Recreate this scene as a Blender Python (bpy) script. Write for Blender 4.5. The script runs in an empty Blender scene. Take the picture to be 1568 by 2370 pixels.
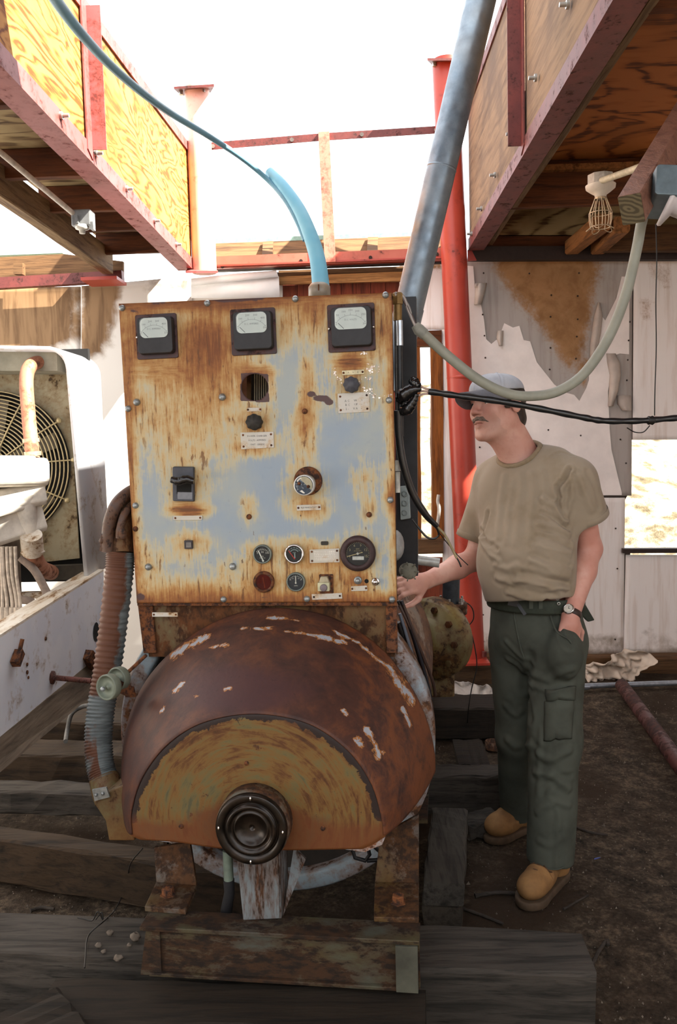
import bpy, bmesh, math, random
import numpy as np
from mathutils import Vector, Matrix, noise as mnoise
random.seed(7); rng = np.random.default_rng(7)
C = bpy.context.scene.collection
sc = bpy.context.scene
PI = math.pi
# ------------------------------------------------------------ camera
FPX, CW, CH = 1900.0, 1568.0, 2370.0
CAM = np.array((0.0, 0.0, 1.58))
PITCH, YAW, ROLL = math.radians(4.75), math.atan(46 / 1900.0), 0.025
_f = np.array((-math.sin(YAW) * math.cos(PITCH), math.cos(YAW) * math.cos(PITCH), -math.sin(PITCH)))
_r0 = np.array((math.cos(YAW), math.sin(YAW), 0.0))
_u0 = np.cross(_r0, _f)
_r = _r0 * math.cos(ROLL) - _u0 * math.sin(ROLL)
_u = _u0 * math.cos(ROLL) + _r0 * math.sin(ROLL)
cd = bpy.data.cameras.new('camera'); cam = bpy.data.objects.new('camera', cd); C.objects.link(cam)
cd.sensor_fit = 'VERTICAL'; cd.sensor_height = 36.0; cd.lens = FPX / CH * 36.0
cd.clip_start = 0.02; cd.clip_end = 300
cam.matrix_world = Matrix(((_r[0], _u[0], -_f[0], CAM[0]), (_r[1], _u[1], -_f[1], CAM[1]), (_r[2], _u[2], -_f[2], CAM[2]), (0, 0, 0, 1)))
sc.camera = cam
# ------------------------------------------------------------ sky, sun, exposure
w = bpy.data.worlds.new('sky'); sc.world = w; w.use_nodes = True
bg = w.node_tree.nodes['Background']
bg.inputs[0].default_value = (0.93, 0.96, 1.0, 1); bg.inputs[1].default_value = 3.4
sl = bpy.data.lights.new('sun', 'SUN'); sun = bpy.data.objects.new('sun', sl); C.objects.link(sun)
sl.energy = 36.0; sl.angle = math.radians(0.6); sl.color = (1.0, 0.93, 0.82)
sun.rotation_euler = Vector((-1.0, 0.36, -1.05)).to_track_quat('-Z', 'Y').to_euler()
sc.view_settings.view_transform = 'Standard'; sc.view_settings.look = 'None'
sc.view_settings.gamma = 1.0; sc.view_settings.use_curve_mapping = False
sc.view_settings.exposure = 0.0
sc.cycles.max_bounces = 8; sc.cycles.diffuse_bounces = 5; sc.cycles.caustics_reflective = False
sc.cycles.caustics_refractive = False; sc.cycles.use_denoising = True
sc.cycles.sample_clamp_indirect = 6.0
# ------------------------------------------------------------ measuring helpers (pixel of the photograph -> point in the place)
def ray(px, py):
    return _f + (px - CW / 2) / FPX * _r - (py - CH / 2) / FPX * _u
def P(px, py, Y):
    d = ray(px, py); return CAM + d * ((Y - CAM[1]) / d[1])
def PZ(px, py, z):
    d = ray(px, py); return CAM + d * ((z - CAM[2]) / d[2])
def PX(px, py, x):
    d = ray(px, py); return CAM + d * ((x - CAM[0]) / d[0])
def PXL(p):
    v = np.asarray(p, float) - CAM
    dz = v @ _f
    return np.stack((CW / 2 + FPX * (v @ _r) / dz, CH / 2 - FPX * (v @ _u) / dz), -1)
GA = math.radians(-6.0)                      # the generator set stands a little askew
GO = np.array((-0.30, 2.45, 0.0))
GX = np.array((math.cos(GA), math.sin(GA), 0)); GY = np.array((-math.sin(GA), math.cos(GA), 0)); GZ = np.array((0, 0, 1.0))
def L(px, py, yl=0.0):                       # -> local point of the generator on its plane y = yl
    d = ray(px, py); n = GY
    t = ((GO + GY * yl - CAM) @ n) / (d @ n)
    q = CAM + d * t - GO
    return np.array((q @ GX, q @ GY, q[2]))
def LW(p):
    p = np.asarray(p, float); return GO + p[..., :1] * GX + p[..., 1:2] * GY + p[..., 2:3] * GZ
# ------------------------------------------------------------ objects
def tag(o, label=None, cat=None, group=None, kind=None):
    if label: o['label'] = label
    if cat: o['category'] = cat
    if group: o['group'] = group
    if kind: o['kind'] = kind
    return o
def thing(name, label, cat, loc=(0, 0, 0), rotz=0.0, group=None):
    o = bpy.data.objects.new(name, None); C.objects.link(o)
    o.location = tuple(loc); o.rotation_euler = (0, 0, rotz); o.empty_display_size = 0.05
    o['_m'] = [float(v) for v in loc] + [float(rotz)]
    return tag(o, label, cat, group)
ORG = {}
class MB:
    """collects shapes, then becomes ONE mesh object"""
    def __init__(s): s.v = []; s.f = []; s.n = 0; s.flat = True; s.fm = []; s.sm = []
    def add(s, v, f, smooth=False, mi=0):
        v = np.asarray(v, float).reshape(-1, 3)
        s.v.append(v); s.f += [tuple(int(i) + s.n for i in q) for q in f]; s.n += len(v)
        s.fm += [mi] * len(f); s.sm += [smooth] * len(f)
        return s
    def box(s, c, size, R=None, mi=0):
        h = np.array(size) / 2.0
        v = np.array([(x, y, z) for x in (-1, 1) for y in (-1, 1) for z in (-1, 1)]) * h
        if R is not None: v = v @ np.asarray(R).T
        return s.add(v + np.array(c), [(0, 1, 3, 2), (4, 6, 7, 5), (0, 4, 5, 1), (2, 3, 7, 6), (0, 2, 6, 4), (1, 5, 7, 3)], mi=mi)
    def bar(s, a, b, w, h, up=(0, 0, 1), mi=0, ch=0.0, jit=0.0, seg=1):
        """beam a->b, w across, h along up; chamfer ch, jitter jit"""
        a = np.array(a, float); b = np.array(b, float); d = b - a; l = np.linalg.norm(d); d /= l
        x = np.cross(d, np.array(up, float)); x /= np.linalg.norm(x); z = np.cross(x, d)
        if ch > 0:
            W, H = w / 2, h / 2
            prof = [(-W + ch, -H), (W - ch, -H), (W, -H + ch), (W, H - ch), (W - ch, H), (-W + ch, H), (-W, H - ch), (-W, -H + ch)]
        else: prof = [(-w / 2, -h / 2), (w / 2, -h / 2), (w / 2, h / 2), (-w / 2, h / 2)]
        n = len(prof); V = []
        for i in range(seg + 1):
            o = a + d * (l * i / seg)
            for (p, q) in prof:
                jj = rng.normal(0, jit, 2) if jit else (0, 0)
                V.append(o + x * (p + jj[0]) + z * (q + jj[1]) + (d * rng.normal(0, jit) if jit else 0))
        F = [tuple(range(n))[::-1], tuple(seg * n + k for k in range(n))]
        for i in range(seg):
            for k in range(n):
                k2 = (k + 1) % n
                F.append((i * n + k, i * n + k2, (i + 1) * n + k2, (i + 1) * n + k))
        return s.add(V, F, mi=mi)
    def tube(s, pts, r, n=12, caps=True, mi=0, smooth=True):
        pts = np.array(pts, float); m = len(pts)
        r = np.full(m, r, float) if np.isscalar(r) else np.array(r, float)
        t = np.gradient(pts, axis=0) if m > 2 else np.repeat((pts[1] - pts[0])[None], 2, 0)
        t /= np.linalg.norm(t, axis=1)[:, None] + 1e-12
        ref = np.array((0, 0, 1.0)) if abs(t[0][2]) < 0.9 else np.array((1.0, 0, 0))
        x = np.cross(t[0], ref); x /= np.linalg.norm(x)
        ang = np.arange(n) * 2 * PI / n; V = []
        for i in range(m):
            x = x - t[i] * (x @ t[i]); x /= np.linalg.norm(x); y = np.cross(t[i], x)
            V.append(pts[i] + r[i] * (np.cos(ang)[:, None] * x + np.sin(ang)[:, None] * y))
        F = [(i * n + k, i * n + (k + 1) % n, (i + 1) * n + (k + 1) % n, (i + 1) * n + k) for i in range(m - 1) for k in range(n)]
        s.add(np.concatenate(V), F, smooth, mi)
        if caps:
            s.add(V[0], [tuple(range(n))[::-1]], False, mi); s.add(V[-1], [tuple(range(n))], False, mi)
        return s
    def cyl(s, a, b, r0, r1=None, n=20, caps=True, mi=0):
        return s.tube([a, b], [r0, r0 if r1 is None else r1], n, caps, mi)
    def lathe(s, c, d, prof, n=28, mi=0, smooth=True, a0=0.0, a1=2 * PI):
        """prof: list of (radius, height along d)"""
        d = np.array(d, float); d /= np.linalg.norm(d)
        ref = np.array((0, 0, 1.0)) if abs(d[2]) < 0.9 else np.array((1.0, 0, 0))
        x = np.cross(ref, d); x /= np.linalg.norm(x); y = np.cross(d, x)
        full = abs(a1 - a0 - 2 * PI) < 1e-6
        k = n if full else n + 1
        ang = a0 + np.arange(k) * (a1 - a0) / n
        ring = np.cos(ang)[:, None] * x + np.sin(ang)[:, None] * y
        V = np.concatenate([np.array(c) + d * h + ring * r for r, h in prof])
        F = []
        for i in range(len(prof) - 1):
            for j in range(n):
                j2 = (j + 1) % k
                F.append((i * k + j, i * k + j2, (i + 1) * k + j2, (i + 1) * k + j))
        return s.add(V, F, smooth, mi)
    def ball(s, c, r, n=14, m=9, R=None, mi=0):
        r = np.array((r, r, r) if np.isscalar(r) else r, float); V = []
        for i in range(m + 1):
            th = PI * i / m
            for j in range(n):
                ph = 2 * PI * j / n; V.append((math.sin(th) * math.cos(ph), math.sin(th) * math.sin(ph), math.cos(th)))
        V = np.array(V) * r
        if R is not None: V = V @ np.asarray(R).T
        F = [(i * n + j, (i + 1) * n + j, (i + 1) * n + (j + 1) % n, i * n + (j + 1) % n) for i in range(m) for j in range(n)]
        return s.add(V + np.array(c), F, True, mi)
    def prism(s, poly, d, mi=0):
        """flat polygon (3D points) given thickness vector d"""
        p = np.array(poly, float); n = len(p); d = np.array(d, float)
        F = [tuple(range(n)), tuple(range(2 * n - 1, n - 1, -1))]
        for k in range(n):
            k2 = (k + 1) % n; F.append((k, k + n, k2 + n, k2))
        return s.add(np.concatenate((p, p + d)), F, mi=mi)
    def grid(s, V, nu, nv, smooth=True, mi=0, keep=None):
        F = []
        for i in range(nu - 1):
            for j in range(nv - 1):
                if keep is None or keep(i, j): F.append((i * nv + j, (i + 1) * nv + j, (i + 1) * nv + j + 1, i * nv + j + 1))
        return s.add(V, F, smooth, mi)
    def wrap(s, nu, nv, base=0):
        """closes a grid round its second index"""
        q = [(base + i * nv + nv - 1, base + (i + 1) * nv + nv - 1, base + (i + 1) * nv, base + i * nv) for i in range(nu - 1)]
        s.f += q; s.fm += [0] * len(q); s.sm += [True] * len(q); return s
    def arr(s): return np.concatenate(s.v)
    def build(s, name, mats, parent=None, local=False, bevel=0.0, attrs=None, solid=0.0, recalc=True, origin=None):
        """vertices are in world space unless local (then in the frame of the parent)"""
        V = s.arr() if s.v else np.zeros((0, 3)); off = np.zeros(3); rot = 0.0
        if parent is not None:
            m = list(ORG.get(parent.name, (0, 0, 0, 0)))
            if '_m' in parent: m = list(parent['_m'])
            if not local:
                V = V - np.array(m[:3]); ca, sa = math.cos(-m[3]), math.sin(-m[3])
                V = np.stack((V[:, 0] * ca - V[:, 1] * sa, V[:, 0] * sa + V[:, 1] * ca, V[:, 2]), 1)
        else:
            off = np.array(((V[:, 0].min() + V[:, 0].max()) / 2, (V[:, 1].min() + V[:, 1].max()) / 2, V[:, 2].min())) if origin is None else np.array(origin)
            V = V - off
        me = bpy.data.meshes.new(name); me.from_pydata(V.tolist(), [], s.f)
        if not isinstance(mats, (list, tuple)): mats = [mats]
        for m_ in mats: me.materials.append(m_)
        me.polygons.foreach_set('use_smooth', s.sm); me.polygons.foreach_set('material_index', s.fm)
        if attrs:
            for an, av in attrs.items():
                a = me.attributes.new(an, 'FLOAT_COLOR', 'POINT')
                col = np.ones((len(V), 4), np.float32); av = np.asarray(av); av = av[:, None] if av.ndim == 1 else av
                col[:, :av.shape[1]] = av; a.data.foreach_set('color', col.ravel())
        if recalc:
            bm = bmesh.new(); bm.from_mesh(me); bmesh.ops.recalc_face_normals(bm, faces=bm.faces); bm.to_mesh(me); bm.free()
        me.update()
        o = bpy.data.objects.new(name, me); C.objects.link(o)
        if parent is not None: o.parent = parent
        else: o.location = tuple(off)
        if parent is None: o['_m'] = [float(x) for x in off] + [0.0]
        else:
            # sub-parts of a part share the frame of the thing
            if '_m' in parent and parent.type == 'EMPTY': o['_m'] = list(parent['_m'])
            elif '_m' in parent: o['_m'] = list(parent['_m'])
        if bevel:
            b = o.modifiers.new('edge', 'BEVEL'); b.width = bevel; b.segments = 2; b.limit_method = 'ANGLE'; b.angle_limit = math.radians(40)
        if solid:
            b = o.modifiers.new('thick', 'SOLIDIFY'); b.thickness = solid
        return o
def struct(o): o['kind'] = 'structure'; return o
def stuff(o): o['kind'] = 'stuff'; return o
def spline(pts, n=8):
    """Catmull-Rom through the points"""
    p = np.array(pts, float); p = np.vstack((2 * p[0] - p[1], p, 2 * p[-1] - p[-2])); out = []
    for i in range(1, len(p) - 2):
        for k in range(n):
            t = k / n; a, b, c_, d = p[i - 1], p[i], p[i + 1], p[i + 2]
            out.append(0.5 * ((2 * b) + (c_ - a) * t + (2 * a - 5 * b + 4 * c_ - d) * t * t + (3 * b - a - 3 * c_ + d) * t ** 3))
    out.append(p[-2]); return np.array(out)
_fonts = {}
def text_mesh(txt, size, origin, ex, ey, depth=0.0004, align='CENTER'):
    """lettering as vertices/faces laid on the plane (ex, ey)"""
    cu = bpy.data.curves.new('lettering', 'FONT'); cu.body = txt; cu.size = size; cu.align_x = align; cu.align_y = 'CENTER'
    cu.resolution_u = 1
    ob = bpy.data.objects.new('lettering', cu); C.objects.link(ob)
    dg = bpy.context.evaluated_depsgraph_get(); dg.update()
    me = bpy.data.meshes.new_from_object(ob.evaluated_get(dg))
    v = np.array([q.co[:] for q in me.vertices]).reshape(-1, 3); f = [tuple(q.vertices) for q in me.polygons]
    bpy.data.objects.remove(ob); bpy.data.curves.remove(cu); bpy.data.meshes.remove(me)
    ex = np.array(ex, float); ey = np.array(ey, float); nrm = np.cross(ex, ey)
    return np.array(origin) + v[:, :1] * ex + v[:, 1:2] * ey + nrm * depth, f
# ------------------------------------------------------------ materials
def c(h, a=1.0):
    h = h.lstrip('#'); o = []
    for i in (0, 2, 4):
        x = int(h[i:i + 2], 16) / 255.0
        o.append(x / 12.92 if x <= 0.04045 else ((x + 0.055) / 1.055) ** 2.4)
    return (o[0], o[1], o[2], a)
class NB:
    def __init__(s, name, rough=0.6, metal=0.0, spec=0.4, coord='Object'):
        s.m = bpy.data.materials.new(name); s.m.use_nodes = True; s.nt = s.m.node_tree; s.N = s.nt.nodes
        s.b = s.N['Principled BSDF']; s.b.inputs['Metallic'].default_value = metal
        s.b.inputs['Specular IOR Level'].default_value = spec
        s.set('Roughness', rough)
        s.tc = s.N.new('ShaderNodeTexCoord').outputs[coord]
    def _in(s, sock, v):
        if isinstance(v, bpy.types.NodeSocket): s.nt.links.new(v, sock)
        elif isinstance(v, str): sock.default_value = c(v)
        elif v is not None: sock.default_value = v
    def set(s, name, v): s._in(s.b.inputs[name], v); return s
    def mapv(s, scale=(1, 1, 1), rot=(0, 0, 0), loc=(0, 0, 0), vec=None):
        n = s.N.new('ShaderNodeMapping'); s._in(n.inputs['Vector'], vec or s.tc)
        n.inputs['Scale'].default_value = scale; n.inputs['Rotation'].default_value = rot; n.inputs['Location'].default_value = loc
        return n.outputs[0]
    def noise(s, scale, detail=4, rough=0.55, dist=0.0, vec=None, out=0):
        n = s.N.new('ShaderNodeTexNoise'); s._in(n.inputs['Vector'], vec or s.tc)
        n.inputs['Scale'].default_value = scale; n.inputs['Detail'].default_value = detail
        n.inputs['Roughness'].default_value = rough; n.inputs['Distortion'].default_value = dist
        return n.outputs[out]
    def vor(s, scale, vec=None, feat='F1', out='Distance', rnd=1.0):
        n = s.N.new('ShaderNodeTexVoronoi'); n.feature = feat; s._in(n.inputs['Vector'], vec or s.tc)
        n.inputs['Scale'].default_value = scale; n.inputs['Randomness'].default_value = rnd
        return n.outputs[out]
    def ramp(s, fac, *stops, interp='LINEAR'):
        n = s.N.new('ShaderNodeValToRGB'); n.color_ramp.interpolation = interp; e = n.color_ramp.elements
        while len(e) < len(stops): e.new(0.5)
        for i, (p, col) in enumerate(stops):
            e[i].position = p
            e[i].color = c(col) if isinstance(col, str) else ((col, col, col, 1) if np.isscalar(col) else col)
        s._in(n.inputs[0], fac); return n.outputs[0]
    def mix(s, fac, a, b, mode='MIX'):
        n = s.N.new('ShaderNodeMix'); n.data_type = 'RGBA'; n.blend_type = mode
        s._in(n.inputs[0], fac)
        for k, v in ((6, a), (7, b)): s._in(n.inputs[k], v)
        return n.outputs[2]
    def math(s, op, a, b=None, cl=False):
        n = s.N.new('ShaderNodeMath'); n.operation = op; n.use_clamp = cl
        s._in(n.inputs[0], a)
        if b is not None: s._in(n.inputs[1], b)
        return n.outputs[0]
    def sep(s, v):
        n = s.N.new('ShaderNodeSeparateXYZ'); s._in(n.inputs[0], v); return n.outputs
    def attr(s, name):
        n = s.N.new('ShaderNodeAttribute'); n.attribute_name = name
        q = s.N.new('ShaderNodeSeparateColor'); s.nt.links.new(n.outputs['Color'], q.inputs[0]); return q.outputs
    def step(s, v, lo, hi):
        n = s.N.new('ShaderNodeMapRange'); n.interpolation_type = 'SMOOTHSTEP'; s._in(n.inputs[0], v)
        n.inputs[1].default_value = lo; n.inputs[2].default_value = hi; return n.outputs[0]
    def bump(s, h, strength=0.4, dist=0.003):
        n = s.N.new('ShaderNodeBump'); n.inputs['Strength'].default_value = strength; n.inputs['Distance'].default_value = dist
        s._in(n.inputs['Height'], h); s.nt.links.new(n.outputs[0], s.b.inputs['Normal']); return s
    def col(s, v): s.set('Base Color', v); return s
MT = {}
def plain(name, col, rough=0.55, metal=0.0, var=0.12, scale=40, spec=0.4, bump=0.0):
    b = NB(name, rough, metal, spec)
    f = b.noise(scale, 4, 0.6)
    col = c(col); d = tuple(x * (1 - 2.2 * var) for x in col[:3]) + (1,); l = tuple(min(1, x * (1 + 1.6 * var)) for x in col[:3]) + (1,)
    b.col(b.ramp(f, (0.3, d), (0.7, l)))
    if bump: b.bump(f, bump, 0.002)
    return b.m
def weathered(name, paint, rust='#7a4a26', dark='#3a2318', amount=0.45, scale=9, rough=0.6, paint2=None, streak=(1, 1, 1), metal=0.0, bump=0.25):
    """old paint breaking into rust"""
    b = NB(name, rough, metal, 0.35)
    v = b.mapv(streak)
    n1 = b.noise(scale, 8, 0.68, 0.3, v); n2 = b.noise(scale * 4.5, 6, 0.7, 0, v); n3 = b.noise(scale * 0.6, 3, 0.5)
    base = b.mix(b.step(n3, 0.35, 0.65), paint, paint2 or paint)
    mixed = b.math('ADD', b.math('MULTIPLY', n1, 0.7), b.math('MULTIPLY', n2, 0.3))
    lo = 0.62 - amount * 0.35
    r = b.step(mixed, lo, lo + 0.06)
    rc = b.mix(b.step(n2, 0.4, 0.62), rust, dark)
    halo = b.step(mixed, lo - 0.08, lo + 0.01)
    base = b.mix(b.math('MULTIPLY', halo, 0.55), base, rust)
    b.col(b.mix(r, base, rc)); b.set('Roughness', b.math('ADD', b.math('MULTIPLY', r, 0.3), rough - 0.1))
    b.bump(b.math('ADD', b.math('MULTIPLY', r, -0.6), n2), bump, 0.002)
    return b.m
def wood(name, light, dark, axis='x', scale=1.0, crack=0.5, rough=0.8, bump=0.6, blot=None):
    """grain along one axis of the object"""
    b = NB(name, rough, 0, 0.25)
    k = {'x': (1.2, 16, 16), 'y': (16, 1.2, 16), 'z': (16, 16, 1.2)}[axis]
    v = b.mapv(tuple(q * scale for q in k))
    g = b.noise(2.4, 6, 0.62, 0.6, v); fine = b.noise(9, 4, 0.6, 0.2, v); big = b.noise(2.2, 3, 0.5)
    col = b.ramp(g, (0.28, dark), (0.55, light), (0.75, light))
    col = b.mix(b.math('MULTIPLY', b.step(fine, 0.5, 0.75), crack), col, dark)
    if blot: col = b.mix(b.step(big, 0.5, 0.66), col, blot)
    else: col = b.mix(b.math('MULTIPLY', b.step(big, 0.42, 0.7), 0.35), col, dark)
    b.col(col); b.bump(b.math('ADD', g, b.math('MULTIPLY', fine, 0.6)), bump, 0.004)
    return b.m
def plywood(name, light, mid, dark, axis='y', freq=26.0, rough=0.75, stain=None, spread=1.0, asp=(.9, 3.4)):
    """rotary-cut veneer: contour figure stretched along the sheet"""
    b = NB(name, rough, 0, 0.25)
    a_, b_ = asp; k = {'x': (a_, b_, b_), 'y': (b_, a_, b_), 'z': (b_, b_, a_)}[axis]
    v = b.mapv(tuple(q * spread for q in k))
    n = b.noise(1.0, 3, 0.5, 0.5, v); fine = b.noise(14, 5, 0.65, 0.2, b.mapv(tuple((.35 if q == min(k) else 5.0) * 1.2 for q in k)))
    sgn = b.math('SINE', b.math('MULTIPLY', n, freq * 2.4))
    sgn = b.math('ADD', sgn, b.math('MULTIPLY', b.math('SUBTRACT', fine, 0.5), 2.6))
    col = b.ramp(b.math('ADD', b.math('MULTIPLY', sgn, 0.5), 0.5), (0.0, dark), (0.2, mid), (0.7, light))
    big = b.noise(2.0, 4, 0.6)
    col = b.mix(b.math('MULTIPLY', b.step(big, 0.45, 0.72), 0.6), col, stain or dark)
    b.col(col); b.bump(sgn, 0.08, 0.002)
    return b.m
# ------------------------------------------------------------ materials of the shed
RED = weathered('red_oxide_paint', '#a43f30', '#803024', '#53261f', 0.02, 6, 0.45, '#9c372a', bump=0.08)
DRED = weathered('old_red_paint', '#692f29', '#50221d', '#371b17', 0.22, 14, 0.6, '#5d2a26', bump=0.2)
PINKRED = weathered('pinkish_red_paint', '#98524f', '#7b3328', '#5d2a24', 0.2, 14, 0.6, '#914d4b', bump=0.2)  # paler, pinkish red for the left truss and column foot
SUNRED = weathered('sun_glare_red_paint', '#e6b5a4', '#c88070', '#8a4a40', 0.02, 6, 0.5, '#e0a896', bump=0.05)  # strong sun on the left column is put into this pale colour
LITRED = weathered('sun_brightened_red_beam', '#b0604e', '#95503f', '#5c3028', 0.06, 9, 0.55, '#a85644', bump=0.06)  # sunlight on the back beam is put into its paler red
PLY_L = plywood('plywood_figured', '#b47e40', '#975e26', '#6d3911', 'y', 34, stain='#844e1a', spread=1.5)
PLY_R = wood('plywood_weathered', '#816950', '#4f3d2f', 'y', .55, .5, blot='#604e3f')
PLY_C = plywood('plywood_ceiling', '#a4622e', '#955523', '#552a0e', 'x', 20, stain='#80491d', asp=(1.5, 2.3))
PLY_P = plywood('plywood_pale', '#a48f68', '#8d7753', '#54402c', 'x', 20, stain='#624426')
JOIST = wood('joist_wood', '#60351a', '#291409', 'x', 1.0, 0.4)
JOISTY = wood('rafter_wood', '#8a5a30', '#46290f', 'y', 1.0, 0.4)
BEAMW = wood('weathered_beam_wood', '#7f684b', '#422e1e', 'y', 1.0, 0.5)
BOARD = wood('eave_board_wood', '#6e5135', '#342316', 'x', 0.8, 0.5)
STUD = wood('stud_wood', '#8f5523', '#482610', 'z', 0.8, 0.5)
DARKB = plain('dark_brown_steel', '#2a1c16', 0.7)
TAR = plain('roof_edge_metal', '#7fa59a', 0.5)
BOLT = plain('zinc_bolt', '#a9a9a4', 0.35, 0.7, 0.1)
# ---- ground
b = NB('dry_dirt', 0.95, 0, 0.15)
n1 = b.noise(1.6, 6, 0.6); n2 = b.noise(60, 5, 0.7); n3 = b.noise(14, 5, 0.65)
col = b.ramp(b.math('ADD', b.math('MULTIPLY', n3, 0.5), b.math('MULTIPLY', n2, 0.5)), (0.36, '#1a1511'), (0.5, '#3e352b'), (0.66, '#6b5d4d'))
b.col(b.mix(b.step(n1, 0.42, 0.65), col, '#32271d')); b.bump(b.math('ADD', n2, n3), 0.9, 0.012)
DIRT = b.m
def gz(x, y):
    return 0.018 * math.sin(2.1 * x + 1.3) * math.cos(1.7 * y) + 0.012 * mnoise.noise((x * 3, y * 3, 0.3)) - 0.02
mb = MB(); nx, ny = 150, 160
V = [(x, y, gz(x, y) + 0.005 * mnoise.noise((x * 17, y * 17, 2))) for x in np.linspace(-4.5, 3.6, nx) for y in np.linspace(-0.6, 6.2, ny)]
mb.grid(V, nx, ny); struct(mb.build('floor', DIRT))
PEB = plain('pebble_stone', '#6a6055', 0.9, 0, 0.3, 20)
mb = MB()
for i in range(5200):
    x = rng.uniform(-1.6, 2.2); y = rng.uniform(1.9, 5.0)
    if -0.75 < x < 0.35 and y > 2.1: continue
    r = rng.uniform(0.0015, 0.0045) * (1 if rng.random() > 0.03 else 2.4)
    q = np.array([(1, 0, -.6), (-.6, .9, -.5), (-.5, -.9, -.6), (0.1, 0, .9)]) * r * rng.uniform(0.6, 1.3, (4, 1))
    a = rng.uniform(0, 6.3); R = np.array(((math.cos(a), -math.sin(a), 0), (math.sin(a), math.cos(a), 0), (0, 0, 1)))
    mb.add(q @ R.T + np.array((x, y, gz(x, y) + r * 0.5)), [(0, 2, 1), (0, 1, 3), (1, 2, 3), (2, 0, 3)])
o = stuff(mb.build('gravel', PEB)); tag(o, 'loose grit and pebbles scattered over the dirt ground', 'gravel')
# ---- outside: bright rocky slope behind the shed
b = NB('sunlit_rock', 0.95, 0, 0.1)
n = b.noise(3.0, 8, 0.7); v = b.vor(5.0)
b.col(b.ramp(b.math('ADD', n, b.math('MULTIPLY', v, 0.25)), (0.35, '#2a241a'), (0.55, '#5f5542'), (0.75, '#a89b86'))); b.bump(n, 1.0, 0.08)
mb = MB(); nx, ny = 60, 40
V = [(x, y, -0.1 + max(0, (y - 8.0)) * 0.42 + 0.35 * mnoise.noise((x * .7, y * .7, 5)) + 0.12 * mnoise.noise((x * 2.4, y * 2.4, 5)) - (0.3 if y < 7 else 0)) for x in np.linspace(-14, 16, nx) for y in np.linspace(6.0, 14.5, ny)]
mb.grid(V, nx, ny); struct(mb.build('hill', b.m))
b = NB('desert_ground', 0.95, 0, 0.1); n = b.noise(1.2, 8, 0.7)
b.col(b.ramp(n, (0.35, '#5a4e3c'), (0.65, '#8f826c')))
mb = MB(); mb.box((0, 0, -0.35), (60, 60, 0.4)); struct(mb.build('ground', b.m))

# ---- back wall: sheets, planks, opening
YW = 5.6
b = NB('painted_plywood', 0.7, 0, 0.3)
at = b.attr('stain'); n = b.noise(7, 6, 0.65, 0.4); g = b.noise(3, 5, 0.6, 0.3, b.mapv((9, 9, 0.7)))
base = b.mix(b.step(g, 0.45, 0.7), '#ebe5e1', '#dcd1c9')
s = b.step(b.math('ADD', at[0], b.math('MULTIPLY', b.math('SUBTRACT', b.math('ADD', b.math('MULTIPLY', n, .5), b.math('MULTIPLY', b.noise(55, 3, .7), .5)), 0.5), 1.1)), 0.25, 0.8)
base = b.mix(s, base, b.mix(b.step(n, 0.35, 0.7), '#a17a52', '#85613c'))
g2 = b.step(b.math('ADD', at[1], b.math('MULTIPLY', b.math('SUBTRACT', n, 0.5), 0.7)), 0.35, 0.65)
base = b.mix(g2, base, '#8f8172')
b.col(base); b.bump(n, 0.15, 0.004); WALLP = b.m
WALLG = WALLP.copy(); WALLG.name = 'bare_stained_board'
for n_ in WALLG.node_tree.nodes:
    if n_.type == 'MIX':
        for k_, col_ in ((6, '#b3aca6'), (7, '#a59c95')):
            if not n_.inputs[6].is_linked and not n_.inputs[7].is_linked and n_.inputs[6].default_value[2] > .6: n_.inputs[6].default_value = c('#aaa39d'); n_.inputs[7].default_value = c('#9c938c')
b = NB('brown_stained_plywood', 0.75, 0, 0.3)
at = b.attr('stain'); n = b.noise(5, 6, 0.65, 0.6); g = b.noise(2.2, 5, 0.6, 0.6, b.mapv((7, 7, 0.8)))
base = b.mix(b.step(g, 0.4, 0.68), '#86694a', '#5f452b')
base = b.mix(b.step(b.math('ADD', at[0], b.math('MULTIPLY', b.math('SUBTRACT', n, 0.5), 0.8)), 0.35, 0.75), '#d8d2c9', base)
b.col(base); b.bump(g, 0.1, 0.003); WALLL = b.m
PAPER = plain('cream_building_paper', '#eee6e1', 0.8, 0, 0.05, 5)
PAPERB = plain('paper_underside', '#b9aea4', 0.85, 0, 0.08, 8)
wall = tag(thing('wall_back', None, None, P(784, 1500, YW)), kind='structure')
def px_line(px, py, poly):
    """signed mask helper: 1 inside polygon (pixels of the sheet)"""
    x, y = px, py; ins = np.zeros(px.shape, bool); n = len(poly)
    for i in range(n):
        x1, y1 = poly[i]; x2, y2 = poly[(i + 1) % n]
        c_ = ((y1 > y) != (y2 > y)) & (x < (x2 - x1) * (y - y1) / (y2 - y1 + 1e-9) + x1); ins ^= c_
    return ins
def soft(px, py, poly, blur=14):
    a = np.zeros(px.shape)
    for dx, dy in ((0, 0), (1, 0), (-1, 0), (0, 1), (0, -1), (.7, .7), (-.7, .7), (.7, -.7), (-.7, -.7)):
        a += px_line(px + dx * blur, py + dy * blur, poly)
    return a / 9.0
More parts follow.
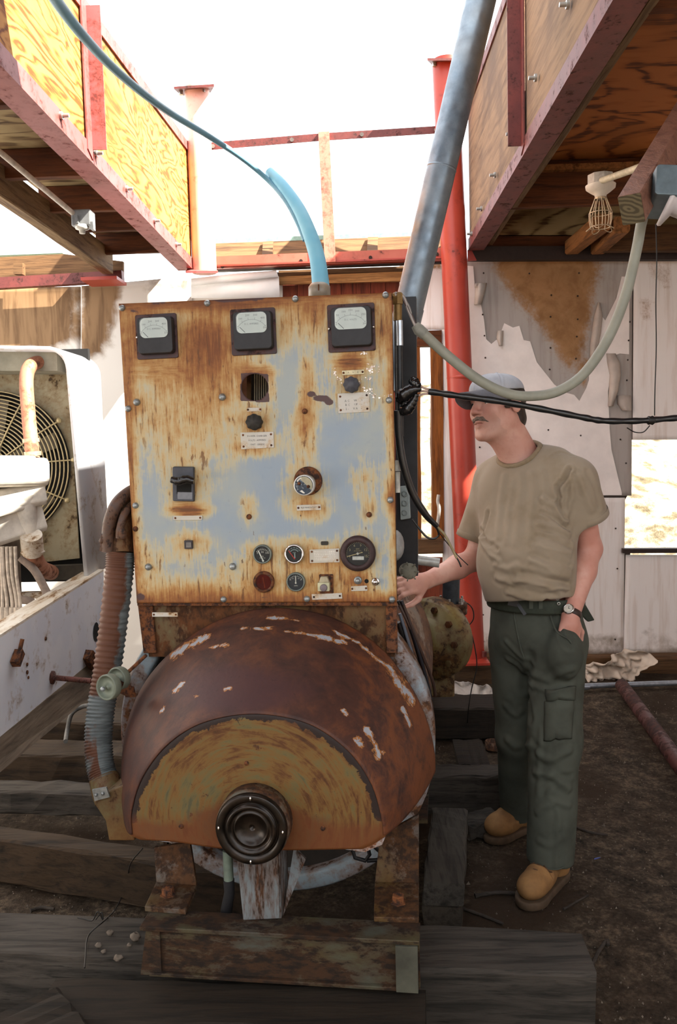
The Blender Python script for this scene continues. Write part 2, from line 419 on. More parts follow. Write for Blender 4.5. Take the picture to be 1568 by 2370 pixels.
def sheet(name, q, m, Y=YW, parent=wall, stains=(), step=11, th=0.015):
    """wall sheet from its four corners (tl, tr, br, bl)"""
    (a, b_, c_, d) = [np.array(p, float) for p in q]
    nu = max(2, int(np.hypot(*(b_ - a)) / step)); nv = max(2, int(np.hypot(*(d - a)) / step))
    u, v = np.meshgrid(np.linspace(0, 1, nu), np.linspace(0, 1, nv), indexing='ij')
    pp = ((1 - u)[..., None] * (1 - v)[..., None] * a + u[..., None] * (1 - v)[..., None] * b_ + u[..., None] * v[..., None] * c_ + (1 - u)[..., None] * v[..., None] * d).reshape(-1, 2)
    st = np.zeros((len(pp), 3))
    for ch, poly, blur, val in stains: st[:, ch] = np.maximum(st[:, ch], val * soft(pp[:, 0], pp[:, 1], poly, blur))
    mb = MB(); mb.grid([P(x, y, Y) for x, y in pp], nu, nv)
    o = mb.build(name, m, parent, attrs={'stain': st}, solid=th, recalc=False); return o
sheet('wall_panel', [(-60, 668), (188, 664), (188, 1500), (-60, 1500)], WALLL, YW + .01, stains=[(0, [(-99, 600), (200, 600), (200, 840), (-99, 840)], 60, 1.0)])
sheet('wall_panel', [(190, 663), (445, 640), (445, 1560), (190, 1560)], WALLL, YW, stains=[(0, [(180, 600), (300, 600), (290, 700), (250, 830), (180, 850)], 30, .9), (0, [(300, 600), (460, 600), (460, 690), (300, 690)], 20, .5)])
sheet('wall_panel', [(446, 640), (655, 650), (655, 1560), (446, 1560)], WALLL, YW + .01)
SIDING = wood('red_siding_wood', '#7a3a26', '#3c1a12', 'z', 0.8, 0.5)
for k in range(9):
    x0 = 655 + k * 34
    mb = MB(); mb.prism([P(x0, 640, YW + .02), P(x0 + 33, 640, YW + .02), P(x0 + 33, 1560, YW + .02), P(x0, 1560, YW + .02)], (0, .02, 0)); mb.build('plank', SIDING, wall)
mb = MB(); mb.prism([P(x, y, YW + .05) for x, y in ((640, 630), (962, 630), (962, 1570), (640, 1570))], (0, .02, 0)); mb.build('backing_board', DARKB, wall)
sheet('wall_panel', [(925, 605), (1042, 605), (1042, 764), (925, 764)], WALLP, YW, stains=[(0, [(985, 600), (1040, 600), (1020, 626), (990, 624)], 8, .8)])
sheet('wall_panel', [(1022, 764), (1060, 764), (1065, 1510), (1026, 1510)], WALLP, YW - .002)
GREYB = plain('bare_grey_board', '#a49b93', .8, 0, .06, 6)
stain = [(1125, 590), (1400, 590), (1378, 660), (1370, 730), (1352, 800), (1345, 850), (1318, 872), (1285, 815), (1240, 740), (1190, 690), (1150, 640)]
sheet('wall_panel', [(1045, 600), (1463, 600), (1461, 1147), (1050, 1147)], WALLG, YW, stains=[(0, stain, 26, 1.0), (1, [(1395, 620), (1440, 620), (1430, 740), (1390, 760)], 18, .45), (0, [(1330, 850), (1375, 820), (1350, 915)], 8, .8)])
sheet('wall_panel', [(1050, 1152), (1446, 1152), (1442, 1512), (1052, 1512)], WALLP, YW, stains=[(1, [(1050, 1440), (1460, 1460), (1460, 1530), (1050, 1530)], 16, .5)])
sheet('wall_panel', [(1467, 600), (1900, 600), (1900, 1016), (1464, 1018)], WALLP, YW - .004, stains=[(0, [(1475, 690), (1520, 690), (1510, 745), (1480, 750)], 10, .5), (0, [(1480, 600), (1560, 600), (1555, 680), (1530, 690)], 12, .45)])
sheet('wall_panel', [(1449, 1284), (1900, 1284), (1900, 1510), (1443, 1510)], WALLP, YW - .004, stains=[(1, [(1440, 1440), (1900, 1420), (1900, 1530), (1440, 1530)], 18, .4)])
# cream paper lining, torn away over the stain
pap = [(1048, 612), (1096, 616), (1100, 668), (1113, 700), (1121, 740), (1126, 785), (1138, 796), (1150, 786), (1163, 800), (1162, 764), (1168, 748), (1188, 758), (1203, 754), (1213, 787), (1228, 790), (1243, 838), (1262, 862), (1284, 890), (1308, 908), (1330, 914), (1342, 928), (1358, 898), (1364, 880), (1366, 838), (1370, 800), (1382, 716), (1402, 742), (1428, 690), (1440, 640), (1458, 640), (1457, 820), (1436, 818), (1412, 826), (1416, 868), (1408, 905), (1412, 990), (1416, 1040), (1428, 1090), (1440, 1140), (1440, 1146), (1050, 1146)]
mb = MB(); n = len(pap)
mb.prism([P(x, y, YW - .022) for x, y in pap], (0, .003, 0)); mb.build('wallpaper', PAPER, wall)
def curl(pts, Y0, depth, n=7):
    """torn flap rolling off the wall: rows of (left,right) pixels top to bottom"""
    V = []
    for i, (xa, xb, y) in enumerate(pts):
        for k in range(n):
            t = k / (n - 1); a = t * PI * 0.9
            V.append(P(xa + (xb - xa) * t, y, Y0 - 0.024 - depth * math.sin(a) * (0.4 + 0.6 * (i / (len(pts) - 1)))))
    mb = MB(); mb.grid(V, len(pts), n); return mb
for pts in ([(1099, 1112, 665), (1100, 1128, 655), (1100, 1122, 680), (1098, 1114, 705)], [(1384, 1390, 700), (1376, 1396, 730), (1370, 1392, 770), (1366, 1386, 800), (1366, 1376, 850)],
            [(1404, 1426, 818), (1406, 1436, 840), (1412, 1438, 868), (1410, 1432, 905), (1408, 1420, 940)], [(1428, 1462, 915), (1430, 1462, 935), (1440, 1463, 950)], [(1152, 1166, 765), (1150, 1165, 782), (1155, 1164, 800)]):
    curl(pts, YW, 0.05).build('wallpaper_flap', PAPERB, wall, solid=0.001)
# nail heads on the sheets
mb = MB()
for (x, y) in [(1120, 632), (1226, 633), (1341, 632), (1277, 683), (1338, 685), (1118, 728), (1275, 733), (1338, 739), (1122, 777), (1336, 779), (1124, 828), (1275, 805), (1334, 830), (1273, 855), (1459, 745), (1456, 788), (1454, 833), (1452, 880), (1270, 995), (1345, 1008), (1450, 1072), (1437, 1017), (1111, 1035), (1114, 1083), (1119, 1423), (1120, 1485), (1426, 1223), (1430, 1316), (1474, 604), (1425, 1480)]:
    p = P(x, y, YW - .024); mb.ball(p, .006, 6, 4)
stuff(mb.build('nail_head', DARKB, wall))
mb = MB(); mb.prism([P(1463.5, 600, YW - .002), P(1467, 600, YW - .002), P(1464, 1018, YW - .002), P(1460.5, 1018, YW - .002)], (0, .012, 0)); mb.build('seam_strip', DARKB, wall)
for q in ([(1040, 1138), (1458, 1138), (1445, 1162), (1040, 1162)], [(1432, 1272), (1460, 1272), (1456, 1520), (1430, 1520)]):
    mb = MB(); mb.prism([P(x, y, YW + .03) for x, y in q], (0, .012, 0)); mb.build('backing_strip', DARKB, wall)
# opening with studs
fr = tag(thing('window_1', None, None, P(975, 1280, YW)), kind='structure')
for q in ([(928, 766), (1023, 764), (1023, 800), (928, 802)],): mb = MB(); mb.prism([P(x, y, YW - .03) for x, y in q], (0, .09, 0)); mb.build('header', JOIST, fr)
for x0, x1, t, bt in ((996, 1025, 796, 1250), (948, 968, 796, 1280)):
    mb = MB(); mb.bar(P((x0 + x1) / 2, t, YW + .02), P((x0 + x1) / 2 + 3, bt, YW + .02), .08, .09, (0, 1, 0), jit=.002, seg=6); mb.build('stud', STUD, fr)
mb = MB(); mb.bar(P(945, 1264, YW), P(1025, 1262, YW), .10, .10); mb.build('sill', BOARD, fr)
mb = MB(); mb.prism([P(x, y, YW + .03) for x, y in ((940, 1290), (1025, 1290), (1028, 1500), (940, 1500))], (0, .02, 0)); mb.build('lower_board', SIDING, fr)
sheet('wall_panel', [(1662, 1012), (1900, 1010), (1900, 1288), (1662, 1288)], WALLP, YW - .002)
fr = tag(thing('window_2', None, None, P(1510, 1280, YW)), kind='structure')
mb = MB(); mb.bar(P(1440, 1274, YW - .02), P(1900, 1272, YW - .02), .06, .03); mb.build('sill', DARKB, fr)
# foot of the wall
mb = MB(); mb.bar(P(1040, 1543, 5.5), P(1900, 1541, 5.5), .12, .16, ch=.01, jit=.003, seg=10); struct(mb.build('trim_1', wood('sill_timber', '#6a4c30', '#2a1c12', 'x'), origin=P(1300, 1543, 5.5)))
mb = MB(); mb.bar(P(940, 1560, 5.42), P(1140, 1556, 5.42), .2, .17, ch=.01, jit=.003, seg=5); struct(mb.build('trim_2', wood('sleeper_wood', '#57422e', '#211811', 'x'), origin=P(1040, 1560, 5.42)))
# ---- eave at the top of the back wall
mb = MB(); mb.prism([P(488, 562, 5.75), P(1032, 542, 5.75), P(1032, 600, 5.6), P(488, 620, 5.6)], (0, .02, .012)); struct(mb.build('ceiling_1', BOARD))
mb = MB(); mb.bar(P(488, 560, 5.76), P(1030, 541, 5.76), .03, .03); struct(mb.build('trim_3', TAR))
for x0, y0 in ((622, 578), (864, 568)):
    mb = MB(); mb.bar(P(x0, y0 - 8, 5.74), P(x0 - 2, y0 + 24, 5.55), .07, .07, (1, 0, 0)); struct(mb.build('trim_4', BOARD))
mb = MB()
mb.prism([P(x, y, 5.56) for x, y in ((645, 626), (945, 616), (945, 640), (645, 652))], (0, .03, 0)); struct(mb.build('trim_5', BOARD))
mb = MB(); mb.prism([P(x, y, 5.52) for x, y in ((645, 640), (945, 628), (945, 650), (645, 658))], (0, .03, 0)); struct(mb.build('trim_6', wood('batten_wood', '#a97c4c', '#5c3c20', 'x')))
FLASH = plain('white_flashing', '#eceae6', 0.5, 0, 0.03, 6)
fl = thing('metal_flashing', 'white bent sheet of flashing under the left red column', 'flashing', P(545, 680, 5.45))
mb = MB(); mb.grid([P(x, y, 5.45 + k) for x, y, k in ((443, 645, 0), (443, 662, 0), (540, 634, 0), (540, 652, 0), (640, 626, 0), (645, 641, 0))], 3, 2); mb.build('folded_edge', FLASH, fl, solid=.006, recalc=False)
mb = MB(); mb.grid([P(x, y, 5.47) for x, y in ((443, 662), (443, 690), (540, 650), (540, 690), (646, 640), (648, 690))], 3, 2); mb.build('sheet', FLASH, fl, solid=.006, recalc=False)
# left back: eave board, dark red beam, block
mb = MB(); mb.prism([P(x, y, 5.6) for x, y in ((-60, 598), (150, 588), (285, 605), (285, 645), (-60, 648))], (0, .03, 0)); struct(mb.build('trim_7', BOARD))
mb = MB(); mb.bar(P(-60, 594, 5.66), P(150, 586, 5.66), .1, .02); struct(mb.build('trim_8', TAR))
mb = MB(); mb.bar(P(45, 636, 5.5), P(45, 610, 5.5), .06, .05, (0, 1, 0)); struct(mb.build('trim_9', BOARD))
# ---- red steel beam across the back
bm_ = thing('steel_beam', 'red painted steel beam running across the back wall between the columns', 'beam', P(757, 610, 5.42), 0.0, 'steel beams along the back wall')
mb = MB(); mb.bar(P(492, 608, 5.42), P(1030, 587, 5.42), .012, .075); mb.build('web', LITRED, bm_)
mb = MB(); mb.bar(P(492, 619, 5.44), P(1030, 599, 5.44), .10, .01); mb.build('flange', RED, bm_)
mb = MB(); mb.bar(P(492, 624, 5.52), P(1030, 604, 5.52), .05, .03); mb.build('shim', DARKB, bm_)
for x, y in ((515, 617), (697, 604), (858, 596), (1012, 588)):
    mb = MB(); mb.cyl(P(x, y, 5.414), P(x, y, 5.40), .012, n=8); mb.build('bolt', DARKB, bm_)
bm_ = thing('steel_beam', 'dark red steel beam above the door side of the back wall', 'beam', P(1330, 590, 5.45), 0.0, 'steel beams along the back wall')
mb = MB(); mb.bar(P(1086, 588, 5.45), P(1900, 586, 5.45), .06, .085); mb.build('web', DARKB, bm_)
mb = MB(); mb.prism([P(x, y, 5.38) for x, y in ((1083, 578), (1092, 578), (1104, 602), (1083, 604))], (0, .02, 0)); mb.build('gusset', RED, bm_)
bm_ = thing('steel_beam', 'dark red steel beam above the radiator on the back wall', 'beam', P(110, 655, 5.5), 0.0, 'steel beams along the back wall')
mb = MB(); mb.bar(P(-60, 660, 5.5), P(285, 640, 5.5), .06, .07); mb.build('web', DRED, bm_)
mb = MB(); mb.bar(P(200, 653, 5.35), P(282, 650, 5.35), .22, .02); mb.build('bearing_plate', RED, bm_)
# ---- red pipe columns
def column(label, tx, ty, bx, by, r, flange, base, RED=RED):
    t = thing('pipe_column', label, 'column', P(bx, by, 5.35), 0.0, 'red pipe columns')
    a, b_ = P(tx, ty, 5.35), P(bx, by, 5.35)
    mb = MB(); mb.cyl(a, b_, r, n=28); mb.build('shaft', RED, t)
    mb = MB(); mb.prism([P(x, y, 5.35 + k) for x, y, k in flange], (0, 0, .014)); mb.build('cap_plate', DRED, t)
    for x, y in ((flange[0][0] + 16, flange[0][1] + 2), (flange[1][0] - 26, flange[1][1] + 2)):
        mb = MB(); mb.cyl(P(x, y, 5.3), P(x, y, 5.3) + np.array((0, 0, -.03)), .013, n=8); mb.build('bolt', BOLT, t)
    if base: base(t)
    return t
def base1(t):
    mb = MB(); mb.prism([P(x, y, 5.35 + k) for x, y, k in ((430, 632, -.12), (505, 632, -.12), (492, 622, .12), (440, 622, .12))], (0, 0, .014)); mb.build('base_plate', PINKRED, t)
column('red steel pipe column on the left, sun glare put into its pale colour', 456, 205, 474, 632, .077, [(403, 206, -.14), (496, 200, -.14), (488, 214, .14), (420, 222, .14)], base1, SUNRED)
def base2(t):
    mb = MB(); mb.bar(P(1062, 1527, 5.3), P(1128, 1525, 5.3), .26, .015); mb.build('base_plate', RED, t)
    mb = MB(); mb.prism([P(x, y, 5.3) for x, y in ((1097, 1525), (1120, 1500), (1128, 1525))], (0, .014, 0)); mb.build('gusset', RED, t)
    mb = MB(); mb.lathe(P(1067, 874, 5.35), (0, 0, 1), [(.083, -.012), (.092, 0), (.083, .012)], 28); mb.build('weld_ring', RED, t)
    mb = MB(); mb.cyl(P(1122, 1520, 5.26), P(1122, 1508, 5.26), .016, n=6); mb.build('bolt', DRED, t)
column('red steel pipe column on the right, standing behind the man', 1031, 140, 1094, 1532, .082, [(990, 140, -.14), (1075, 140, -.14), (1075, 150, .14), (1000, 150, .14)], base2)
# ---- open angle-iron rail above the back beam
t = thing('angle_rail', 'reddish angle iron rail on a thin upright above the back beam', 'rail', P(755, 605, 5.4))
mb = MB(); mb.bar(P(482, 339, 5.4), P(748, 317, 5.4), .006, .045); mb.bar(P(748, 317, 5.4), P(1018, 300, 5.4), .006, .045); mb.build('rail', DRED, t)
mb = MB(); mb.bar(P(750, 308, 5.4), P(765, 608, 5.4), .07, .05, (0, 1, 0)); mb.build('upright', weathered('pale_red_paint', '#cf7a66', '#a04030', '#70382e', .2, 8), t)  # upright in a paler red than the rail
for x, y in ((493, 338), (676, 323), (838, 311), (1010, 300)):
    mb = MB(); mb.cyl(P(x, y, 5.396), P(x, y, 5.38), .013, n=8); mb.build('bolt', BOLT, t)
# ---- roof trusses on both sides of the opening
def truss(label, X, zb, far_b, far_t, near_t, near_b_y, side, post, bolts, ply, chord, postmat, topbolts=()):
    t = thing('roof_truss', label, 'truss', (X, 5.3, zb), 0.0, 'roof trusses beside the opening')
    A = PX(*far_b, X); T = PX(*far_t, X); N = PX(*near_t, X)
    y0 = near_b_y; ztop = lambda y: T[2] + (N[2] - T[2]) * (y - T[1]) / (N[1] - T[1])
    yp = PX(*post, X)[1]
    ends = [(A[1], yp + .012), (yp - .012, y0)]
    for ya, yb in ends:
        mb = MB(); mb.prism([(X, ya, zb), (X, yb, zb), (X, yb, ztop(yb)), (X, ya, ztop(ya))], (side * .015, 0, 0)); mb.build('plywood_sheet', ply, t)
    xi = X - side * .006
    mb = MB(); mb.bar((xi, A[1], zb + .032), (xi, y0, zb + .032), .007, .066); mb.bar((xi + side * .045, A[1], zb - .002), (xi + side * .045, y0, zb - .002), .10, .007); mb.build('bottom_chord', chord, t)
    mb = MB(); mb.bar((xi, A[1], ztop(A[1]) + .0), (xi, y0, ztop(y0)), .007, .055); mb.build('top_chord', chord, t)
    w_ = .05
    mb = MB(); mb.prism([(xi - side * .008, yp - w_ / 2 - .01, zb + .03), (xi - side * .008, yp + w_ / 2, zb + .005), (xi - side * .008, yp + w_ / 2, ztop(yp)), (xi - side * .008, yp - w_ / 2 - .01, ztop(yp))], (side * .006, 0, 0))
    mb.bar((xi - side * .035, yp + w_ / 2, zb + .045), (xi - side * .035, yp + w_ / 2, ztop(yp)), .055, .006, (0, 1, 0)); mb.build('post', postmat, t)
    for q in bolts:
        p = PX(*q, xi); mb = MB(); mb.cyl(p + np.array((-side * .004, 0, 0)), p + np.array((-side * .035, 0, 0)), .008, n=8); mb.cyl(p + np.array((-side * .003, 0, 0)), p + np.array((-side * .013, 0, 0)), .015, n=6); mb.build('bolt', BOLT, t)
    return t, A, ztop
LX = P(445, 622, 5.35)[0]; LZ = P(445, 624, 5.35)[2]
truss('left roof truss of red angle iron sheathed in figured plywood', LX, LZ, (445, 622), (430, 335), (182, 0), 1.5, -1, (203, 350), [(137, 268), (218, 355), (290, 437), (355, 511), (406, 566)], PLY_L, PINKRED, PINKRED)
RX = P(1088, 577, 5.35)[0]; RZ = P(1088, 578, 5.35)[2]
truss('right roof truss of dark red angle iron sheathed in weathered plywood', RX, RZ, (1088, 577), (1086, 245), (1172, 0), 1.5, 1, (1216, 262), [(1245, 180), (1190, 310), (1150, 405), (1118, 483), (1095, 541), (1320, 10)], PLY_R, DRED, DRED)
# ---- left roof strip: ply, joists, wooden edge beam
rl = tag(thing('ceiling_left', None, None, (-1.4, 4, 2.9)), kind='structure')
mb = MB(); mb.box((LX - .32, 2.9, 2.955), (.58, 5.3, .018)); mb.build('plywood_sheet', PLY_P, rl)
for Y in (2.2, 3.04, 3.82, 4.36, 4.75, 5.3):
    mb = MB(); mb.bar((LX - .10, Y, 2.88), (-1.62, Y, 2.88), .04, .13, ch=.003, jit=.001, seg=2); mb.build('joist', JOIST, rl)
mb = MB(); mb.bar((-1.60, .4, 2.80), (-1.60, 5.45, 2.80), .07, .15, ch=.005, jit=.002, seg=12); struct(mb.build('beam', BEAMW, rl))
# ---- right roof: ply, joists, rafters
rr = tag(thing('ceiling_right', None, None, (1.8, 4, 3.0)), kind='structure')
for ya, yb in ((.2, 2.5), (2.52, 4.62)):
    for xa, xb in ((RX + .04, 1.98), (1.99, 3.2)):
        mb = MB(); mb.box(((xa + xb) / 2, (ya + yb) / 2, 3.085), (xb - xa - .004, yb - ya, .018)); mb.build('plywood_sheet', PLY_C, rr)
for xa, xb in ((RX + .04, 2.35), (2.50, 3.2)):
    mb = MB(); mb.box(((xa + xb) / 2, 5.12, 3.085), (xb - xa, .98, .018)); mb.build('plywood_sheet', PLY_P, rr)
mb = MB(); mb.box((2.425, 5.20, 3.085), (.15, .82, .018)); mb.build('plywood_sheet', PLY_P, rr)
for Y, h in ((2.56, .24), (4.60, .24), (1.5, .24)):
    mb = MB(); mb.bar((RX + .12, Y, 3.07 - h / 2), (3.2, Y, 3.07 - h / 2), .04, h, ch=.003, jit=.001, seg=3); mb.build('joist', JOIST, rr)
mb = MB(); mb.bar((RX + .2, 4.54, 3.015), (3.2, 4.54, 3.015), .04, .03); mb.build('nailer', JOISTY, rr)
mb = MB(); mb.bar((RX + .14, .3, 2.93), (RX + .14, 5.42, 2.93), .035, .20, ch=.003, jit=.002, seg=10); mb.build('rafter', BEAMW, rr)
for xa, ya, xb, yb in ((1325, 572, 1395, 515), (1385, 572, 1440, 520)):
    mb = MB(); mb.bar(P(xa, ya, 5.4), P(xb, yb, 4.7), .09, .09, ch=.01); mb.build('rafter', JOISTY, rr)
mb = MB(); mb.bar(P(1400, 553, 5.3), P(1900, 550, 5.3), .05, .16); mb.build('board', wood('board_dark', '#5a3c22', '#281810', 'x'), rr)
mb = MB(); mb.prism([P(x, y, 5.5) for x, y in ((1130, 466), (1900, 466), (1900, 546), (1110, 546))], (0, .02, 0)); mb.build('pale_board', PLY_P, rr)
mb = MB(); mb.prism([P(x, y, 5.5) for x, y in ((1095, 544), (1900, 544), (1900, 584), (1090, 584))], (0, .02, 0)); mb.build('dark_board', JOIST, rr)
# unseen rest of the shed's shell (beyond the frame), with added light blockers
mb = MB(); mb.box((-.18, 1.15, 3.1), (1.9, 2.7, .02)); struct(mb.build('ceiling_near_added', PLY_C))  # added roof out of view, closes off overhead sky to darken the floor
mb = MB(); mb.box((3.2, 2.6, 1.5), (.03, 6.2, 3.3)); struct(mb.build('wall_right', WALLP))
mb = MB(); mb.box((-3.9, 2.6, 1.3), (.03, 6.2, 2.6)); struct(mb.build('wall_left', WALLP))
mb = MB(); mb.prism([P(x, y, YW + .03) for x, y in ((-60, 640), (-500, 640), (-500, 1640), (-60, 1640))], (0, .02, 0)); struct(mb.build('wall_corner', WALLL))
mb = MB(); mb.box((-.35, -1.6, 1.1), (7.2, .04, 2.2)); struct(mb.build('wall_front_added', WALLP))  # added behind the camera, height set to keep light off the floor
mb = MB(); mb.box((-3.15, .9, 2.98), (1.6, 4.2, .02)); struct(mb.build('ceiling_far_left_added', PLY_C))  # added out of view to block skylight from the left, trimmed for the back wall
# ================================================================ the generator set
G = thing('generator_set', 'rusty generator set with a pale blue control panel, round hood and steel skid', 'generator', GO, GA)
PPM = 2.45 / FPX                                  # metres per pixel of the photograph on the panel
EX, EYL, EZ = np.array((1.0, 0, 0)), np.array((0, 1.0, 0)), np.array((0, 0, 1.0))
# ---- panel face with a cut-out
TL, TR, BR, BL = (275, 703), (907, 677), (919, 1393), (317, 1396)
def pan(u, v):
    a = np.array(TL) * (1 - u)[..., None] + np.array(TR) * u[..., None]; d = np.array(BL) * (1 - u)[..., None] + np.array(BR) * u[..., None]
    return a * (1 - v)[..., None] + d * v[..., None]
nu, nv = 160, 178
uu, vv = np.meshgrid(np.linspace(0, 1, nu), np.linspace(0, 1, nv), indexing='ij')
pp = pan(uu, vv).reshape(-1, 2)
HC = np.array((590.0, 896.0)); HR = 31.0
cellc = pp.reshape(nu, nv, 2); cm = (cellc[:-1, :-1] + cellc[1:, 1:]) / 2
hole = np.hypot(cm[..., 0] - HC[0], cm[..., 1] - HC[1]) < HR
edge = np.zeros((nu, nv), bool)
for i, j in zip(*np.nonzero(hole)): edge[i:i + 2, j:j + 2] = True
inn = np.zeros((nu, nv), bool)
for i in range(1, nu - 1):
    for j in range(1, nv - 1):
        if edge[i, j] and not (hole[i - 1, j - 1] and hole[i - 1, j] and hole[i, j - 1] and hole[i, j]):
            d = cellc[i, j] - HC; cellc[i, j] = HC + d / np.hypot(*d) * HR
pp = cellc.reshape(-1, 2); X, Y = pp[:, 0], pp[:, 1]
blobs = [(478, 790, 75, 95, .97), (500, 700, 200, 22, .9), (400, 860, 110, 45, .6), (320, 770, 40, 90, .75), (380, 960, 70, 100, .4), (450, 1000, 110, 130, .36), (720, 730, 50, 55, .7), (880, 760, 40, 70, .62),
         (812, 838, 45, 30, .9), (815, 900, 62, 62, .55), (712, 880, 22, 80, .6), (708, 965, 30, 50, .66), (702, 1015, 34, 60, .42), (592, 862, 50, 22, .8), (558, 900, 16, 40, .5), (628, 900, 14, 40, .5), (590, 968, 48, 42, .62),
         (597, 1020, 52, 34, .6), (510, 880, 45, 110, .5), (430, 1120, 48, 62, .42), (435, 1180, 48, 20, .92), (440, 1260, 50, 40, .55), (340, 1300, 60, 50, .4), (420, 1368, 150, 34, .6), (600, 1385, 320, 22, .7), (545, 1320, 70, 50, .3),
         (609, 1282, 40, 36, .6), (683, 1281, 42, 38, .66), (612, 1345, 44, 40, .72), (686, 1345, 42, 38, .6), (750, 1290, 60, 32, .7), (757, 1350, 50, 50, .6), (828, 1345, 42, 36, .85), (829, 1280, 58, 54, .5),
         (705, 1130, 55, 62, .45), (715, 1178, 46, 30, .6), (576, 1180, 22, 36, .5), (855, 1182, 20, 26, .5), (843, 1110, 34, 56, .4), (908, 1150, 20, 40, .9), (905, 900, 18, 120, .5), (362, 775, 62, 62, .8), (587, 768, 64, 62, .7), (813, 760, 64, 62, .7),
         (560, 760, 30, 80, .5), (660, 760, 22, 60, .4), (430, 1130, 40, 40, .3), (300, 1080, 16, 340, .55), (320, 940, 26, 26, .55), (515, 918, 18, 22, .5), (575, 1040, 60, 18, .4), (460, 930, 30, 80, .35), (850, 1390, 90, 20, .4)]
o = np.zeros(len(X))
for cx, cy, rx, ry, val in blobs: o = 1 - (1 - o) * (1 - val * np.exp(-(((X - cx) / rx) ** 2 + ((Y - cy) / ry) ** 2) ** 1.2))
fu, fv = uu.reshape(-1), vv.reshape(-1)
for d, wd, val in ((fv, .035, .9), (fu, .03, .75), (1 - fu, .025, .7), (1 - fv, .022, .85)): o = 1 - (1 - o) * (1 - val * np.exp(-(d / wd) ** 1.4))
deep = np.zeros(len(X))                            # bare dark steel
for cx, cy, rx, ry, val in [(365, 700, 40, 9, .6), (530, 692, 70, 9, .9), (590, 690, 40, 10, .7), (320, 725, 20, 18, .5), (590, 866, 34, 6, .5), (745, 922, 26, 9, .9), (722, 912, 14, 9, .8), (762, 930, 12, 9, .9), (420, 826, 12, 4, .5), (590, 925, 34, 8, .6), (905, 690, 12, 20, .5), (885, 690, 26, 10, .4), (610, 1383, 20, 6, .5), (325, 1380, 16, 14, .7), (437, 1248, 16, 5, .5), (310, 720, 20, 7, .6), (400, 1085, 22, 4, .4)]:
    deep = np.maximum(deep, val * np.exp(-(((X - cx) / rx) ** 2 + ((Y - cy) / ry) ** 2)))
sq = (np.abs(X - 590) < 32) & (np.abs(Y - 897) < 32); deep[sq] = np.maximum(deep[sq], .95)
horiz = np.exp(-(((X - 365) / 60) ** 2 + ((Y - 855) / 26) ** 2) ** 2) + np.exp(-(((X - 812) / 50) ** 2 + ((Y - 838) / 26) ** 2) ** 2) + np.exp(-(((X - 435) / 50) ** 2 + ((Y - 1180) / 22) ** 2) ** 2) + np.exp(-((fv / .03) ** 2)) + np.exp(-(((X - 590) / 50) ** 2 + ((Y - 855) / 14) ** 2) ** 2)
mb = MB(); mb.grid([L(x, y, 0) for x, y in pp], nu, nv, keep=lambda i, j: not hole[i, j])
b = NB('rusted_panel_paint', 0.5, 0, 0.4)
at = b.attr('rust')
sv = b.mapv((70, 70, 7)); sh = b.mapv((8, 8, 75)); sd = b.mapv((50, 50, 13), (0, 0.5, 0))
ns = b.noise(1.0, 5, 0.65, 0.3, sv); nh = b.noise(1.0, 5, 0.65, 0.3, sh); nd = b.noise(1.0, 5, 0.65, 0.3, sd)
nn = b.noise(22, 6, 0.65, 0.3); nb = b.noise(5, 4, 0.55); nf = b.noise(90, 4, 0.6)
strk = b.mix(at[2], b.mix(b.step(nb, 0.5, 0.58), ns, nd), nh)
nv_ = b.noise(1.0, 4, 0.7, 0.2, b.mapv((190, 190, 14))); nv2 = b.noise(1.0, 4, 0.7, 0.2, b.mapv((14, 14, 190))); fine = b.mix(at[2], nv_, nv2)
env = b.math('MULTIPLY', b.step(at[0], 0.02, 0.3), b.math('SUBTRACT', 1.35, at[0]))
wob = b.math('ADD', b.math('MULTIPLY', b.math('SUBTRACT', strk, 0.5), 0.9), b.math('ADD', b.math('MULTIPLY', b.math('SUBTRACT', nn, 0.5), 0.8), b.math('MULTIPLY', b.math('SUBTRACT', fine, 0.5), 0.7)))
t = b.math('ADD', at[0], b.math('MULTIPLY', wob, b.math('ADD', b.math('MULTIPLY', env, 0.8), 0.25)))
blue = b.mix(b.step(nb, 0.4, 0.62), '#8594a1', '#929b9a')
blue = b.mix(b.math('MULTIPLY', b.step(nn, 0.55, 0.72), 0.35), blue, '#778797')
cc = b.ramp(t, (0.10, '#959b99'), (0.26, '#a7a38d'), (0.46, '#b19d73'), (0.66, '#a37d49'), (0.84, '#88582b'), (1.0, '#6b3e1f'))
colr = b.mix(b.step(t, 0.05, 0.22), blue, cc)
sc1 = b.math('MULTIPLY', b.step(strk, 0.575, 0.63), b.step(b.math('ADD', at[0], b.math('MULTIPLY', b.math('SUBTRACT', nb, 0.5), 1.2)), 0.22, 0.5))
colr = b.mix(b.math('MULTIPLY', sc1, 0.8), colr, '#5d3c20')
sc2 = b.math('MULTIPLY', b.step(fine, 0.60, 0.66), b.math('MULTIPLY', b.step(at[0], 0.12, 0.4), b.step(b.noise(7, 4, .6), .45, .6)))
colr = b.mix(b.math('MULTIPLY', sc2, 0.85), colr, '#53361d')
spk = b.math('MULTIPLY', b.step(b.noise(48, 3, 0.5, 0, b.mapv((1, 1, .45))), 0.69, 0.73), b.step(b.noise(6, 3, 0.5), 0.45, 0.6))
colr = b.mix(spk, colr, '#492d1a')
dp = b.step(b.math('ADD', at[1], b.math('MULTIPLY', b.math('SUBTRACT', nn, 0.5), 0.7)), 0.42, 0.55)
colr = b.mix(dp, colr, b.mix(nf, '#513229', '#403539'))
b.col(colr); b.set('Roughness', b.math('ADD', b.math('MULTIPLY', at[0], 0.25), 0.42)); b.bump(b.math('ADD', t, b.math('MULTIPLY', sc1, -0.5)), 0.25, 0.0015)
PANEL = b.m
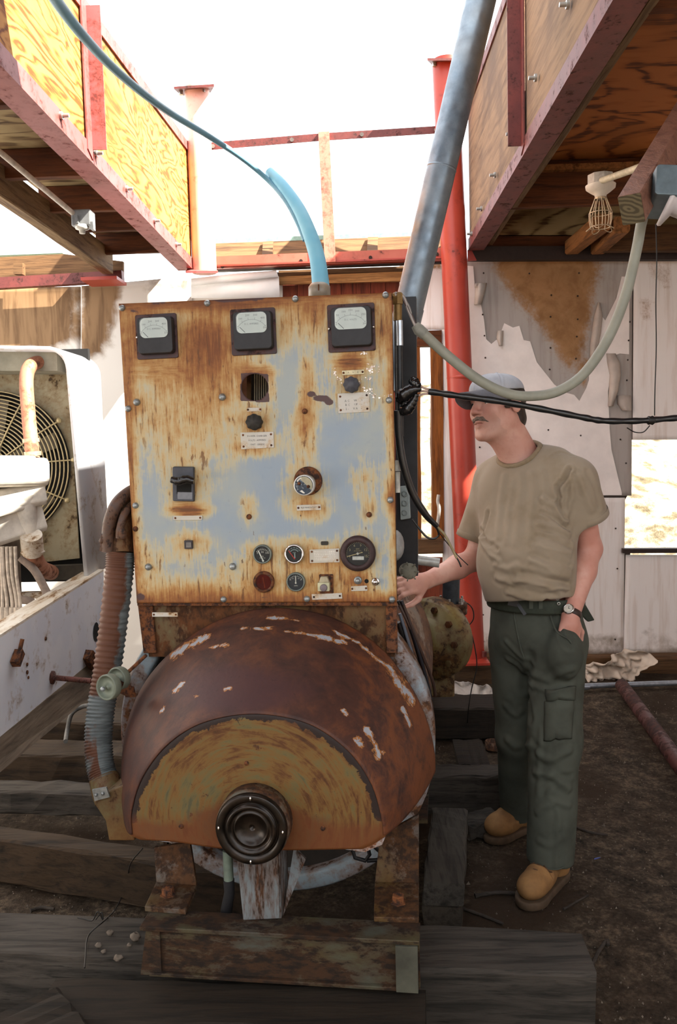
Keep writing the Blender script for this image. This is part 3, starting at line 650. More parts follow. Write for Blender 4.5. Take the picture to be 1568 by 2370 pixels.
face = mb.build('control_panel', PANEL, G, True, attrs={'rust': np.stack((o, deep, np.clip(horiz, 0, 1)), 1)}, recalc=False)
face['label'] = 'pale blue control panel face streaked with rust'
sld = face.modifiers.new('thick', 'SOLIDIFY'); sld.thickness = 0.005; sld.offset = 1
RUSTB = weathered('brown_rusted_steel', '#533423', '#6e4223', '#2a1c18', 0.6, 12, 0.7, '#462a21')
RUSTO = weathered('ochre_rusted_paint', '#694d27', '#573316', '#321d0c', 0.45, 7, 0.65, '#5f583b', streak=(1, 1, .6))
BLKM = plain('black_enamel', '#1d1d20', 0.5, 0, 0.2, 30)
BAKE = plain('bakelite_black', '#26262b', 0.45, 0, 0.15, 20)
ZINC = plain('dull_zinc', '#8f9596', 0.4, 0.6, 0.15, 60)
CHROME = plain('polished_chrome', '#d8d8d8', 0.12, 1.0, 0.02)
BRASS = plain('aged_nameplate_brass', '#b3a888', 0.4, 0.5, 0.12, 60)
SILV = weathered('aluminium_nameplate', '#b9b7b0', '#a8834e', '#6a4a28', 0.12, 16, 0.45, '#b3b0a4', metal=0.0, bump=.1)
INK = plain('black_ink', '#141414', 0.6); INKG = plain('grey_ink', '#5a5a58', 0.7); WHT = plain('white_marking', '#d8d6cc', 0.6); REDN = plain('red_needle', '#d23a2e', 0.5)
DIALW = plain('white_dial', '#dcded8', 0.5, 0, 0.03, 30); DIALB = plain('black_dial', '#10161a', 0.5, 0, 0.1)
DARK = plain('dark_interior', '#0c0b0a', 0.9)
GL = bpy.data.materials.new('glass'); GL.use_nodes = True; nt = GL.node_tree; nt.nodes.clear()
og = nt.nodes.new('ShaderNodeOutputMaterial'); mx = nt.nodes.new('ShaderNodeMixShader'); tr = nt.nodes.new('ShaderNodeBsdfTransparent'); gg = nt.nodes.new('ShaderNodeBsdfGlossy'); fr_ = nt.nodes.new('ShaderNodeFresnel')
gg.inputs['Roughness'].default_value = .05; fr_.inputs[0].default_value = 1.35; tr.inputs[0].default_value = (.93, .95, .94, 1)
nt.links.new(fr_.outputs[0], mx.inputs[0]); nt.links.new(tr.outputs[0], mx.inputs[1]); nt.links.new(gg.outputs[0], mx.inputs[2]); nt.links.new(mx.outputs[0], og.inputs[0])
AMBER = GL.copy(); AMBER.name = 'amber_glass'
for n_ in AMBER.node_tree.nodes:
    if n_.type == 'BSDF_TRANSPARENT': n_.inputs[0].default_value = (.62, .18, .05, 1)
def rrect(w, h, r, n=5):
    out = []
    for cx, cy, a0 in ((w / 2 - r, h / 2 - r, 0), (-w / 2 + r, h / 2 - r, 90), (-w / 2 + r, -h / 2 + r, 180), (w / 2 - r, -h / 2 + r, 270)):
        for k in range(n + 1):
            a = math.radians(a0 + 90 * k / n); out.append((cx + r * math.cos(a), cy + r * math.sin(a)))
    return np.array(out)
def plate(mb, cx, y0, cz, poly, depth, taper=1.0, ang=0.0):
    """outline in the panel plane raised towards the viewer (-y)"""
    ca, sa = math.cos(ang), math.sin(ang); q = np.array(poly); q = np.stack((q[:, 0] * ca - q[:, 1] * sa, q[:, 0] * sa + q[:, 1] * ca), 1); n = len(q)
    a = np.stack((cx + q[:, 0], np.full(n, y0), cz + q[:, 1]), 1); q2 = q * taper
    d = np.stack((cx + q2[:, 0], np.full(n, y0 - depth), cz + q2[:, 1]), 1)
    mb.add(np.concatenate((a, d)), [tuple(range(n)), tuple(range(2 * n - 1, n - 1, -1))] + [(k, k + n, (k + 1) % n + n, (k + 1) % n) for k in range(n)])
def letter(mb, txt, size, x, y, z, ang=0.0):
    ex = np.array((math.cos(ang), 0, math.sin(ang))); ez = np.array((-math.sin(ang), 0, math.cos(ang)))
    v, f = text_mesh(txt, size, (x, y, z), ex, ez, 0.0); v[:, 1] -= 0.0003; mb.add(v, f)
def strip(mb, x, z, a, r0, r1, w, y):
    """tick on a dial: angle a clockwise from up"""
    d = np.array((math.sin(a), math.cos(a))); n = np.array((d[1], -d[0])) * w / 2; p0 = np.array((x, z)) + d * r0; p1 = np.array((x, z)) + d * r1
    mb.add([(q[0], y, q[1]) for q in (p0 - n, p0 + n, p1 + n, p1 - n)], [(0, 1, 2, 3)])
TILT = math.radians(0.6)
METF = weathered('purple_brown_frame', '#3b2c30', '#4c2a22', '#231a1c', .3, 16, .6, '#34282c')
# ---- three square meters
def meter(cx, cy, w, h, label, nums, name, screws):
    p = L(cx, cy, 0); w *= PPM; h *= PPM
    m = MB(); plate(m, p[0], 0, p[2], rrect(w, h, .006), .006, ang=TILT); o = m.build('panel_meter', METF, G, True, bevel=.001); o['label'] = label
    m = MB(); plate(m, p[0] + .002, -.006, p[2] + .001, rrect(w * .87, h * .84, .012), .022, .96, TILT); m.build('meter_case', BLKM, o, True, bevel=.002)
    fy = -.0285; fz = p[2] + h * .17; fx = p[0] + .001; fw, fh = w * .66, h * .44
    m = MB(); q = rrect(fw, fh, .015, 6); plate(m, fx, fy + .0005, fz, q, .0008, 1, TILT); m.build('dial_face', DIALW, o, True)
    mk = MB(); R = fw * .55; zc = fz - fh * .62
    ks = np.linspace(-1.0, 1.0, len(nums))
    arc = [(fx + R * math.sin(a), zc + R * math.cos(a) * .93) for a in np.linspace(-1.0, 1.0, 25)]
    for i in range(24):
        a_, b_ = np.array(arc[i]), np.array(arc[i + 1]); n_ = np.array((a_[1] - b_[1], b_[0] - a_[0])); n_ = n_ / np.hypot(*n_) * .00035
        mk.add([(z_[0], fy - .0006, z_[1]) for z_ in (a_ - n_, b_ - n_, b_ + n_, a_ + n_)], [(0, 1, 2, 3)])
    for k_, t_ in zip(ks, nums):
        strip(mk, fx, zc, k_, R * .93, R * 1.06, .0007, fy - .0006)
        dx, dz = math.sin(k_), math.cos(k_)
        letter(mk, t_, .0085, fx + dx * R * (1.2 if abs(k_) < .9 else .98), fy - .0004, zc + dz * R * (1.2 if abs(k_) < .9 else .78))
    letter(mk, name, .0068, fx, fy - .0004, fz - fh * .06)
    mk.build('lettering', INKG, o, True, recalc=False)
    m = MB(); a_ = np.array((fx - fw * .40, fz - fh * .20)); b_ = np.array((fx - fw * .22, fz - fh * .47)); n_ = np.array((b_[1] - a_[1], a_[0] - b_[0])); n_ = n_ / np.hypot(*n_) * .0008
    m.add([(z_[0], fy - .0012, z_[1]) for z_ in (a_ - n_, a_ + n_, b_ + n_, b_ - n_)], [(0, 1, 2, 3)]); m.build('needle', INK, o, True)
    m = MB(); plate(m, fx, fy - .003, fz, rrect(fw * 1.02, fh * 1.02, .015, 6), .001, 1, TILT); m.build('glass', GL, o, True)
    for sx in screws: m = MB(); m.ball((p[0] + sx * w * .465, -.008, p[2] - .001), .0045, 8, 6); m.build('screw', CHROME, o, True)
meter(364, 779, 99, 102, 'left ammeter in a reddish rusted frame', ['0', '100', '200', '300', '400', '500'], 'D.C. AMPERES', (-1,))
meter(587.5, 768, 105, 104, 'middle ammeter with a clean white dial', ['0', '100', '200', '300', '400', '500'], 'D.C. AMPERES', ())
meter(814, 759, 107, 106, 'voltmeter with a white dial', ['0', '50', '100', '150', '200', '250', '300'], 'D.C. VOLTS', (-1, 1))
# ---- bolts and screws of the panel
def dome(cx, cy, r, m_, name='panel_bolt', h=.5):
    p = L(cx, cy, 0); r *= PPM; m = MB(); m.lathe(p, (0, -1, 0), [(r, 0), (r, r * .25), (r * .82, r * .65), (r * .45, r * .95), (0, r)], 12); m.build(name, m_, G, True)
for x, y in ((283, 713), (480, 702), (684, 692), (893, 683), (297, 946), (317, 931), (314, 1170), (344, 1312), (539, 1311), (515, 919), (901, 926), (904, 1157), (908, 1387), (711, 1386), (518, 1387)):
    dome(x, y, 7.5 if (x, y) not in ((317, 931), (344, 1312), (539, 1311), (515, 919)) else 8.5, ZINC)
for x, y in ((706, 952), (577, 1196), (855, 1191), (314, 1224)): dome(x, y, 6.5, RUSTB, 'rusted_screw')
# ---- cut-out flange and what is seen through it
m = MB(); p = L(590, 896, 0)
CER = plain('pale_ceramic', '#b0a890', .6)
for k in range(9): m = MB(); m.bar(L(590 + k * 5.2, 850, .13), L(590 + k * 5.2, 945, .13), .0028, .004, (0, 1, 0)); m.build('resistor_bar', CER, G, True)
m = MB(); m.bar(L(577, 840, .12), L(577, 950, .12), .012, .01, (0, 1, 0)); m.build('inner_frame', RUSTO, G, True)
m = MB(); m.bar(L(562, 840, .20), L(562, 950, .20), .03, .01, (0, 1, 0)); m.build('inner_plate', plain('pinkish_paint', '#a88272', .6), G, True)
# ---- name plates
def nameplate(quad, label, rows, mat=SILV, ts=None, hole=True, ink=INKG):
    q = [L(x, y, 0) for x, y in quad]; cx, cz = np.mean([t_[0] for t_ in q]), np.mean([t_[2] for t_ in q])
    m = MB(); m.prism([(t_[0], -.0005, t_[2]) for t_ in q], (0, -.0022, 0)); o = m.build('nameplate', mat, G, True, bevel=.0006); o['label'] = label
    w = q[1][0] - q[0][0]; h = q[0][2] - q[3][2]; ang = math.atan2(q[1][2] - q[0][2], q[1][0] - q[0][0])
    if rows:
        m = MB(); n = len(rows); t0 = ts or h / (n + 1.2) * .8
        for i, r_ in enumerate(rows): letter(m, r_, t0, cx, -.0028, cz + h * .5 - h * (i + 1) / (n + 1) , ang)
        m.build('lettering', ink, o, True, recalc=False)
    if hole:
        cs = [(.08, .16), (.92, .16), (.08, .84), (.92, .84)] if h > .025 else [(.07, .5), (.93, .5)]
        for a, b_ in cs:
            pt = q[0] * (1 - a) * (1 - b_) + q[1] * a * (1 - b_) + q[2] * a * b_ + q[3] * (1 - a) * b_
            m = MB(); m.ball((pt[0], -.0032, pt[2]), (.0033, .0015, .0033), 8, 5); m.build('rivet', RUSTB, o, True)
nameplate([(557, 1001), (634, 999), (635, 1036), (559, 1040)], 'aluminium plate below the middle knob', ['POWER CHARGER', 'VOLTS  AMPERES', 'UNIT  GRADE'], SILV, .0072)
nameplate([(782, 911), (855, 907), (857, 953), (784, 957)], 'larger aluminium plate below the grey knob', ['', 'A C     W     1', 'B C     UP    -', '2 -     V A    -'])
nameplate([(792, 858), (843, 855), (844, 866), (793, 869)], 'thin brass plate above the grey knob', ['A      A      B'], BRASS, .006)
nameplate([(572, 944), (605, 943), (606, 952), (573, 953)], 'small aluminium tag under the cut-out', [])
nameplate([(687, 1169), (743, 1167), (744, 1180), (688, 1182)], 'aluminium plate below the dial knob', ['FLD RHEOSTAT'], SILV, .0068)
nameplate([(402, 1194), (469, 1193), (469, 1203), (402, 1204)], 'thin plate below the breaker', [], SILV)
nameplate([(717, 1272), (786, 1269), (787, 1301), (718, 1303)], 'instruction plate beside the tachometer', [], SILV)
q_ = L(752, 1286, 0); m = MB()
for i in range(6):
    x_ = -.032
    while x_ < .030:
        w_ = rng.uniform(.002, .006); m.box((q_[0] + x_ + w_ / 2, -.0030, q_[2] + .013 - i * .0050), (w_, .0006, .0022)); x_ += w_ + .0014
stuff(m.build('embossed_lines', plain('worn_embossing', '#d2d0c8', .4), G, True))
nameplate([(722, 1375), (792, 1372), (793, 1385), (723, 1388)], 'blank plate below the square switch', [], SILV)
nameplate([(813, 1357), (850, 1355), (851, 1367), (814, 1368)], 'small plate below the push buttons', [], SILV)
# ---- knobs
def knob(cx, cy, r, label, m_, lobes=9, depth=.028):
    p = L(cx, cy, 0); r *= PPM; ang = np.arange(lobes * 8) * 2 * PI / (lobes * 8); rr = r * (1 + .055 * np.cos(ang * lobes)); n = len(ang); V = []
    prof = [(1, 0), (1, depth * .8), (.93, depth), (.62, depth), (.58, depth + .003), (.0, depth + .003)]
    for k, h in prof: V += [(p[0] + k * q * math.cos(a), -h, p[2] + k * q * math.sin(a)) for q, a in zip(rr, ang)]
    m = MB(); m.grid(np.array(V), len(prof), n).wrap(len(prof), n); o = m.build('control_knob', m_, G, True); o['label'] = label
knob(591, 977, 18, 'black knob under the cut-out', plain('dull_black_bakelite', '#2a2824', .7, 0, .2), 8)
knob(815, 891, 17.5, 'grey knob under the voltmeter', plain('grey_bakelite', '#44454c', .6, 0, .1), 8)
# ---- rheostat: dark disc and the hand dial
p = L(714, 1113, 0); R = 33 * PPM
m = MB(); m.lathe(p, (0, -1, 0), [(R, 0), (R, .006), (R * .9, .010), (R * .3, .010), (0, .010)], 36); o = m.build('rheostat_disc', RUSTB, G, True)
m = MB(); a_ = p + np.array((.002, -.010, -.004)); b_ = L(704, 1123, -.055); m.tube([a_, b_], [R * .52, R * .60], 28); o = m.build('rheostat_knob', plain('cream_bakelite', '#9c9780', .5), G, True)
c0 = b_; r = 23.5 * PPM
m = MB(); m.lathe(c0 + np.array((0, .012, 0)), (0, -1, 0), [(r, -.012), (r, .012), (r * .96, .015), (r * .9, .015)], 36); m.build('rim', plain('white_rim', '#d0d2d0', .3, .4), o, True)
m = MB(); m.lathe(c0, (0, -1, 0), [(r * .92, .001), (0, .001)], 32); m.build('dial_plate', weathered('worn_dial_plate', '#2e3b4a', '#1c232b', '#8f99a0', .35, 60, .4), o, True)
m = MB()
for k in range(15): strip(m, c0[0], c0[2], -1.0 + k * .13, r * .66, r * .82, .0022, c0[1] - .0018)
stuff(m.build('scale_marks', WHT, o, True)); m = MB(); m.prism([(c0[0] - .013, c0[1] - .0015, c0[2] - .017), (c0[0] - .002, c0[1] - .0015, c0[2] - .024), (c0[0] + .003, c0[1] - .0015, c0[2] - .023), (c0[0] - .006, c0[1] - .0015, c0[2] - .014)], (0, -.0004, 0))
m.build('white_sticker', WHT, o, True)
for dx, dz in ((-.014, .005), (.013, -.004)):
    m = MB(); m.ball(c0 + np.array((dx, -.003, dz)), .005, 8, 6); m.build('screw', RUSTB, o, True)
# ---- breaker with its taped handle
p = L(427, 1120, 0); w, h = 52 * PPM, 82 * PPM
m = MB(); q = rrect(w, h, .004); a0 = math.radians(-2)
plate(m, p[0], 0, p[2], q, .014, .97, a0); o = m.build('breaker', plain('dark_grey_bakelite', '#3a3d45', .5, 0, .12), G, True, bevel=.002); o['label'] = 'dark grey breaker with a taped handle'
m = MB(); plate(m, p[0] + .003, -.0142, p[2] - .009, rrect(w * .68, h * .40, .002), .0006, 1, a0); m.build('slot', DARK, o, True)
m = MB(); plate(m, p[0] + .005, -.0142, p[2] - h * .33, rrect(w * .68, h * .2, .002), .0012, 1, a0); m.build('cover', plain('worn_grey', '#6d7076', .5), o, True)
m = MB()
hp = L(423, 1112, -.045)
for k in range(13):
    t_ = k / 12 - .5
m.tube([hp + np.array((t_ * 54 * PPM, 0, .003 * math.sin(9 * t_))) for t_ in np.linspace(-.5, .5, 15)], [.006 + .007 * math.sin(PI * min(max(k / 14, .06), .94)) ** .4 + .0012 * math.sin(k * 2.6) for k in range(15)], 12)
m.bar(hp + np.array((0.004, 0, 0)), (p[0] + .004, -.012, p[2] + .01), .022, .012, (0, 0, 1)); m.build('taped_handle', plain('black_tape', '#101012', .25, 0, .2, 60, .6, .8), o, True)
# ---- small square indicator and other little things
p = L(438, 1260, 0)
m = MB(); plate(m, p[0], 0, p[2], rrect(.026, .026, .002), .008); o = m.build('indicator_lamp', plain('dark_bezel', '#332f33', .5), G, True, bevel=.001)
m = MB(); plate(m, p[0] + .002, -.008, p[2], rrect(.016, .016, .001), .003); m.build('lens', plain('grey_lens', '#6d6a68', .3), o, True)
p = L(752, 1257, 0); m = MB(); plate(m, p[0], 0, p[2], rrect(.022, .011, .003), .004); m.build('key_slot', plain('dark_slot', '#2c2a22', .6), G, True)
# ---- round gauges
def gauge(cx, cy, r, name, label, bez, dial, depth=.012, bw=.16, glass=GL):
    p = L(cx, cy, 0); r *= PPM
    m = MB(); m.lathe(p, (0, -1, 0), [(r, 0), (r, depth * .7), (r * (1 - bw * .4), depth), (r * (1 - bw), depth), (r * (1 - bw), depth * .5)], 36); o = m.build(name, bez, G, True); o['label'] = label
    fy = -depth * .55
    m = MB(); m.lathe((p[0], fy, p[2]), (0, -1, 0), [(r * (1 - bw), 0), (0, 0)], 32); m.build('dial_face', dial, o, True)
    m = MB(); m.lathe((p[0], -depth * .9, p[2]), (0, -1, 0), [(r * (1 - bw), 0), (0, .0004)], 28); m.build('glass', glass, o, True)
    return o, p, r, fy - .0006
def needle(o, p, fy, a, r0, r1, m_, w=.0024):
    m = MB(); strip(m, p[0], p[2], a, r0, r1, w, fy - .001); m.ball((p[0] + math.sin(a) * r0, fy - .001, p[2] + math.cos(a) * r0), (w, .0005, w), 8, 5); m.build('needle', m_, o, True)
GREY = plain('dull_grey_bezel', '#6d7670', .4, .4)
o, p, r, fy = gauge(609, 1282, 22.5, 'oil_gauge', 'oil pressure gauge in a dull bezel', GREY, DIALB)
m = MB()
for k in range(9): strip(m, p[0], p[2] - r * .35, -.75 + k * .1875, r * .78, r * .95, .0012, fy)
for t_, x, z in (('0', -.52, .12), ('50', 0, .22), ('100', .5, .12)): letter(m, t_, .0085, p[0] + x * r, fy, p[2] + z * r)
letter(m, 'OIL', .005, p[0], fy, p[2] - r * .22); letter(m, 'PRESSURE', .004, p[0], fy, p[2] - r * .4); m.build('lettering', WHT, o, True, recalc=False)
pn = p + np.array((.0015, 0, -r * .68)); needle(o, pn, fy, -.42, 0, r * 1.15, plain('pale_needle', '#e4e4dc', .4), .0034)
o, p, r, fy = gauge(683, 1281, 23.5, 'temperature_gauge', 'chrome rimmed gauge with a red needle', CHROME, DIALB, .016, .2)
m = MB()
for k, t_ in enumerate(('100', '140', '180', '220', '260')): letter(m, t_, .0052, p[0] + r * .66 * math.sin(-.9 + k * .45), fy, p[2] - r * .05 + r * .66 * math.cos(-.9 + k * .45), .9 - k * .45)
for k in range(13): strip(m, p[0], p[2] - r * .05, -.9 + k * .15, r * .42, r * .52, .001, fy)
letter(m, 'TEMP', .004, p[0], fy, p[2] + r * .12); strip(m, p[0] + .0012, p[2], PI, -.002, r * .42, .0025, fy); m.build('lettering', plain('pale_blue_marking', '#b8d2d2', .5), o, True, recalc=False)
needle(o, p + np.array((0, 0, -r * .46)), fy, -.62, 0, r * .98, REDN)
o, p, r, fy = gauge(612, 1346, 25, 'rusted_gauge', 'rusted gauge with a brown stained glass', RUSTB, plain('brown_dial', '#7a3c18', .6, 0, .3, 8), .012, .26, AMBER)
needle(o, p + np.array((.003, 0, -r * .5)), fy, -.16, 0, r * .95, plain('ivory_needle', '#d9cfae', .5), .0016)
o, p, r, fy = gauge(686, 1346, 22.5, 'ammeter_gauge', 'small round ammeter with a blue dial', GREY, plain('blue_black_dial', '#16222e', .5, 0, .1))
m = MB()
for k in range(9): strip(m, p[0], p[2] - r * .1, -.95 + k * .2375, r * .66, r * .78, .0014, fy)
for t_, x, z in (('60', -.56, .22), ('30', -.3, .36), ('30', .3, .36), ('60', .56, .22)): letter(m, t_, .0055, p[0] + x * r, fy, p[2] + z * r)
letter(m, 'AMPS', .0048, p[0], fy, p[2] - r * .4); m.build('lettering', WHT, o, True, recalc=False)
needle(o, p + np.array((0, 0, -r * .1)), fy, 0.0, 0, r * .72, WHT, .0028)
o, p, r, fy = gauge(829.5, 1280, 41, 'tachometer', 'large tachometer in a dark rusted rim', plain('dark_rusted_rim', '#3a2a2a', .55, .2, .25, 25), DIALB, .02, .33)
m = MB(); rd = r * .67
for k in range(26): strip(m, p[0], p[2], -1.9 + k * .152, rd * .88, rd * .97, .0009, fy)
for k, t_ in enumerate(('0', '3', '6', '9', '12', '15')):
    a = -1.9 + k * .76; letter(m, t_, .0105, p[0] + rd * .72 * math.sin(a), fy, p[2] + rd * .72 * math.cos(a))
letter(m, 'RPM', .0055, p[0], fy, p[2] + rd * .38); letter(m, 'HUNDREDS', .0042, p[0], fy, p[2] + rd * .22); m.build('lettering', plain('cream_marking', '#b3a67f', .6), o, True, recalc=False)
m = MB(); plate(m, p[0] + .001, fy, p[2] - rd * .38, rrect(.034, .0105, .001), .001); m.build('counter', plain('white_counter', '#d5d6d2', .25), o, True)
needle(o, p, fy - .001, -1.83, -rd * .38, rd * .95, plain('gold_needle', '#d8c38e', .4), .0018)
m = MB(); m.ball((p[0], fy - .002, p[2]), .004, 10, 6); m.build('needle_hub', WHT, o, True)
# ---- square push switch, push buttons
p = L(753, 1351, 0)
m = MB(); plate(m, p[0] + .004, 0, p[2], rrect(.042, .058, .003), .003); o = m.build('selector_switch', RUSTB, G, True); o['label'] = 'square cream switch block in a rusted recess'
m = MB(); plate(m, p[0] - .002, -.003, p[2] - .006, rrect(.036, .026, .002), .02, .97); m.build('block', plain('cream_plastic', '#b5b596', .5), o, True, bevel=.001)
m = MB(); plate(m, p[0] - .001, -.003, p[2] + .014, [(-.016, -.008), (.016, -.008), (.010, .010), (-.010, .010)], .014, .95); m.build('lever', plain('worn_cream', '#a29a82', .5), o, True, bevel=.001)
m = MB(); m.lathe((p[0] - .001, -.023, p[2] - .008), (0, -1, 0), [(.011, 0), (.011, .004), (.008, .006), (0, .006)], 18); m.build('button', plain('mauve_grey', '#6d6468', .5), o, True)
for cx, cy, mt, lab in ((829, 1343, ZINC, 'grey push button in a rusted nut'), (870, 1346, CHROME, 'bright push button')):
    p = L(cx, cy, 0); m = MB(); m.lathe(p, (0, -1, 0), [(.012, 0), (.012, .003), (.010, .005), (.007, .005), (.007, .012), (.005, .015), (0, .016)], 16); o = m.build('push_button', mt, G, True); o['label'] = lab
p = L(849, 1345, 0); m = MB(); m.lathe(p, (0, -1, 0), [(.0065, .0004), (0, .0004)], 14); m.build('empty_hole', DARK, G, True)
# ---- bare foil-like flakes near the voltmeter
m = MB()
for cx, cy, k in ((843, 818, 8), (858, 850, 14), (778, 865, 8), (786, 881, 9), (866, 858, 10), (845, 878, 7), (852, 905, 14), (864, 912, 9), (898, 915, 6)):
    for _ in range(k):
        p = L(cx + rng.normal(0, 6), cy + rng.normal(0, 4.5), 0); a = rng.uniform(0, 6.3); rr = rng.uniform(.0015, .0042)
        m.add([(p[0] + rr * math.cos(a + q) * (1 + .5 * rng.random()), -.0009 - .0012 * rng.random(), p[2] + rr * math.sin(a + q)) for q in (0, 2, 4.2)], [(0, 1, 2)])
stuff(m.build('paint_flakes', plain('shiny_peeling_flake', '#cfc0b4', .2, .5, .1), G, True))
# ---- cabinet behind the face
TLl, TRl, BRl, BLl = [L(*q, 0) for q in (TL, TR, BR, BL)]
def side(a, b_, name, dpt, m_=RUSTO, th=(0, 0, 0)):
    m = MB(); q = [a + (0, .005, 0), b_ + (0, .005, 0), b_ + (0, dpt, 0), a + (0, dpt, 0)]; m.prism(q, th); m.build(name, m_, G, True)
side(TLl, TRl, 'cabinet_top', .10, RUSTO, (0, 0, -.004)); side(TLl, BLl, 'cabinet_side', .10, RUSTO, (.004, 0, 0)); side(TRl, BRl, 'cabinet_side', .028, RUSTO, (-.004, 0, 0)); side(BLl, BRl, 'cabinet_bottom', .1, RUSTB, (0, 0, .004))
m = MB(); m.prism([TLl + (.03, .22, -.02), TRl + (-.1, .22, -.02), BRl + (-.1, .22, .02), BLl + (.03, .22, .02)], (0, .004, 0)); m.build('cabinet_back', BLKM, G, True)
for xk in (TRl[0] - .10,):
    m = MB(); m.bar((xk, .20, TRl[2] - .03), (xk, .20, BRl[2] + .02), .03, .03, (0, 1, 0)); m.build('cabinet_post', BLKM, G, True)
# meter backs, wires and a terminal board inside
m = MB(); m.box((TRl[0] - .17, .10, 1.62), (.12, .10, .30)); m.box((TRl[0] - .2, .10, 1.3), (.10, .10, .14)); m.build('terminal_board', BLKM, G, True, bevel=.004)
# skirt under the panel and its angle posts
m = MB(); m.prism([L(x, y, .03) for x, y in ((330, 1392), (915, 1392), (915, 1520), (345, 1520))], (0, .004, 0)); m.build('skirt_panel', RUSTO, G, True)
for (x0, x1, y0, y1, xb0, xb1) in ((318, 352, 1394, 1512, 332, 362), (893, 919, 1394, 1512, 895, 921)):
    m = MB(); m.prism([L(x0, y0, .02), L(x1, y0, .02), L(xb1, y1, .02), L(xb0, y1, .02)], (0, .012, 0)); m.build('corner_post', RUSTB, G, True, bevel=.002)
m = MB(); m.prism([L(x, y, .005) for x, y in ((318, 1392), (919, 1390), (919, 1402), (318, 1402))], (0, .012, 0)); m.build('bottom_ledge', RUSTB, G, True)
nameplate([(353, 1417), (412, 1417), (412, 1427), (353, 1427)], 'narrow blank plate on the skirt', []) 
# ================================================================ rusty hood over the exciter end
YR, YF = -.02, -.42
front = spline([(303, 1934), (301, 1880), (326, 1800), (385, 1722), (470, 1669), (590, 1648), (715, 1672), (808, 1735), (862, 1810), (885, 1880), (893, 1936)], 8)
rear = spline([(290, 1850), (284, 1770), (300, 1665), (345, 1570), (425, 1487), (520, 1432), (630, 1409), (760, 1428), (870, 1492), (942, 1578), (984, 1660), (1003, 1735), (1006, 1785)], 8)
def resamp(p, n):
    d = np.r_[0, np.cumsum(np.hypot(*np.diff(p, axis=0).T))]; t = np.linspace(0, d[-1], n); return np.stack((np.interp(t, d, p[:, 0]), np.interp(t, d, p[:, 1])), 1)
NA, NL = 170, 50
fr3 = np.array([L(x, y, YF) for x, y in resamp(front, NA)]); re3 = np.array([L(x, y, YR) for x, y in resamp(rear, NA)])
V = []
for k in range(NL):
    t = k / (NL - 1); bulge = .012 * math.sin(PI * t)
    q = fr3 * (1 - t) + re3 * t; cen = q.mean(0); d = q - cen; d[:, 1] = 0; d /= np.linalg.norm(d, axis=1)[:, None] + 1e-9
    edge_ = .006 * math.exp(-t * 22)
    V.append(q + d * (bulge - edge_))
V = np.concatenate(V); pxs = PXL(LW(V)); X, Y = pxs[:, 0], pxs[:, 1]
flk = np.zeros(len(V))
def streak(pts, w, val=1.0):
    pts = np.array(pts, float)
    for a, b_ in zip(pts[:-1], pts[1:]):
        ab = b_ - a; t = np.clip(((X - a[0]) * ab[0] + (Y - a[1]) * ab[1]) / (ab @ ab), 0, 1); d = np.hypot(X - a[0] - t * ab[0], Y - a[1] - t * ab[1])
        np.maximum(flk, val * np.exp(-(d / (w * 1.5)) ** 2), out=flk)
for pts, w in [([(402, 1522), (430, 1500), (478, 1476)], 9), ([(620, 1432), (660, 1434), (690, 1438)], 4), ([(560, 1458), (630, 1456)], 4), ([(660, 1463), (760, 1478), (800, 1492)], 4), ([(740, 1478), (790, 1488)], 6), ([(770, 1462), (830, 1490), (870, 1525)], 3.5), ([(865, 1520), (905, 1552)], 5), ([(900, 1550), (930, 1592), (950, 1625)], 11), ([(410, 1600), (425, 1585)], 7), ([(490, 1500), (530, 1494)], 4), ([(520, 1598), (535, 1595)], 3.5), ([(825, 1712), (835, 1728)], 7), ([(846, 1690), (862, 1715), (876, 1752)], 7), ([(862, 1735), (884, 1742)], 6), ([(793, 1645), (800, 1655)], 5), ([(930, 1640), (948, 1680)], 5), ([(445, 1618), (460, 1612)], 3), ([(376, 1648), (384, 1638)], 3.5)]: streak(pts, w)
orange = np.clip(.9 - (V[:, 0].max() - V[:, 0]) * 2.6, 0, 1) * .8 + np.exp(-((Y - 1440 - 60 * np.abs((X - 640) / 330) ** 2) / 45) ** 2) * .3
purple = np.exp(-(((X - 560) / 180) ** 2 + ((Y - 1600) / 70) ** 2))
b = NB('rusted_hood', 0.62, 0, 0.4)
at = b.attr('rust'); n = b.noise(14, 8, 0.7, .4); n2 = b.noise(60, 5, 0.65); n3 = b.noise(4, 4, .6)
base = b.ramp(n, (0.3, '#281612'), (0.5, '#41241a'), (0.68, '#56311d'))
base = b.mix(b.math('MULTIPLY', b.step(b.math('ADD', at[1], b.math('MULTIPLY', b.math('SUBTRACT', n, .5), 1.6)), 0.3, 0.75), 0.75), base, '#6d3c1b')
base = b.mix(b.math('MULTIPLY', b.step(b.math('ADD', at[2], b.math('MULTIPLY', b.math('SUBTRACT', n3, .5), .8)), .3, .8), .8), base, '#3e2324')
base = b.mix(b.math('MULTIPLY', b.step(n2, .6, .72), .6), base, '#25130f')
fk = b.math('ADD', b.math('MULTIPLY', at[0], .62), b.math('ADD', b.math('MULTIPLY', b.math('SUBTRACT', b.noise(26, 6, .75, .6), .5), 1.5), b.math('MULTIPLY', b.math('SUBTRACT', n2, .5), .5)))
base = b.mix(b.step(fk, .40, .47), base, '#966433'); base = b.mix(b.step(fk, .54, .58), base, b.mix(n, '#a6a8ac', '#7e8996'))
b.col(base); b.bump(b.math('ADD', n2, n), .3, .002); HOOD = b.m
mb = MB(); mb.grid(V, NL, NA); o = mb.build('hood', HOOD, G, True, attrs={'rust': np.stack((flk, orange, purple), 1)}, recalc=False); o['label'] = 'curved hood sheet in dark purple-brown rust with pale flakes'
md = o.modifiers.new('thick', 'SOLIDIFY'); md.thickness = .004
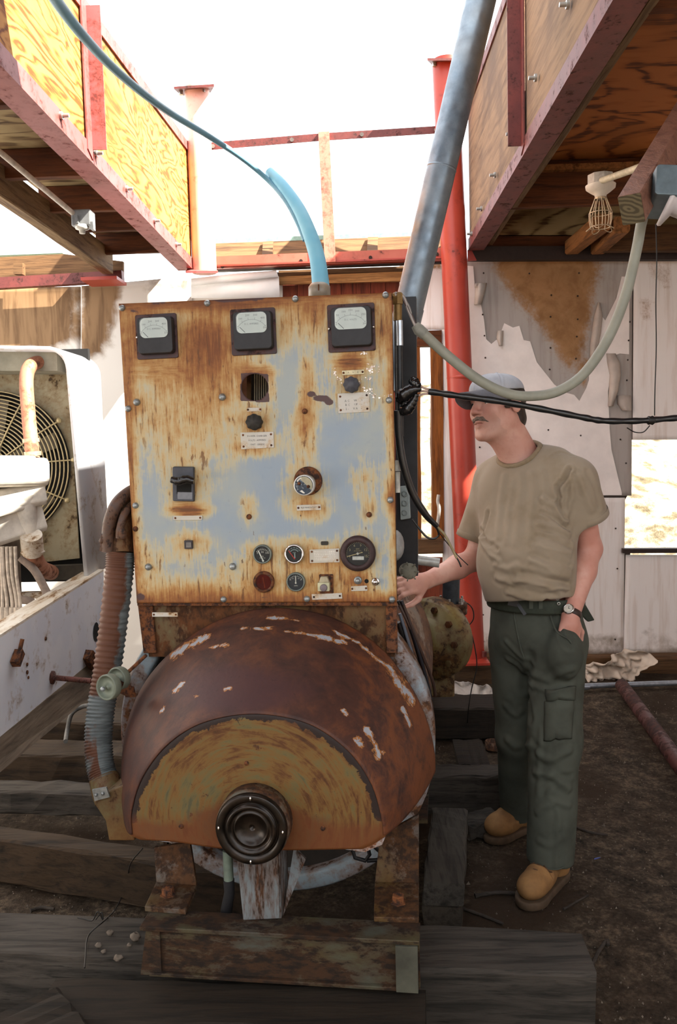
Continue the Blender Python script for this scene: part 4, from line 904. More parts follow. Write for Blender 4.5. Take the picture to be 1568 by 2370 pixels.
# front plate of the hood as a polar sheet about the hub
low = resamp(np.array([(893, 1936), (868, 1952), (840, 1965), (680, 1968), (580, 1968), (500, 1963), (400, 1948), (325, 1944), (303, 1934)], float), 70)
outl = np.concatenate((resamp(front, 150), low[1:-1])); hub = np.array((584.0, 1905.0)); NR = 46
V = []; ef = []
for k in range(NR):
    t = k / (NR - 1); q = hub + (outl - hub) * t
    for (x, y) in q: V.append(L(x, y, YF + (.004 * max(0, t - .97) / .03)))
    ef.append(np.full(len(outl), t))
ef = np.concatenate(ef); V = np.array(V); pxs = PXL(LW(V)); X, Y = pxs[:, 0], pxs[:, 1]
chip = np.clip((ef - .86) / .12, 0, 1) * (Y < 1905)
for cx, cy, r_, v_ in ((350, 1760, 22, .9), (330, 1810, 14, .8), (365, 1730, 14, .8), (320, 1850, 10, .7), (480, 1682, 20, .6), (870, 1790, 12, .7), (640, 1662, 16, .5), (700, 1670, 20, .6)): chip = np.maximum(chip, v_ * np.exp(-((X - cx) ** 2 + (Y - cy) ** 2) / r_ ** 2))
ang = np.arctan2(V[:, 2] - L(*hub, YF)[2], V[:, 0] - L(*hub, YF)[0])
b = NB('ochre_hood_plate', 0.6, 0, 0.4); at = b.attr('rust')
# brush marks run round the hub
hubl = L(*hub, YF); mp = b.mapv((1, 1, 1), (0, 0, 0), (-hubl[0], 0, -hubl[2])); sx = b.sep(mp)
rad = b.math('SQRT', b.math('ADD', b.math('MULTIPLY', sx[0], sx[0]), b.math('MULTIPLY', sx[2], sx[2]))); th = b.math('ARCTAN2', sx[2], sx[0])
cb = b.N.new('ShaderNodeCombineXYZ'); b._in(cb.inputs[0], b.math('MULTIPLY', rad, 70.0)); b._in(cb.inputs[1], b.math('MULTIPLY', th, 2.2))
nb_ = b.noise(1.0, 6, .65, .6, cb.outputs[0]); n = b.noise(9, 6, .65, .5); n2 = b.noise(30, 5, .7)
mixv = b.math('ADD', b.math('MULTIPLY', nb_, .42), b.math('ADD', b.math('MULTIPLY', n, .38), b.math('MULTIPLY', b.noise(3.2, 5, .7), .20)))
base = b.ramp(mixv, (.36, '#2c1708'), (.44, '#4f2f11'), (.50, '#664a21'), (.56, '#5b512f'), (.62, '#474530'))
base = b.mix(b.step(n2, .62, .7), base, '#402410')
base = b.mix(b.step(b.math('ADD', at[0], b.math('MULTIPLY', b.math('SUBTRACT', n2, .5), 1.5)), .55, .65), base, '#1c0f0c')
base = b.mix(b.math('MULTIPLY', b.step(b.math('ADD', at[1], b.math('MULTIPLY', b.math('SUBTRACT', n, .5), .8)), .35, .7), .8), base, '#5c2f12')
b.col(base); b.bump(b.math('ADD', mixv, n2), .25, .002)
low_o = np.clip((Y - 1850) / 70, 0, 1) * .7 + np.exp(-(((X - 584) ** 2 + (Y - 1915) ** 2) / 120 ** 2) ** 2) * .6
mb = MB(); nn_ = len(outl); mb.grid(V, NR, nn_).wrap(NR, nn_)
o = mb.build('hood_front', b.m, G, True, attrs={'rust': np.stack((chip, low_o, ef), 1)}, recalc=False); o['label'] = 'ochre front plate of the hood with dark chipped edge'
for x, y in ((571, 1766), (420, 1912), (660, 1854), (748, 1917)):
    p = L(x, y, YF); m = MB(); m.lathe(p, (0, -1, 0), [(.006, 0), (.006, .003), (0, .005)], 10); m.build('hood_screw', RUSTB, G, True)
m = MB(); m.prism([L(x, y, YF + .005) for x, y in ((325, 1927), (350, 1944), (395, 1950), (392, 1935))], (0, .01, 0)); m.prism([L(x, y, YF + .005) for x, y in ((800, 1966), (845, 1972), (885, 1955), (892, 1938), (840, 1960))], (0, .004, 0)); m.build('bent_lip', weathered('lip_paint', '#8f9aa0', '#7a4a26', '#3a2318', .3, 14), G, True)
# hub: oily bearing cap
OIL = NB('oily_black_iron', 0.28, 0.5, 0.5); n = OIL.noise(25, 5, .6); OIL.col(OIL.ramp(n, (.35, '#0e0c0a'), (.65, '#2a211a'))); OIL.bump(n, .15, .002); OIL = OIL.m
p = L(584, 1915, -.47); p = np.array((p[0], p[1], p[2]))
m = MB(); m.lathe(p + (0, .05, 0), (0, -1, 0), [(.070, 0), (.094, .0), (.094, .045), (.090, .052)], 48); o = m.build('bearing_housing', weathered('housing_paint', '#5c5f58', '#5a3a22', '#2a1d17', .45, 12, .5), G, True)
m = MB(); m.lathe(p, (0, -1, 0), [(.091, -.01), (.091, .012), (.087, .016), (.072, .016), (.069, .008), (.066, .008), (.064, .019), (.056, .021), (.053, .012), (.046, .010), (.044, .014), (.040, .014), (.038, .004), (.010, .002), (.005, .001), (.003, -.006), (0, -.006)], 56); o2 = m.build('bearing_cap', OIL, G, True); o2['label'] = 'round black oily bearing cap'
for k in range(4):
    a = PI / 2 * k + .03; m = MB(); m.ball(p + np.array((.0815 * math.sin(a), -.017, .0815 * math.cos(a))), (.003, .0035, .006), 8, 6); m.build('cap_screw', CHROME, o2, True)
# ---- drum body and end ring
BLUEP = weathered('pale_blue_machine_paint', '#8896a0', '#744c2c', '#3b2619', .36, 7, .55, '#7a888f')
BLUER = weathered('rusty_blue_machine_paint', '#727d82', '#70492a', '#422a1c', .62, 5, .6, '#655d51', streak=(1, .35, 1))
cx, zc = .015, .668; RK = 1.108; RO = .082
m = MB(); m.lathe((cx, 0, zc), (0, 1, 0), [(0.402*RK, 0.02+RO), (0.402*RK, -0.03+RO), (0.41*RK, -0.035+RO), (0.447*RK, -0.035+RO), (0.453*RK, -0.03+RO), (0.453*RK, 0.06+RO), (0.43*RK, 0.07+RO)], 72); m.build('end_ring', BLUEP, G, True)
m = MB(); m.lathe((cx, 0, zc), (0, 1, 0), [(0.0*RK, 0.03+RO), (0.3*RK, 0.03+RO), (0.404*RK, 0.012+RO)], 48); m.build('end_bell', plain('dark_greasy_iron', '#1e1812', .6, 0, .3, 14, .4, .5), G, True)
m = MB(); m.lathe((cx, 0, zc), (0, 1, 0), [(0.43*RK, 0.06+RO), (0.435*RK, 0.07+RO), (0.435*RK, 1.05+RO), (0.42*RK, 1.07+RO), (0*RK, 1.07+RO)], 72); m.build('stator_drum', BLUER, G, True)
p0 = L(853, 1985, -.10); m = MB(); m.tube([L(x, y, -.14) for x, y in ((815, 1962), (822, 1985), (846, 1992), (856, 1978), (850, 1955))], .006, 8); m.tube([L(x, y, -.13) for x, y in ((862, 1955), (884, 1975), (880, 1990), (850, 1992))], .006, 8); m.build('terminal_clip', BLKM, G, True)
# ---- measures of the skid
zt = .350; fl_ = PZ(315, 2157, zt) - GO; frr = PZ(972, 2166, zt) - GO; xa, xb = fl_ @ GX, frr @ GX; yf = (fl_ @ GY + frr @ GY) / 2
bk_ = (PZ(640, 2118, zt) - GO) @ GY; FD = bk_ - yf; zb_ = L(640, 2266, yf + .02)[2]
# ---- pedestal under the bearing
WPNT = weathered('worn_white_paint', '#6b7174', '#4a2d17', '#251910', .3, 10, .6, '#60686c', streak=(3, 3, .6))
yp = (PZ(610, 2131, zt) - GO) @ GY
m = MB(); m.prism([L(547, 1975, yp), L(648, 1975, yp), L(652, 2126, yp), L(563, 2130, yp)], (0, .008, 0)); m.prism([L(648, 1975, yp), L(652, 2126, yp), L(652, 2126, yp) + (0, .10, 0), L(648, 1975, yp) + (0, .10, 0)], (-.007, 0, 0)); m.build('pedestal', WPNT, G, True, bevel=.002)
m = MB(); m.prism([L(652, 2130, yp) + (0, .02, 0), L(666, 2000, yp) + (0, .09, 0), L(695, 2030, yp) + (0, .09, 0)], (.0, .008, 0)); m.build('gusset', WPNT, G, True)
m = MB(); a_ = L(527, 1968, yp + .03); b_ = L(530, 2040, yp + .03); m.cyl(a_, b_, .013, n=14); m.build('drain_fitting', plain('green_grey_paint', '#5d6a60', .6), G, True)
m = MB(); m.tube([b_ + (0, 0, .005), b_ + (.001, 0, -.03), L(524, 2110, yp + .06)], [.015, .014, .016], 12); m.build('drain_hose', plain('black_rubber_hose', '#15161a', .7), G, True)
# ---- feet
def foot(q, top, plate_px, bolt, label):
    """pad corners in pixels (front left, front right, back right, back left) and the plate rising behind it"""
    pad = zt + .014; k = [PZ(x, y, pad) - GO for x, y in q]; k = [np.array((p @ GX, p @ GY, pad)) for p in k]
    m = MB(); m.prism(k, (0, 0, -.014)); yb = (k[2][1] + k[3][1]) / 2
    t0, t1 = L(plate_px[0][0], plate_px[0][1], yb + .02), L(plate_px[1][0], plate_px[1][1], yb + .02)
    m.prism([k[3] - (0, .002, .004), k[2] - (0, .002, .004), t1, t0], (0, .012, 0)); o = m.build('mounting_foot', weathered('foot_paint', '#555f62', '#4b2f15', '#25160a', .45, 8, .6, '#554525'), G, True, bevel=.002); o['label'] = label
    p = PZ(bolt[0], bolt[1], pad + .01) - GO; p = np.array((p @ GX, p @ GY, pad)); m = MB(); m.lathe(p, (0, 0, 1), [(.022, 0), (.022, .003), (.017, .003), (.017, .018), (.014, .021), (0, .021)], 6, smooth=False); m.build('anchor_bolt', RUSTB, o, True)
# ---- skid: front channel, side rails, corner gussets
SKID = weathered('skid_paint', '#45422b', '#35210f', '#160d06', .5, 8, .65, '#434640', streak=(.6, 1, 1.6))
m = MB(); m.box(((xa + xb) / 2, yf + FD / 2, zt - .006), (xb - xa, FD, .012)); m.box(((xa + .05 + xb) / 2, yf + .018, (zt - .013 + zb_) / 2), (xb - xa - .05, .012, zt - .013 - zb_)); m.box(((xa + xb) / 2, yf + .04, zb_ + .005), (xb - xa - .04, .08, .01)); o = m.build('skid_front', SKID, G, True, bevel=.002); o['label'] = 'front cross channel of the skid'
foot([(335, 2098), (430, 2106), (456, 2048), (362, 2040)], .5, [(356, 1962), (440, 1950)], (389, 2062), 'left foot with a square bolt')
foot([(866, 2122), (970, 2125), (970, 2042), (868, 2040)], .56, [(880, 1935), (970, 1885)], (922, 2080), 'right foot with a square bolt')
for xk, nm in ((cx - .425, 'l'), (cx + .425, 'r')):
    m = MB(); m.box((xk, 1.3, (zt + zb_) / 2 - .004), (.012, 2.2, zt - zb_ - .02)); m.box((xk + (-.015 if nm == 'l' else .015), 1.3, zt - .010), (.06, 2.2, .012)); m.build('skid_rail', SKID, G, True)
m = MB(); q = [PZ(330, 2168, zt - .01) - GO, ]; m.prism([(xa + .012, yf + .015, zt - .012), (xa + .052, yf + .005, zt - .012), (xa + .052, yf + .005, zb_), (xa - .005, yf + .005, zb_)], (0, .01, 0)); m.build('skid_gusset', SKID, G, True)
m = MB(); m.box((xb - .032, yf + .0, (zt + zb_) / 2 - .005), (.055, .012, zt - zb_ - .014)); m.build('end_plate', plain('grey_green_steel', '#45463c', .7, 0, .2, 12), G, True, bevel=.001)
# ---- flexible air duct on the left of the hood
HOSE = NB('ribbed_duct_hose', 0.6, 0.1, 0.35); at = HOSE.attr('rust'); n = HOSE.noise(9, 6, .7); n2 = HOSE.noise(1.0, 4, .6, 0, HOSE.mapv((12, 12, 120)))
bs = HOSE.mix(HOSE.step(n2, .4, .62), '#626a6b', '#4a5051')
HOSE.col(HOSE.mix(HOSE.step(HOSE.math('ADD', at[0], HOSE.math('MULTIPLY', HOSE.math('SUBTRACT', n, .5), 1.1)), .45, .6), bs, HOSE.mix(n2, '#442517', '#5b3925'))); HOSE = HOSE.m
pts = spline([L(280, 1278, .03), L(276, 1330, .02), L(262, 1450, -.01), L(247, 1560, -.05), (L(234, 1640, -.08)), L(228, 1710, -.11), L(232, 1770, -.14), L(244, 1812, -.16)], 34)
r0 = np.interp(np.linspace(0, 1, len(pts)), (0, .5, 1), (34 * PPM, 33 * PPM * .97, 33 * PPM * .93)); ribs = np.array([.0016 * (1 if k % 4 in (0, 1) else -1) for k in range(len(pts))])
m = MB(); m.tube(pts, r0 + ribs, 28, False, smooth=True); Vh = m.arr(); pxs = PXL(LW(Vh))
cxl = np.interp(pxs[:, 1], [1278, 1330, 1450, 1560, 1640, 1710, 1770, 1812], [280, 276, 262, 247, 234, 228, 232, 244])
rr_ = np.clip(.75 - (pxs[:, 0] - cxl) / 60, 0, 1) * np.clip((1640 - pxs[:, 1]) / 60, 0, 1) + .45 * (pxs[:, 1] > 1640) * (pxs[:, 0] < cxl)
m.build('duct_hose', HOSE, G, True, attrs={'rust': rr_}, recalc=False)['label'] = 'ribbed flexible duct hose, rusty above and grey below'
CAST = weathered('dark_cast_iron', '#423634', '#5f3d21', '#251b18', .35, 9, .6, '#383435')
el = spline([L(350, 1160, .12), L(318, 1165, .10), L(290, 1190, .07), L(280, 1225, .05), L(279, 1262, .04), L(280, 1284, .03)], 6)
m = MB(); m.tube(el, [.046, .046, .046, .046, .045, .044] + [.043] * (len(el) - 6), 20); m.build('duct_elbow', RUSTO, G, True)
m = MB(); rim = spline([L(335, 1132, .08), L(303, 1138, .05), L(272, 1165, .01), L(255, 1205, .0), L(250, 1245, .0), L(250, 1276, .0)], 6)
m.tube(rim, .020, 12); rim2 = spline([L(335, 1160, .07), L(308, 1168, .045), L(288, 1190, .0), L(278, 1225, -.015), L(277, 1245, -.015)], 6); m.tube(rim2, .012, 10); m.bar(L(246, 1235, .0), L(243, 1275, .0), .022, .03, (0, 1, 0)); m.ball(L(236, 1252, -.01), .010, 8, 6); m.ball(L(284, 1235, -.02), (.012, .012, .02), 10, 7); m.build('elbow_clamp', CAST, G, True)
m = MB(); m.tube([L(241, 1800, -.15), L(249, 1830, -.17), L(256, 1848, -.18), ], [.044, .046, .046], 22); m.build('hose_cuff', RUSTO, G, True)
m = MB(); a_, b_, c_, d_ = [(x, y) for x, y in ((217, 1852), (292, 1800), (303, 1944), (250, 1946))]
m.prism([L(x, y, -.26) for x, y in ((215, 1856), (262, 1826), (290, 1815), (303, 1880), (312, 1946), (252, 1946), (244, 1900))], (0, .16, 0)); m.build('duct_box', RUSTO, G, True, bevel=.004)
m = MB(); m.prism([L(x, y, -.272) for x, y in ((213, 1828), (246, 1822), (254, 1845), (219, 1854))], (0, .006, 0)); o = m.build('clamp_plate', ZINC, G, True)
for x, y in ((222, 1840), (238, 1837)): m = MB(); m.ball(L(x, y, -.275), .005, 8, 5); m.build('screw', ZINC, o, True)
# ---- pair of round discs on a bracket
DISC = plain('grey_green_disc', '#687063', .5, .1, .15, 12)
ax = np.array((-.35, -1, .1)); ax /= np.linalg.norm(ax)
for i, (x, y, yl, r) in enumerate(((251, 1590, -.27, .036), (274, 1571, -.20, .034))):
    q = L(x, y, yl); m = MB(); m.lathe(q, ax, [(0, -.018), (r * .9, -.018), (r, -.012), (r, .008), (r * .94, .012), (r * .84, .008), (r * .80, .0), (r * .2, -.002), (r * .18, .004), (0, .006)], 32); o = m.build('round_disc', DISC, G, True)
    if i == 0: m = MB(); m.ball(q + ax * .010 + np.array((-.009, 0, -.004)), .007, 10, 7); m.build('knob_screw', ZINC, o, True)
m = MB(); m.bar(L(262, 1582, -.23), L(300, 1600, -.18), .02, .03); m.bar(L(298, 1590, -.18), L(303, 1612, -.17), .03, .008, (0, 1, 0)); m.cyl(L(296, 1556, -.18), L(338, 1517, -.10), .0055, n=10); m.build('disc_bracket', RUSTB, G, True)
# ================================================================ engine side behind the panel, seen on the right
m = MB(); m.box((cx - .06, 1.55, .78), (.46, .86, .80)); m.box((cx - .02, 1.5, 1.28), (.40, .8, .25)); m.build('engine_block', plain('black_greasy_iron', '#141210', .6, 0, .3, 10, .4, .4), G, True, bevel=.03)
m = MB(); m.cyl(L(921, 702, .07), L(921, 742, .07), .013, n=12); m.lathe(L(921, 690, .07), (0, 0, 1), [(.012, -.02), (.017, -.018), (.017, .012), (.013, .016), (0, .016)], 6, smooth=False); m.build('brass_fitting', plain('old_brass', '#7d6238', .5, .5, .2), G, True)
m = MB(); m.cyl(L(923, 742, .07), L(928, 1010, .07), .0095, n=12); m.build('riser_pipe', plain('black_pipe', '#26282a', .4, .2, .1), G, True)
m = MB(); m.cyl(L(925, 742, .066), L(926, 800, .066), .010, n=12); m.build('pipe_sleeve', plain('zinc_sleeve', '#c4ccd4', .3, .6), G, True)
m = MB(); m.bar(L(939, 690, .30), L(944, 1330, .30), .07, .05, (0, 1, 0)); m.build('back_frame', BLKM, G, True)
m = MB(); m.prism([L(x, y, .25) for x, y in ((926, 1126), (947, 1124), (951, 1200), (928, 1204))], (0, .03, 0)); o = m.build('switch_plate', plain('blue_grey_plate', '#8f9a9a', .5, 0, .08), G, True, bevel=.003)
m = MB()
for k in range(3): m.lathe(L(937, 1143 + 22 * k, .248), (0, -1, 0), [(.010, 0), (.010, .002), (.007, .002)], 14)
m.build('embossed_ring', plain('blue_grey_ring', '#7d8888', .5), o, True)
m = MB(); m.cyl(L(920, 1090, .10), L(920, 1066, .10), .011, n=12); m.cyl(L(921, 1140, .1), L(921, 1092, .1), .008, n=12); m.build('small_relay', WHT, G, True)
m = MB(); m.ball(L(915, 1262, .2), (.03, .05, .05)); m.build('grey_canister', plain('pale_canister', '#9a9a98', .4), G, True)
m = MB(); pk = L(948, 1322, .16); m.lathe(pk, (.25, -1, .1), [(0, -.05), (.024, -.05), (.026, 0), (.022, .006), (0, .008)], 18)
for k in range(7): a = k * .9; m.bar(pk + (.018 * math.cos(a), -.005, .02 * math.sin(a)), pk + (.030 * math.cos(a), -.012, .03 * math.sin(a)), .004, .004, (0, 1, 0))
m.build('rotary_switch', plain('dusty_grey_switch', '#6d6b5e', .7), G, True)
m = MB(); m.cyl(L(965, 1296, .30), L(1018, 1303, .30), .016, n=16); m.ball(L(965, 1296, .30), .017); m.build('elbow_pipe', plain('aluminium_pipe', '#a9aaa6', .4, .3), G, True)
# loose wires running down the drum's right side
for k, (xa, ya, xb, yb, col_) in enumerate(((925, 1400, 985, 1560, '#4a3a34'), (922, 1390, 975, 1540, '#17171a'), (930, 1390, 990, 1580, '#24242a'), (926, 1420, 980, 1600, '#5c6470'), (934, 1400, 1000, 1570, '#3a2a24'), (922, 1440, 960, 1530, '#101012'))):
    pts = spline([L(xa, ya, .22), L((xa + xb) / 2 + 4 - 2 * k, (ya + yb) / 2 - 8, .24), L(xb, yb, .3), L(xb + 8, yb + 40, .34)], 7)
    m = MB(); m.tube(pts, .0055 if k < 5 else .008, 8); m.build('lead_wire', plain('wire_cover', col_, .5), G, True)
# ================================================================ sleepers and boards on the ground
TB = [wood('sleeper_wood_brown', '#382b1d', '#110b07', 'x', .9, .6), wood('sleeper_wood_grey', '#423d37', '#141210', 'x', .9, .7), wood('sleeper_wood_dark', '#261f17', '#0a0806', 'x', .9, .6)]
TBY = wood('block_wood_grey', '#433f38', '#171311', 'y', .9, .6)
def timber(label, a, b_, w, h, mat, name='timber', cat='timber', group=None, ch=.008, jit=.0025):
    """a, b: centres of the top edge line; the block hangs below it"""
    a = np.array(a, float) - (0, 0, h / 2); b_ = np.array(b_, float) - (0, 0, h / 2)
    m = MB(); m.bar(a, b_, w, h, ch=ch, jit=jit, seg=9); o = m.build(name, mat); return tag(o, label, cat, group or 'timbers lying on the ground')
def cross(label, px0, px1, ytop, z, w, mat, h, dx=0, skew=0):
    """sleeper lying across: far top edge seen at pixel row ytop"""
    a = PZ(px0, ytop, z); b_ = PZ(px1, ytop + skew, z); Yc = (a[1] + b_[1]) / 2 - w / 2
    return timber(label, (a[0], a[1] - w / 2, z), (b_[0], b_[1] - w / 2, z), w, h, mat)
def cross2(label, px0, px1, yb0, yb1, yf0, yf1, z, mat, h, **kw):
    """sleeper lying across, from the pixel rows of the far and near edges of its top"""
    a, b_, c_, d = PZ(px0, yb0, z), PZ(px1, yb1, z), PZ(px1, yf1, z), PZ(px0, yf0, z)
    p, q = (a + d) / 2, (b_ + c_) / 2; wd = (abs(a[1] - d[1]) + abs(b_[1] - c_[1])) / 2
    return timber(label, p, q, wd, h, mat, **kw)
ZS = float(zb_) - .004
cross2('brown sleeper running left from the left foot of the generator', -90, 640, 1898, 2008, 1926, 2040, .17, TB[0], .17)
cross2('thin grey sleeper second behind the left foot', -90, 310, 1802, 1812, 1828, 1838, .17, TB[1], .10)
cross2('brown sleeper crossing beneath the bend of the duct hose', -20, 320, 1708, 1714, 1745, 1752, .17, TB[0], .17)
cross2('short brown sleeper just beneath the white frame rail', 70, 330, 1636, 1640, 1670, 1674, .17, TB[0], .17)
SLG = wood('sleeper_wood_greyed', '#433e38', '#12110e', 'x', .9, .75)
cross2('long weathered front sleeper carrying the skid, frayed at its right end', -90, 1362, 2104, 2158, 2200, 2256, ZS, SLG, ZS + .02, jit=.0035)
_z = ZS - .018
cross2('dark olive-brown sleeper lying against the front of the long one', 100, 985, 2262, 2282, 2352, 2400, _z, TB[2], .15)
timber('low brown timber slanting across the near edge', PZ(-160, 2375, .10), PZ(850, 2540, .10), .15, .10, TB[0])
timber('dark end block in the near left corner', PZ(58, 2318, .21), PZ(150, 2440, .21), .17, .10, TB[2])
cross2('brown sleeper behind the man beside the drum', 960, 1172, 1606, 1606, 1640, 1640, .17, TB[2], .17)
cross2('grey sleeper beside the drum, reaching to the far trouser leg', 960, 1206, 1768, 1768, 1796, 1796, .17, TB[1], .17)
_a = PZ(1042, 1868, .155); _b = PZ(1024, 2036, .155)
timber('upper grey block of the pair beside the right foot', _a, _b + (0, -.02, 0), .135, .075, TBY)
timber('lower dark block of the pair beside the right foot', _a - (.012, 0, .081), _b - (.006, .02, .081), .125, .085, wood('block_wood_dark', '#3f382f', '#1b1713', 'y', .9, .6))
timber('small grey offcut beside the far boot', PZ(1072, 1898, .06), PZ(1150, 1882, .06), .12, .06, TB[1])
timber('thin board standing low behind the grey block pair', PZ(1055, 1740, .05), PZ(1125, 1740, .05), .35, .05, TB[2])
STK = wood('dead_stick', '#3a332d', '#171411', 'x', 2, .5)
def stick(label, pts, r, cat='stick'):
    q = [PZ(x, y, 0) for x, y in pts]; q = [p + (0, 0, gz(p[0], p[1]) + r * .8 + .003) for p in q]
    m = MB(); m.tube(spline(q, 4), [r * (1 - .35 * abs(math.sin(k * 1.7))) for k in range(4 * (len(q) - 1) + 1)], 7); return tag(m.build('stick', STK), label, cat, 'sticks on the dirt')
stick('dark stick on the dirt left of the near boot', [(1100, 2066), (1150, 2060), (1195, 2064)], .009)
stick('thin dark stick in front of the grey block', [(1070, 2094), (1120, 2112), (1165, 2130)], .007)
stick('short twig lying right of the far trouser leg', [(1330, 1908), (1370, 1922), (1408, 1926)], .007)
stick('thin twig beside the heel of the near boot', [(1305, 2098), (1335, 2082), (1362, 2068)], .005)
stick('bent splinter off the end of the cracked sleeper', [(1370, 2225), (1385, 2195), (1405, 2168), (1408, 2178)], .008)
stick('splinter lying on the dirt left of the skid', [(70, 2098), (95, 2090), (125, 2094)], .008)
CAN = weathered('rusty_tin', '#6a5a48', '#5a3a24', '#2c1e16', .6, 14)
q = PZ(1142, 1728, .0); m = MB(); m.lathe(q, (0, 0, 1), [(0, .006), (.034, .006), (.036, .03), (.04, .03), (.04, -.01)], 22); tag(m.build('tin_lid', CAN), 'round rusty tin lid lying on the dirt behind the grey sleeper', 'lid')
q = PZ(1383, 1992, .0); m = MB(); m.prism([q + (-.012, -.004, .006), q + (.012, -.002, .012), q + (.008, .01, .006), q + (-.008, .008, .004)], (0, 0, .002)); tag(m.build('blue_scrap', plain('blue_plastic_scrap', '#3b4f9a', .4)), 'tiny blue scrap on the dirt right of the trouser leg', 'scrap')
SN = ['grey stone, the biggest on the front sleeper left of the skid', 'round stone chip behind the grey stone on the front sleeper', 'stone chip beside the trailing wire on the front sleeper', 'yellowish stone chip nearest the front edge of the sleeper', 'tiny stone chip in the middle of the sleeper left of the skid', 'stone chip touching the foot of the skid gusset']
for i, (x, y, r) in enumerate(((313, 2176, .014), (256, 2163, .009), (228, 2192, .008), (274, 2222, .010), (240, 2205, .006), (300, 2190, .006))):
    q = PZ(x, y, ZS); m = MB(); m.ball(q + (0, 0, r * .7), (r * 1.3, r, r * .8), 7, 5); v = m.v[-1]; v += rng.normal(0, r * .12, v.shape)
    tag(m.build('stone', PEB), SN[i], 'stone', 'stone chips on the front sleeper')
# rusty pipe, conduit and paper by the wall
RP = weathered('rusted_pipe', '#512c2a', '#44251e', '#271615', .5, 8, .6, '#462727')
a_ = PZ(1440, 1606, .0) + (0, 0, .055); b_ = PZ(1700, 1968, .0) + (0, 0, .045)
m = MB(); m.cyl(a_, b_, .040, n=22); tag(m.build('rusty_pipe', RP), 'dark red rusted pipe lying across the dirt on the right', 'pipe')
m = MB(); a_ = PZ(1345, 1588, .03); b_ = PZ(1880, 1570, .03); m.cyl(a_, b_, .017, n=14); m.cyl(a_ + (0, -.012, .0), a_ + (.05, -.012, 0), .02, n=14)
tag(m.build('conduit_pipe', plain('galvanized_conduit', '#8b9098', .4, .6)), 'grey metal conduit lying along the foot of the back wall', 'pipe')
def crumple(name, pts, Y, label, mat, amp, cat='paper', n=46):
    pts = np.array(pts, float); x0, x1, y0, y1 = pts[:, 0].min(), pts[:, 0].max(), pts[:, 1].min(), pts[:, 1].max()
    top = pts[:len(pts) // 2]; bot = pts[len(pts) // 2:][::-1]; V = []
    for i in range(n):
        x = x0 + (x1 - x0) * i / (n - 1)
        yt = np.interp(x, top[:, 0], top[:, 1]); yb = np.interp(x, bot[:, 0], bot[:, 1])
        for j in range(n // 2):
            t = j / (n // 2 - 1); yy = yt + (yb - yt) * t; p = P(x, yy, Y)
            f = abs(mnoise.noise((p[0] * 9, p[2] * 13, 3))) + .6 * abs(mnoise.noise((p[0] * 22, p[2] * 26, 8)))
            V.append(p - np.array((0, .03 + amp * f + .10 * t * t, 0)))
    m = MB(); m.grid(V, n, n // 2); o = m.build(name, mat, solid=.002, recalc=False); return tag(o, label, cat)
crumple('crumpled_paper', [(1346, 1530), (1380, 1522), (1404, 1508), (1440, 1498), (1475, 1497), (1500, 1508), (1500, 1512), (1476, 1530), (1456, 1552), (1440, 1573), (1405, 1574), (1346, 1572)], 5.42, 'torn crumpled cream paper heaped at the foot of the back wall', plain('crumpled_cream_paper', '#c9b9a8', .85, 0, .06, 8), .16)
crumple('cloth_rag', [(1040, 1570), (1070, 1572), (1105, 1577), (1130, 1580), (1150, 1600), (1150, 1606), (1130, 1604), (1105, 1600), (1070, 1596), (1040, 1588)], float(PZ(1090, 1604, .01)[1]) + .02, 'rolled whitish rag on the ground behind the red column base', plain('whitish_rag', '#a8a098', .9, 0, .1, 14), .08, 'rag')
# thin wires
WB = plain('black_wire', '#15120f', .5)
def wire(label, pts, r, mat=WB, name='wire', cat='wire', seg=8, n=8):
    m = MB(); m.tube(spline(pts, seg), r, n); return tag(m.build(name, mat), label, cat)
wire('thin black wire trailing over the front left sleepers', [P(330, 1964, 2.5), PZ(302, 2000, .19), PZ(292, 2050, .03), PZ(270, 2100, .05), PZ(245, 2128, ZS + .012), PZ(205, 2165, ZS + .008), PZ(198, 2215, ZS + .008), PZ(196, 2240, ZS + .006)], .0022)
wire('tangle of thin black wire on the sleeper edge left of the skid', [PZ(222, 2128, ZS + .008), PZ(235, 2112, ZS + .03), PZ(238, 2128, ZS + .012), PZ(226, 2110, ZS + .035), PZ(214, 2130, ZS + .008), PZ(190, 2126, ZS + .008), PZ(180, 2124, ZS + .008)], .002)
wire('grey cable curving up between the left sleepers', [PZ(152, 1716, .2), P(156, 1690, 3.9), P(166, 1652, 3.92), P(190, 1636, 3.95), P(215, 1632, 3.95)], .011, plain('grey_cable', '#5a5a58', .6), 'cable', 'cable')
wire('thin black wire hanging down in front of the red column base', [P(1068, 1387, 4.2), P(1092, 1405, 4.2), P(1097, 1430, 4.2), P(1085, 1448, 4.2), P(1072, 1452, 4.2), P(1075, 1444, 4.2), P(1088, 1455, 4.2), P(1100, 1500, 4.2), P(1104, 1545, 4.2), P(1092, 1596, 4.2), P(1084, 1650, 4.2), PZ(1082, 1700, 0)], .003)
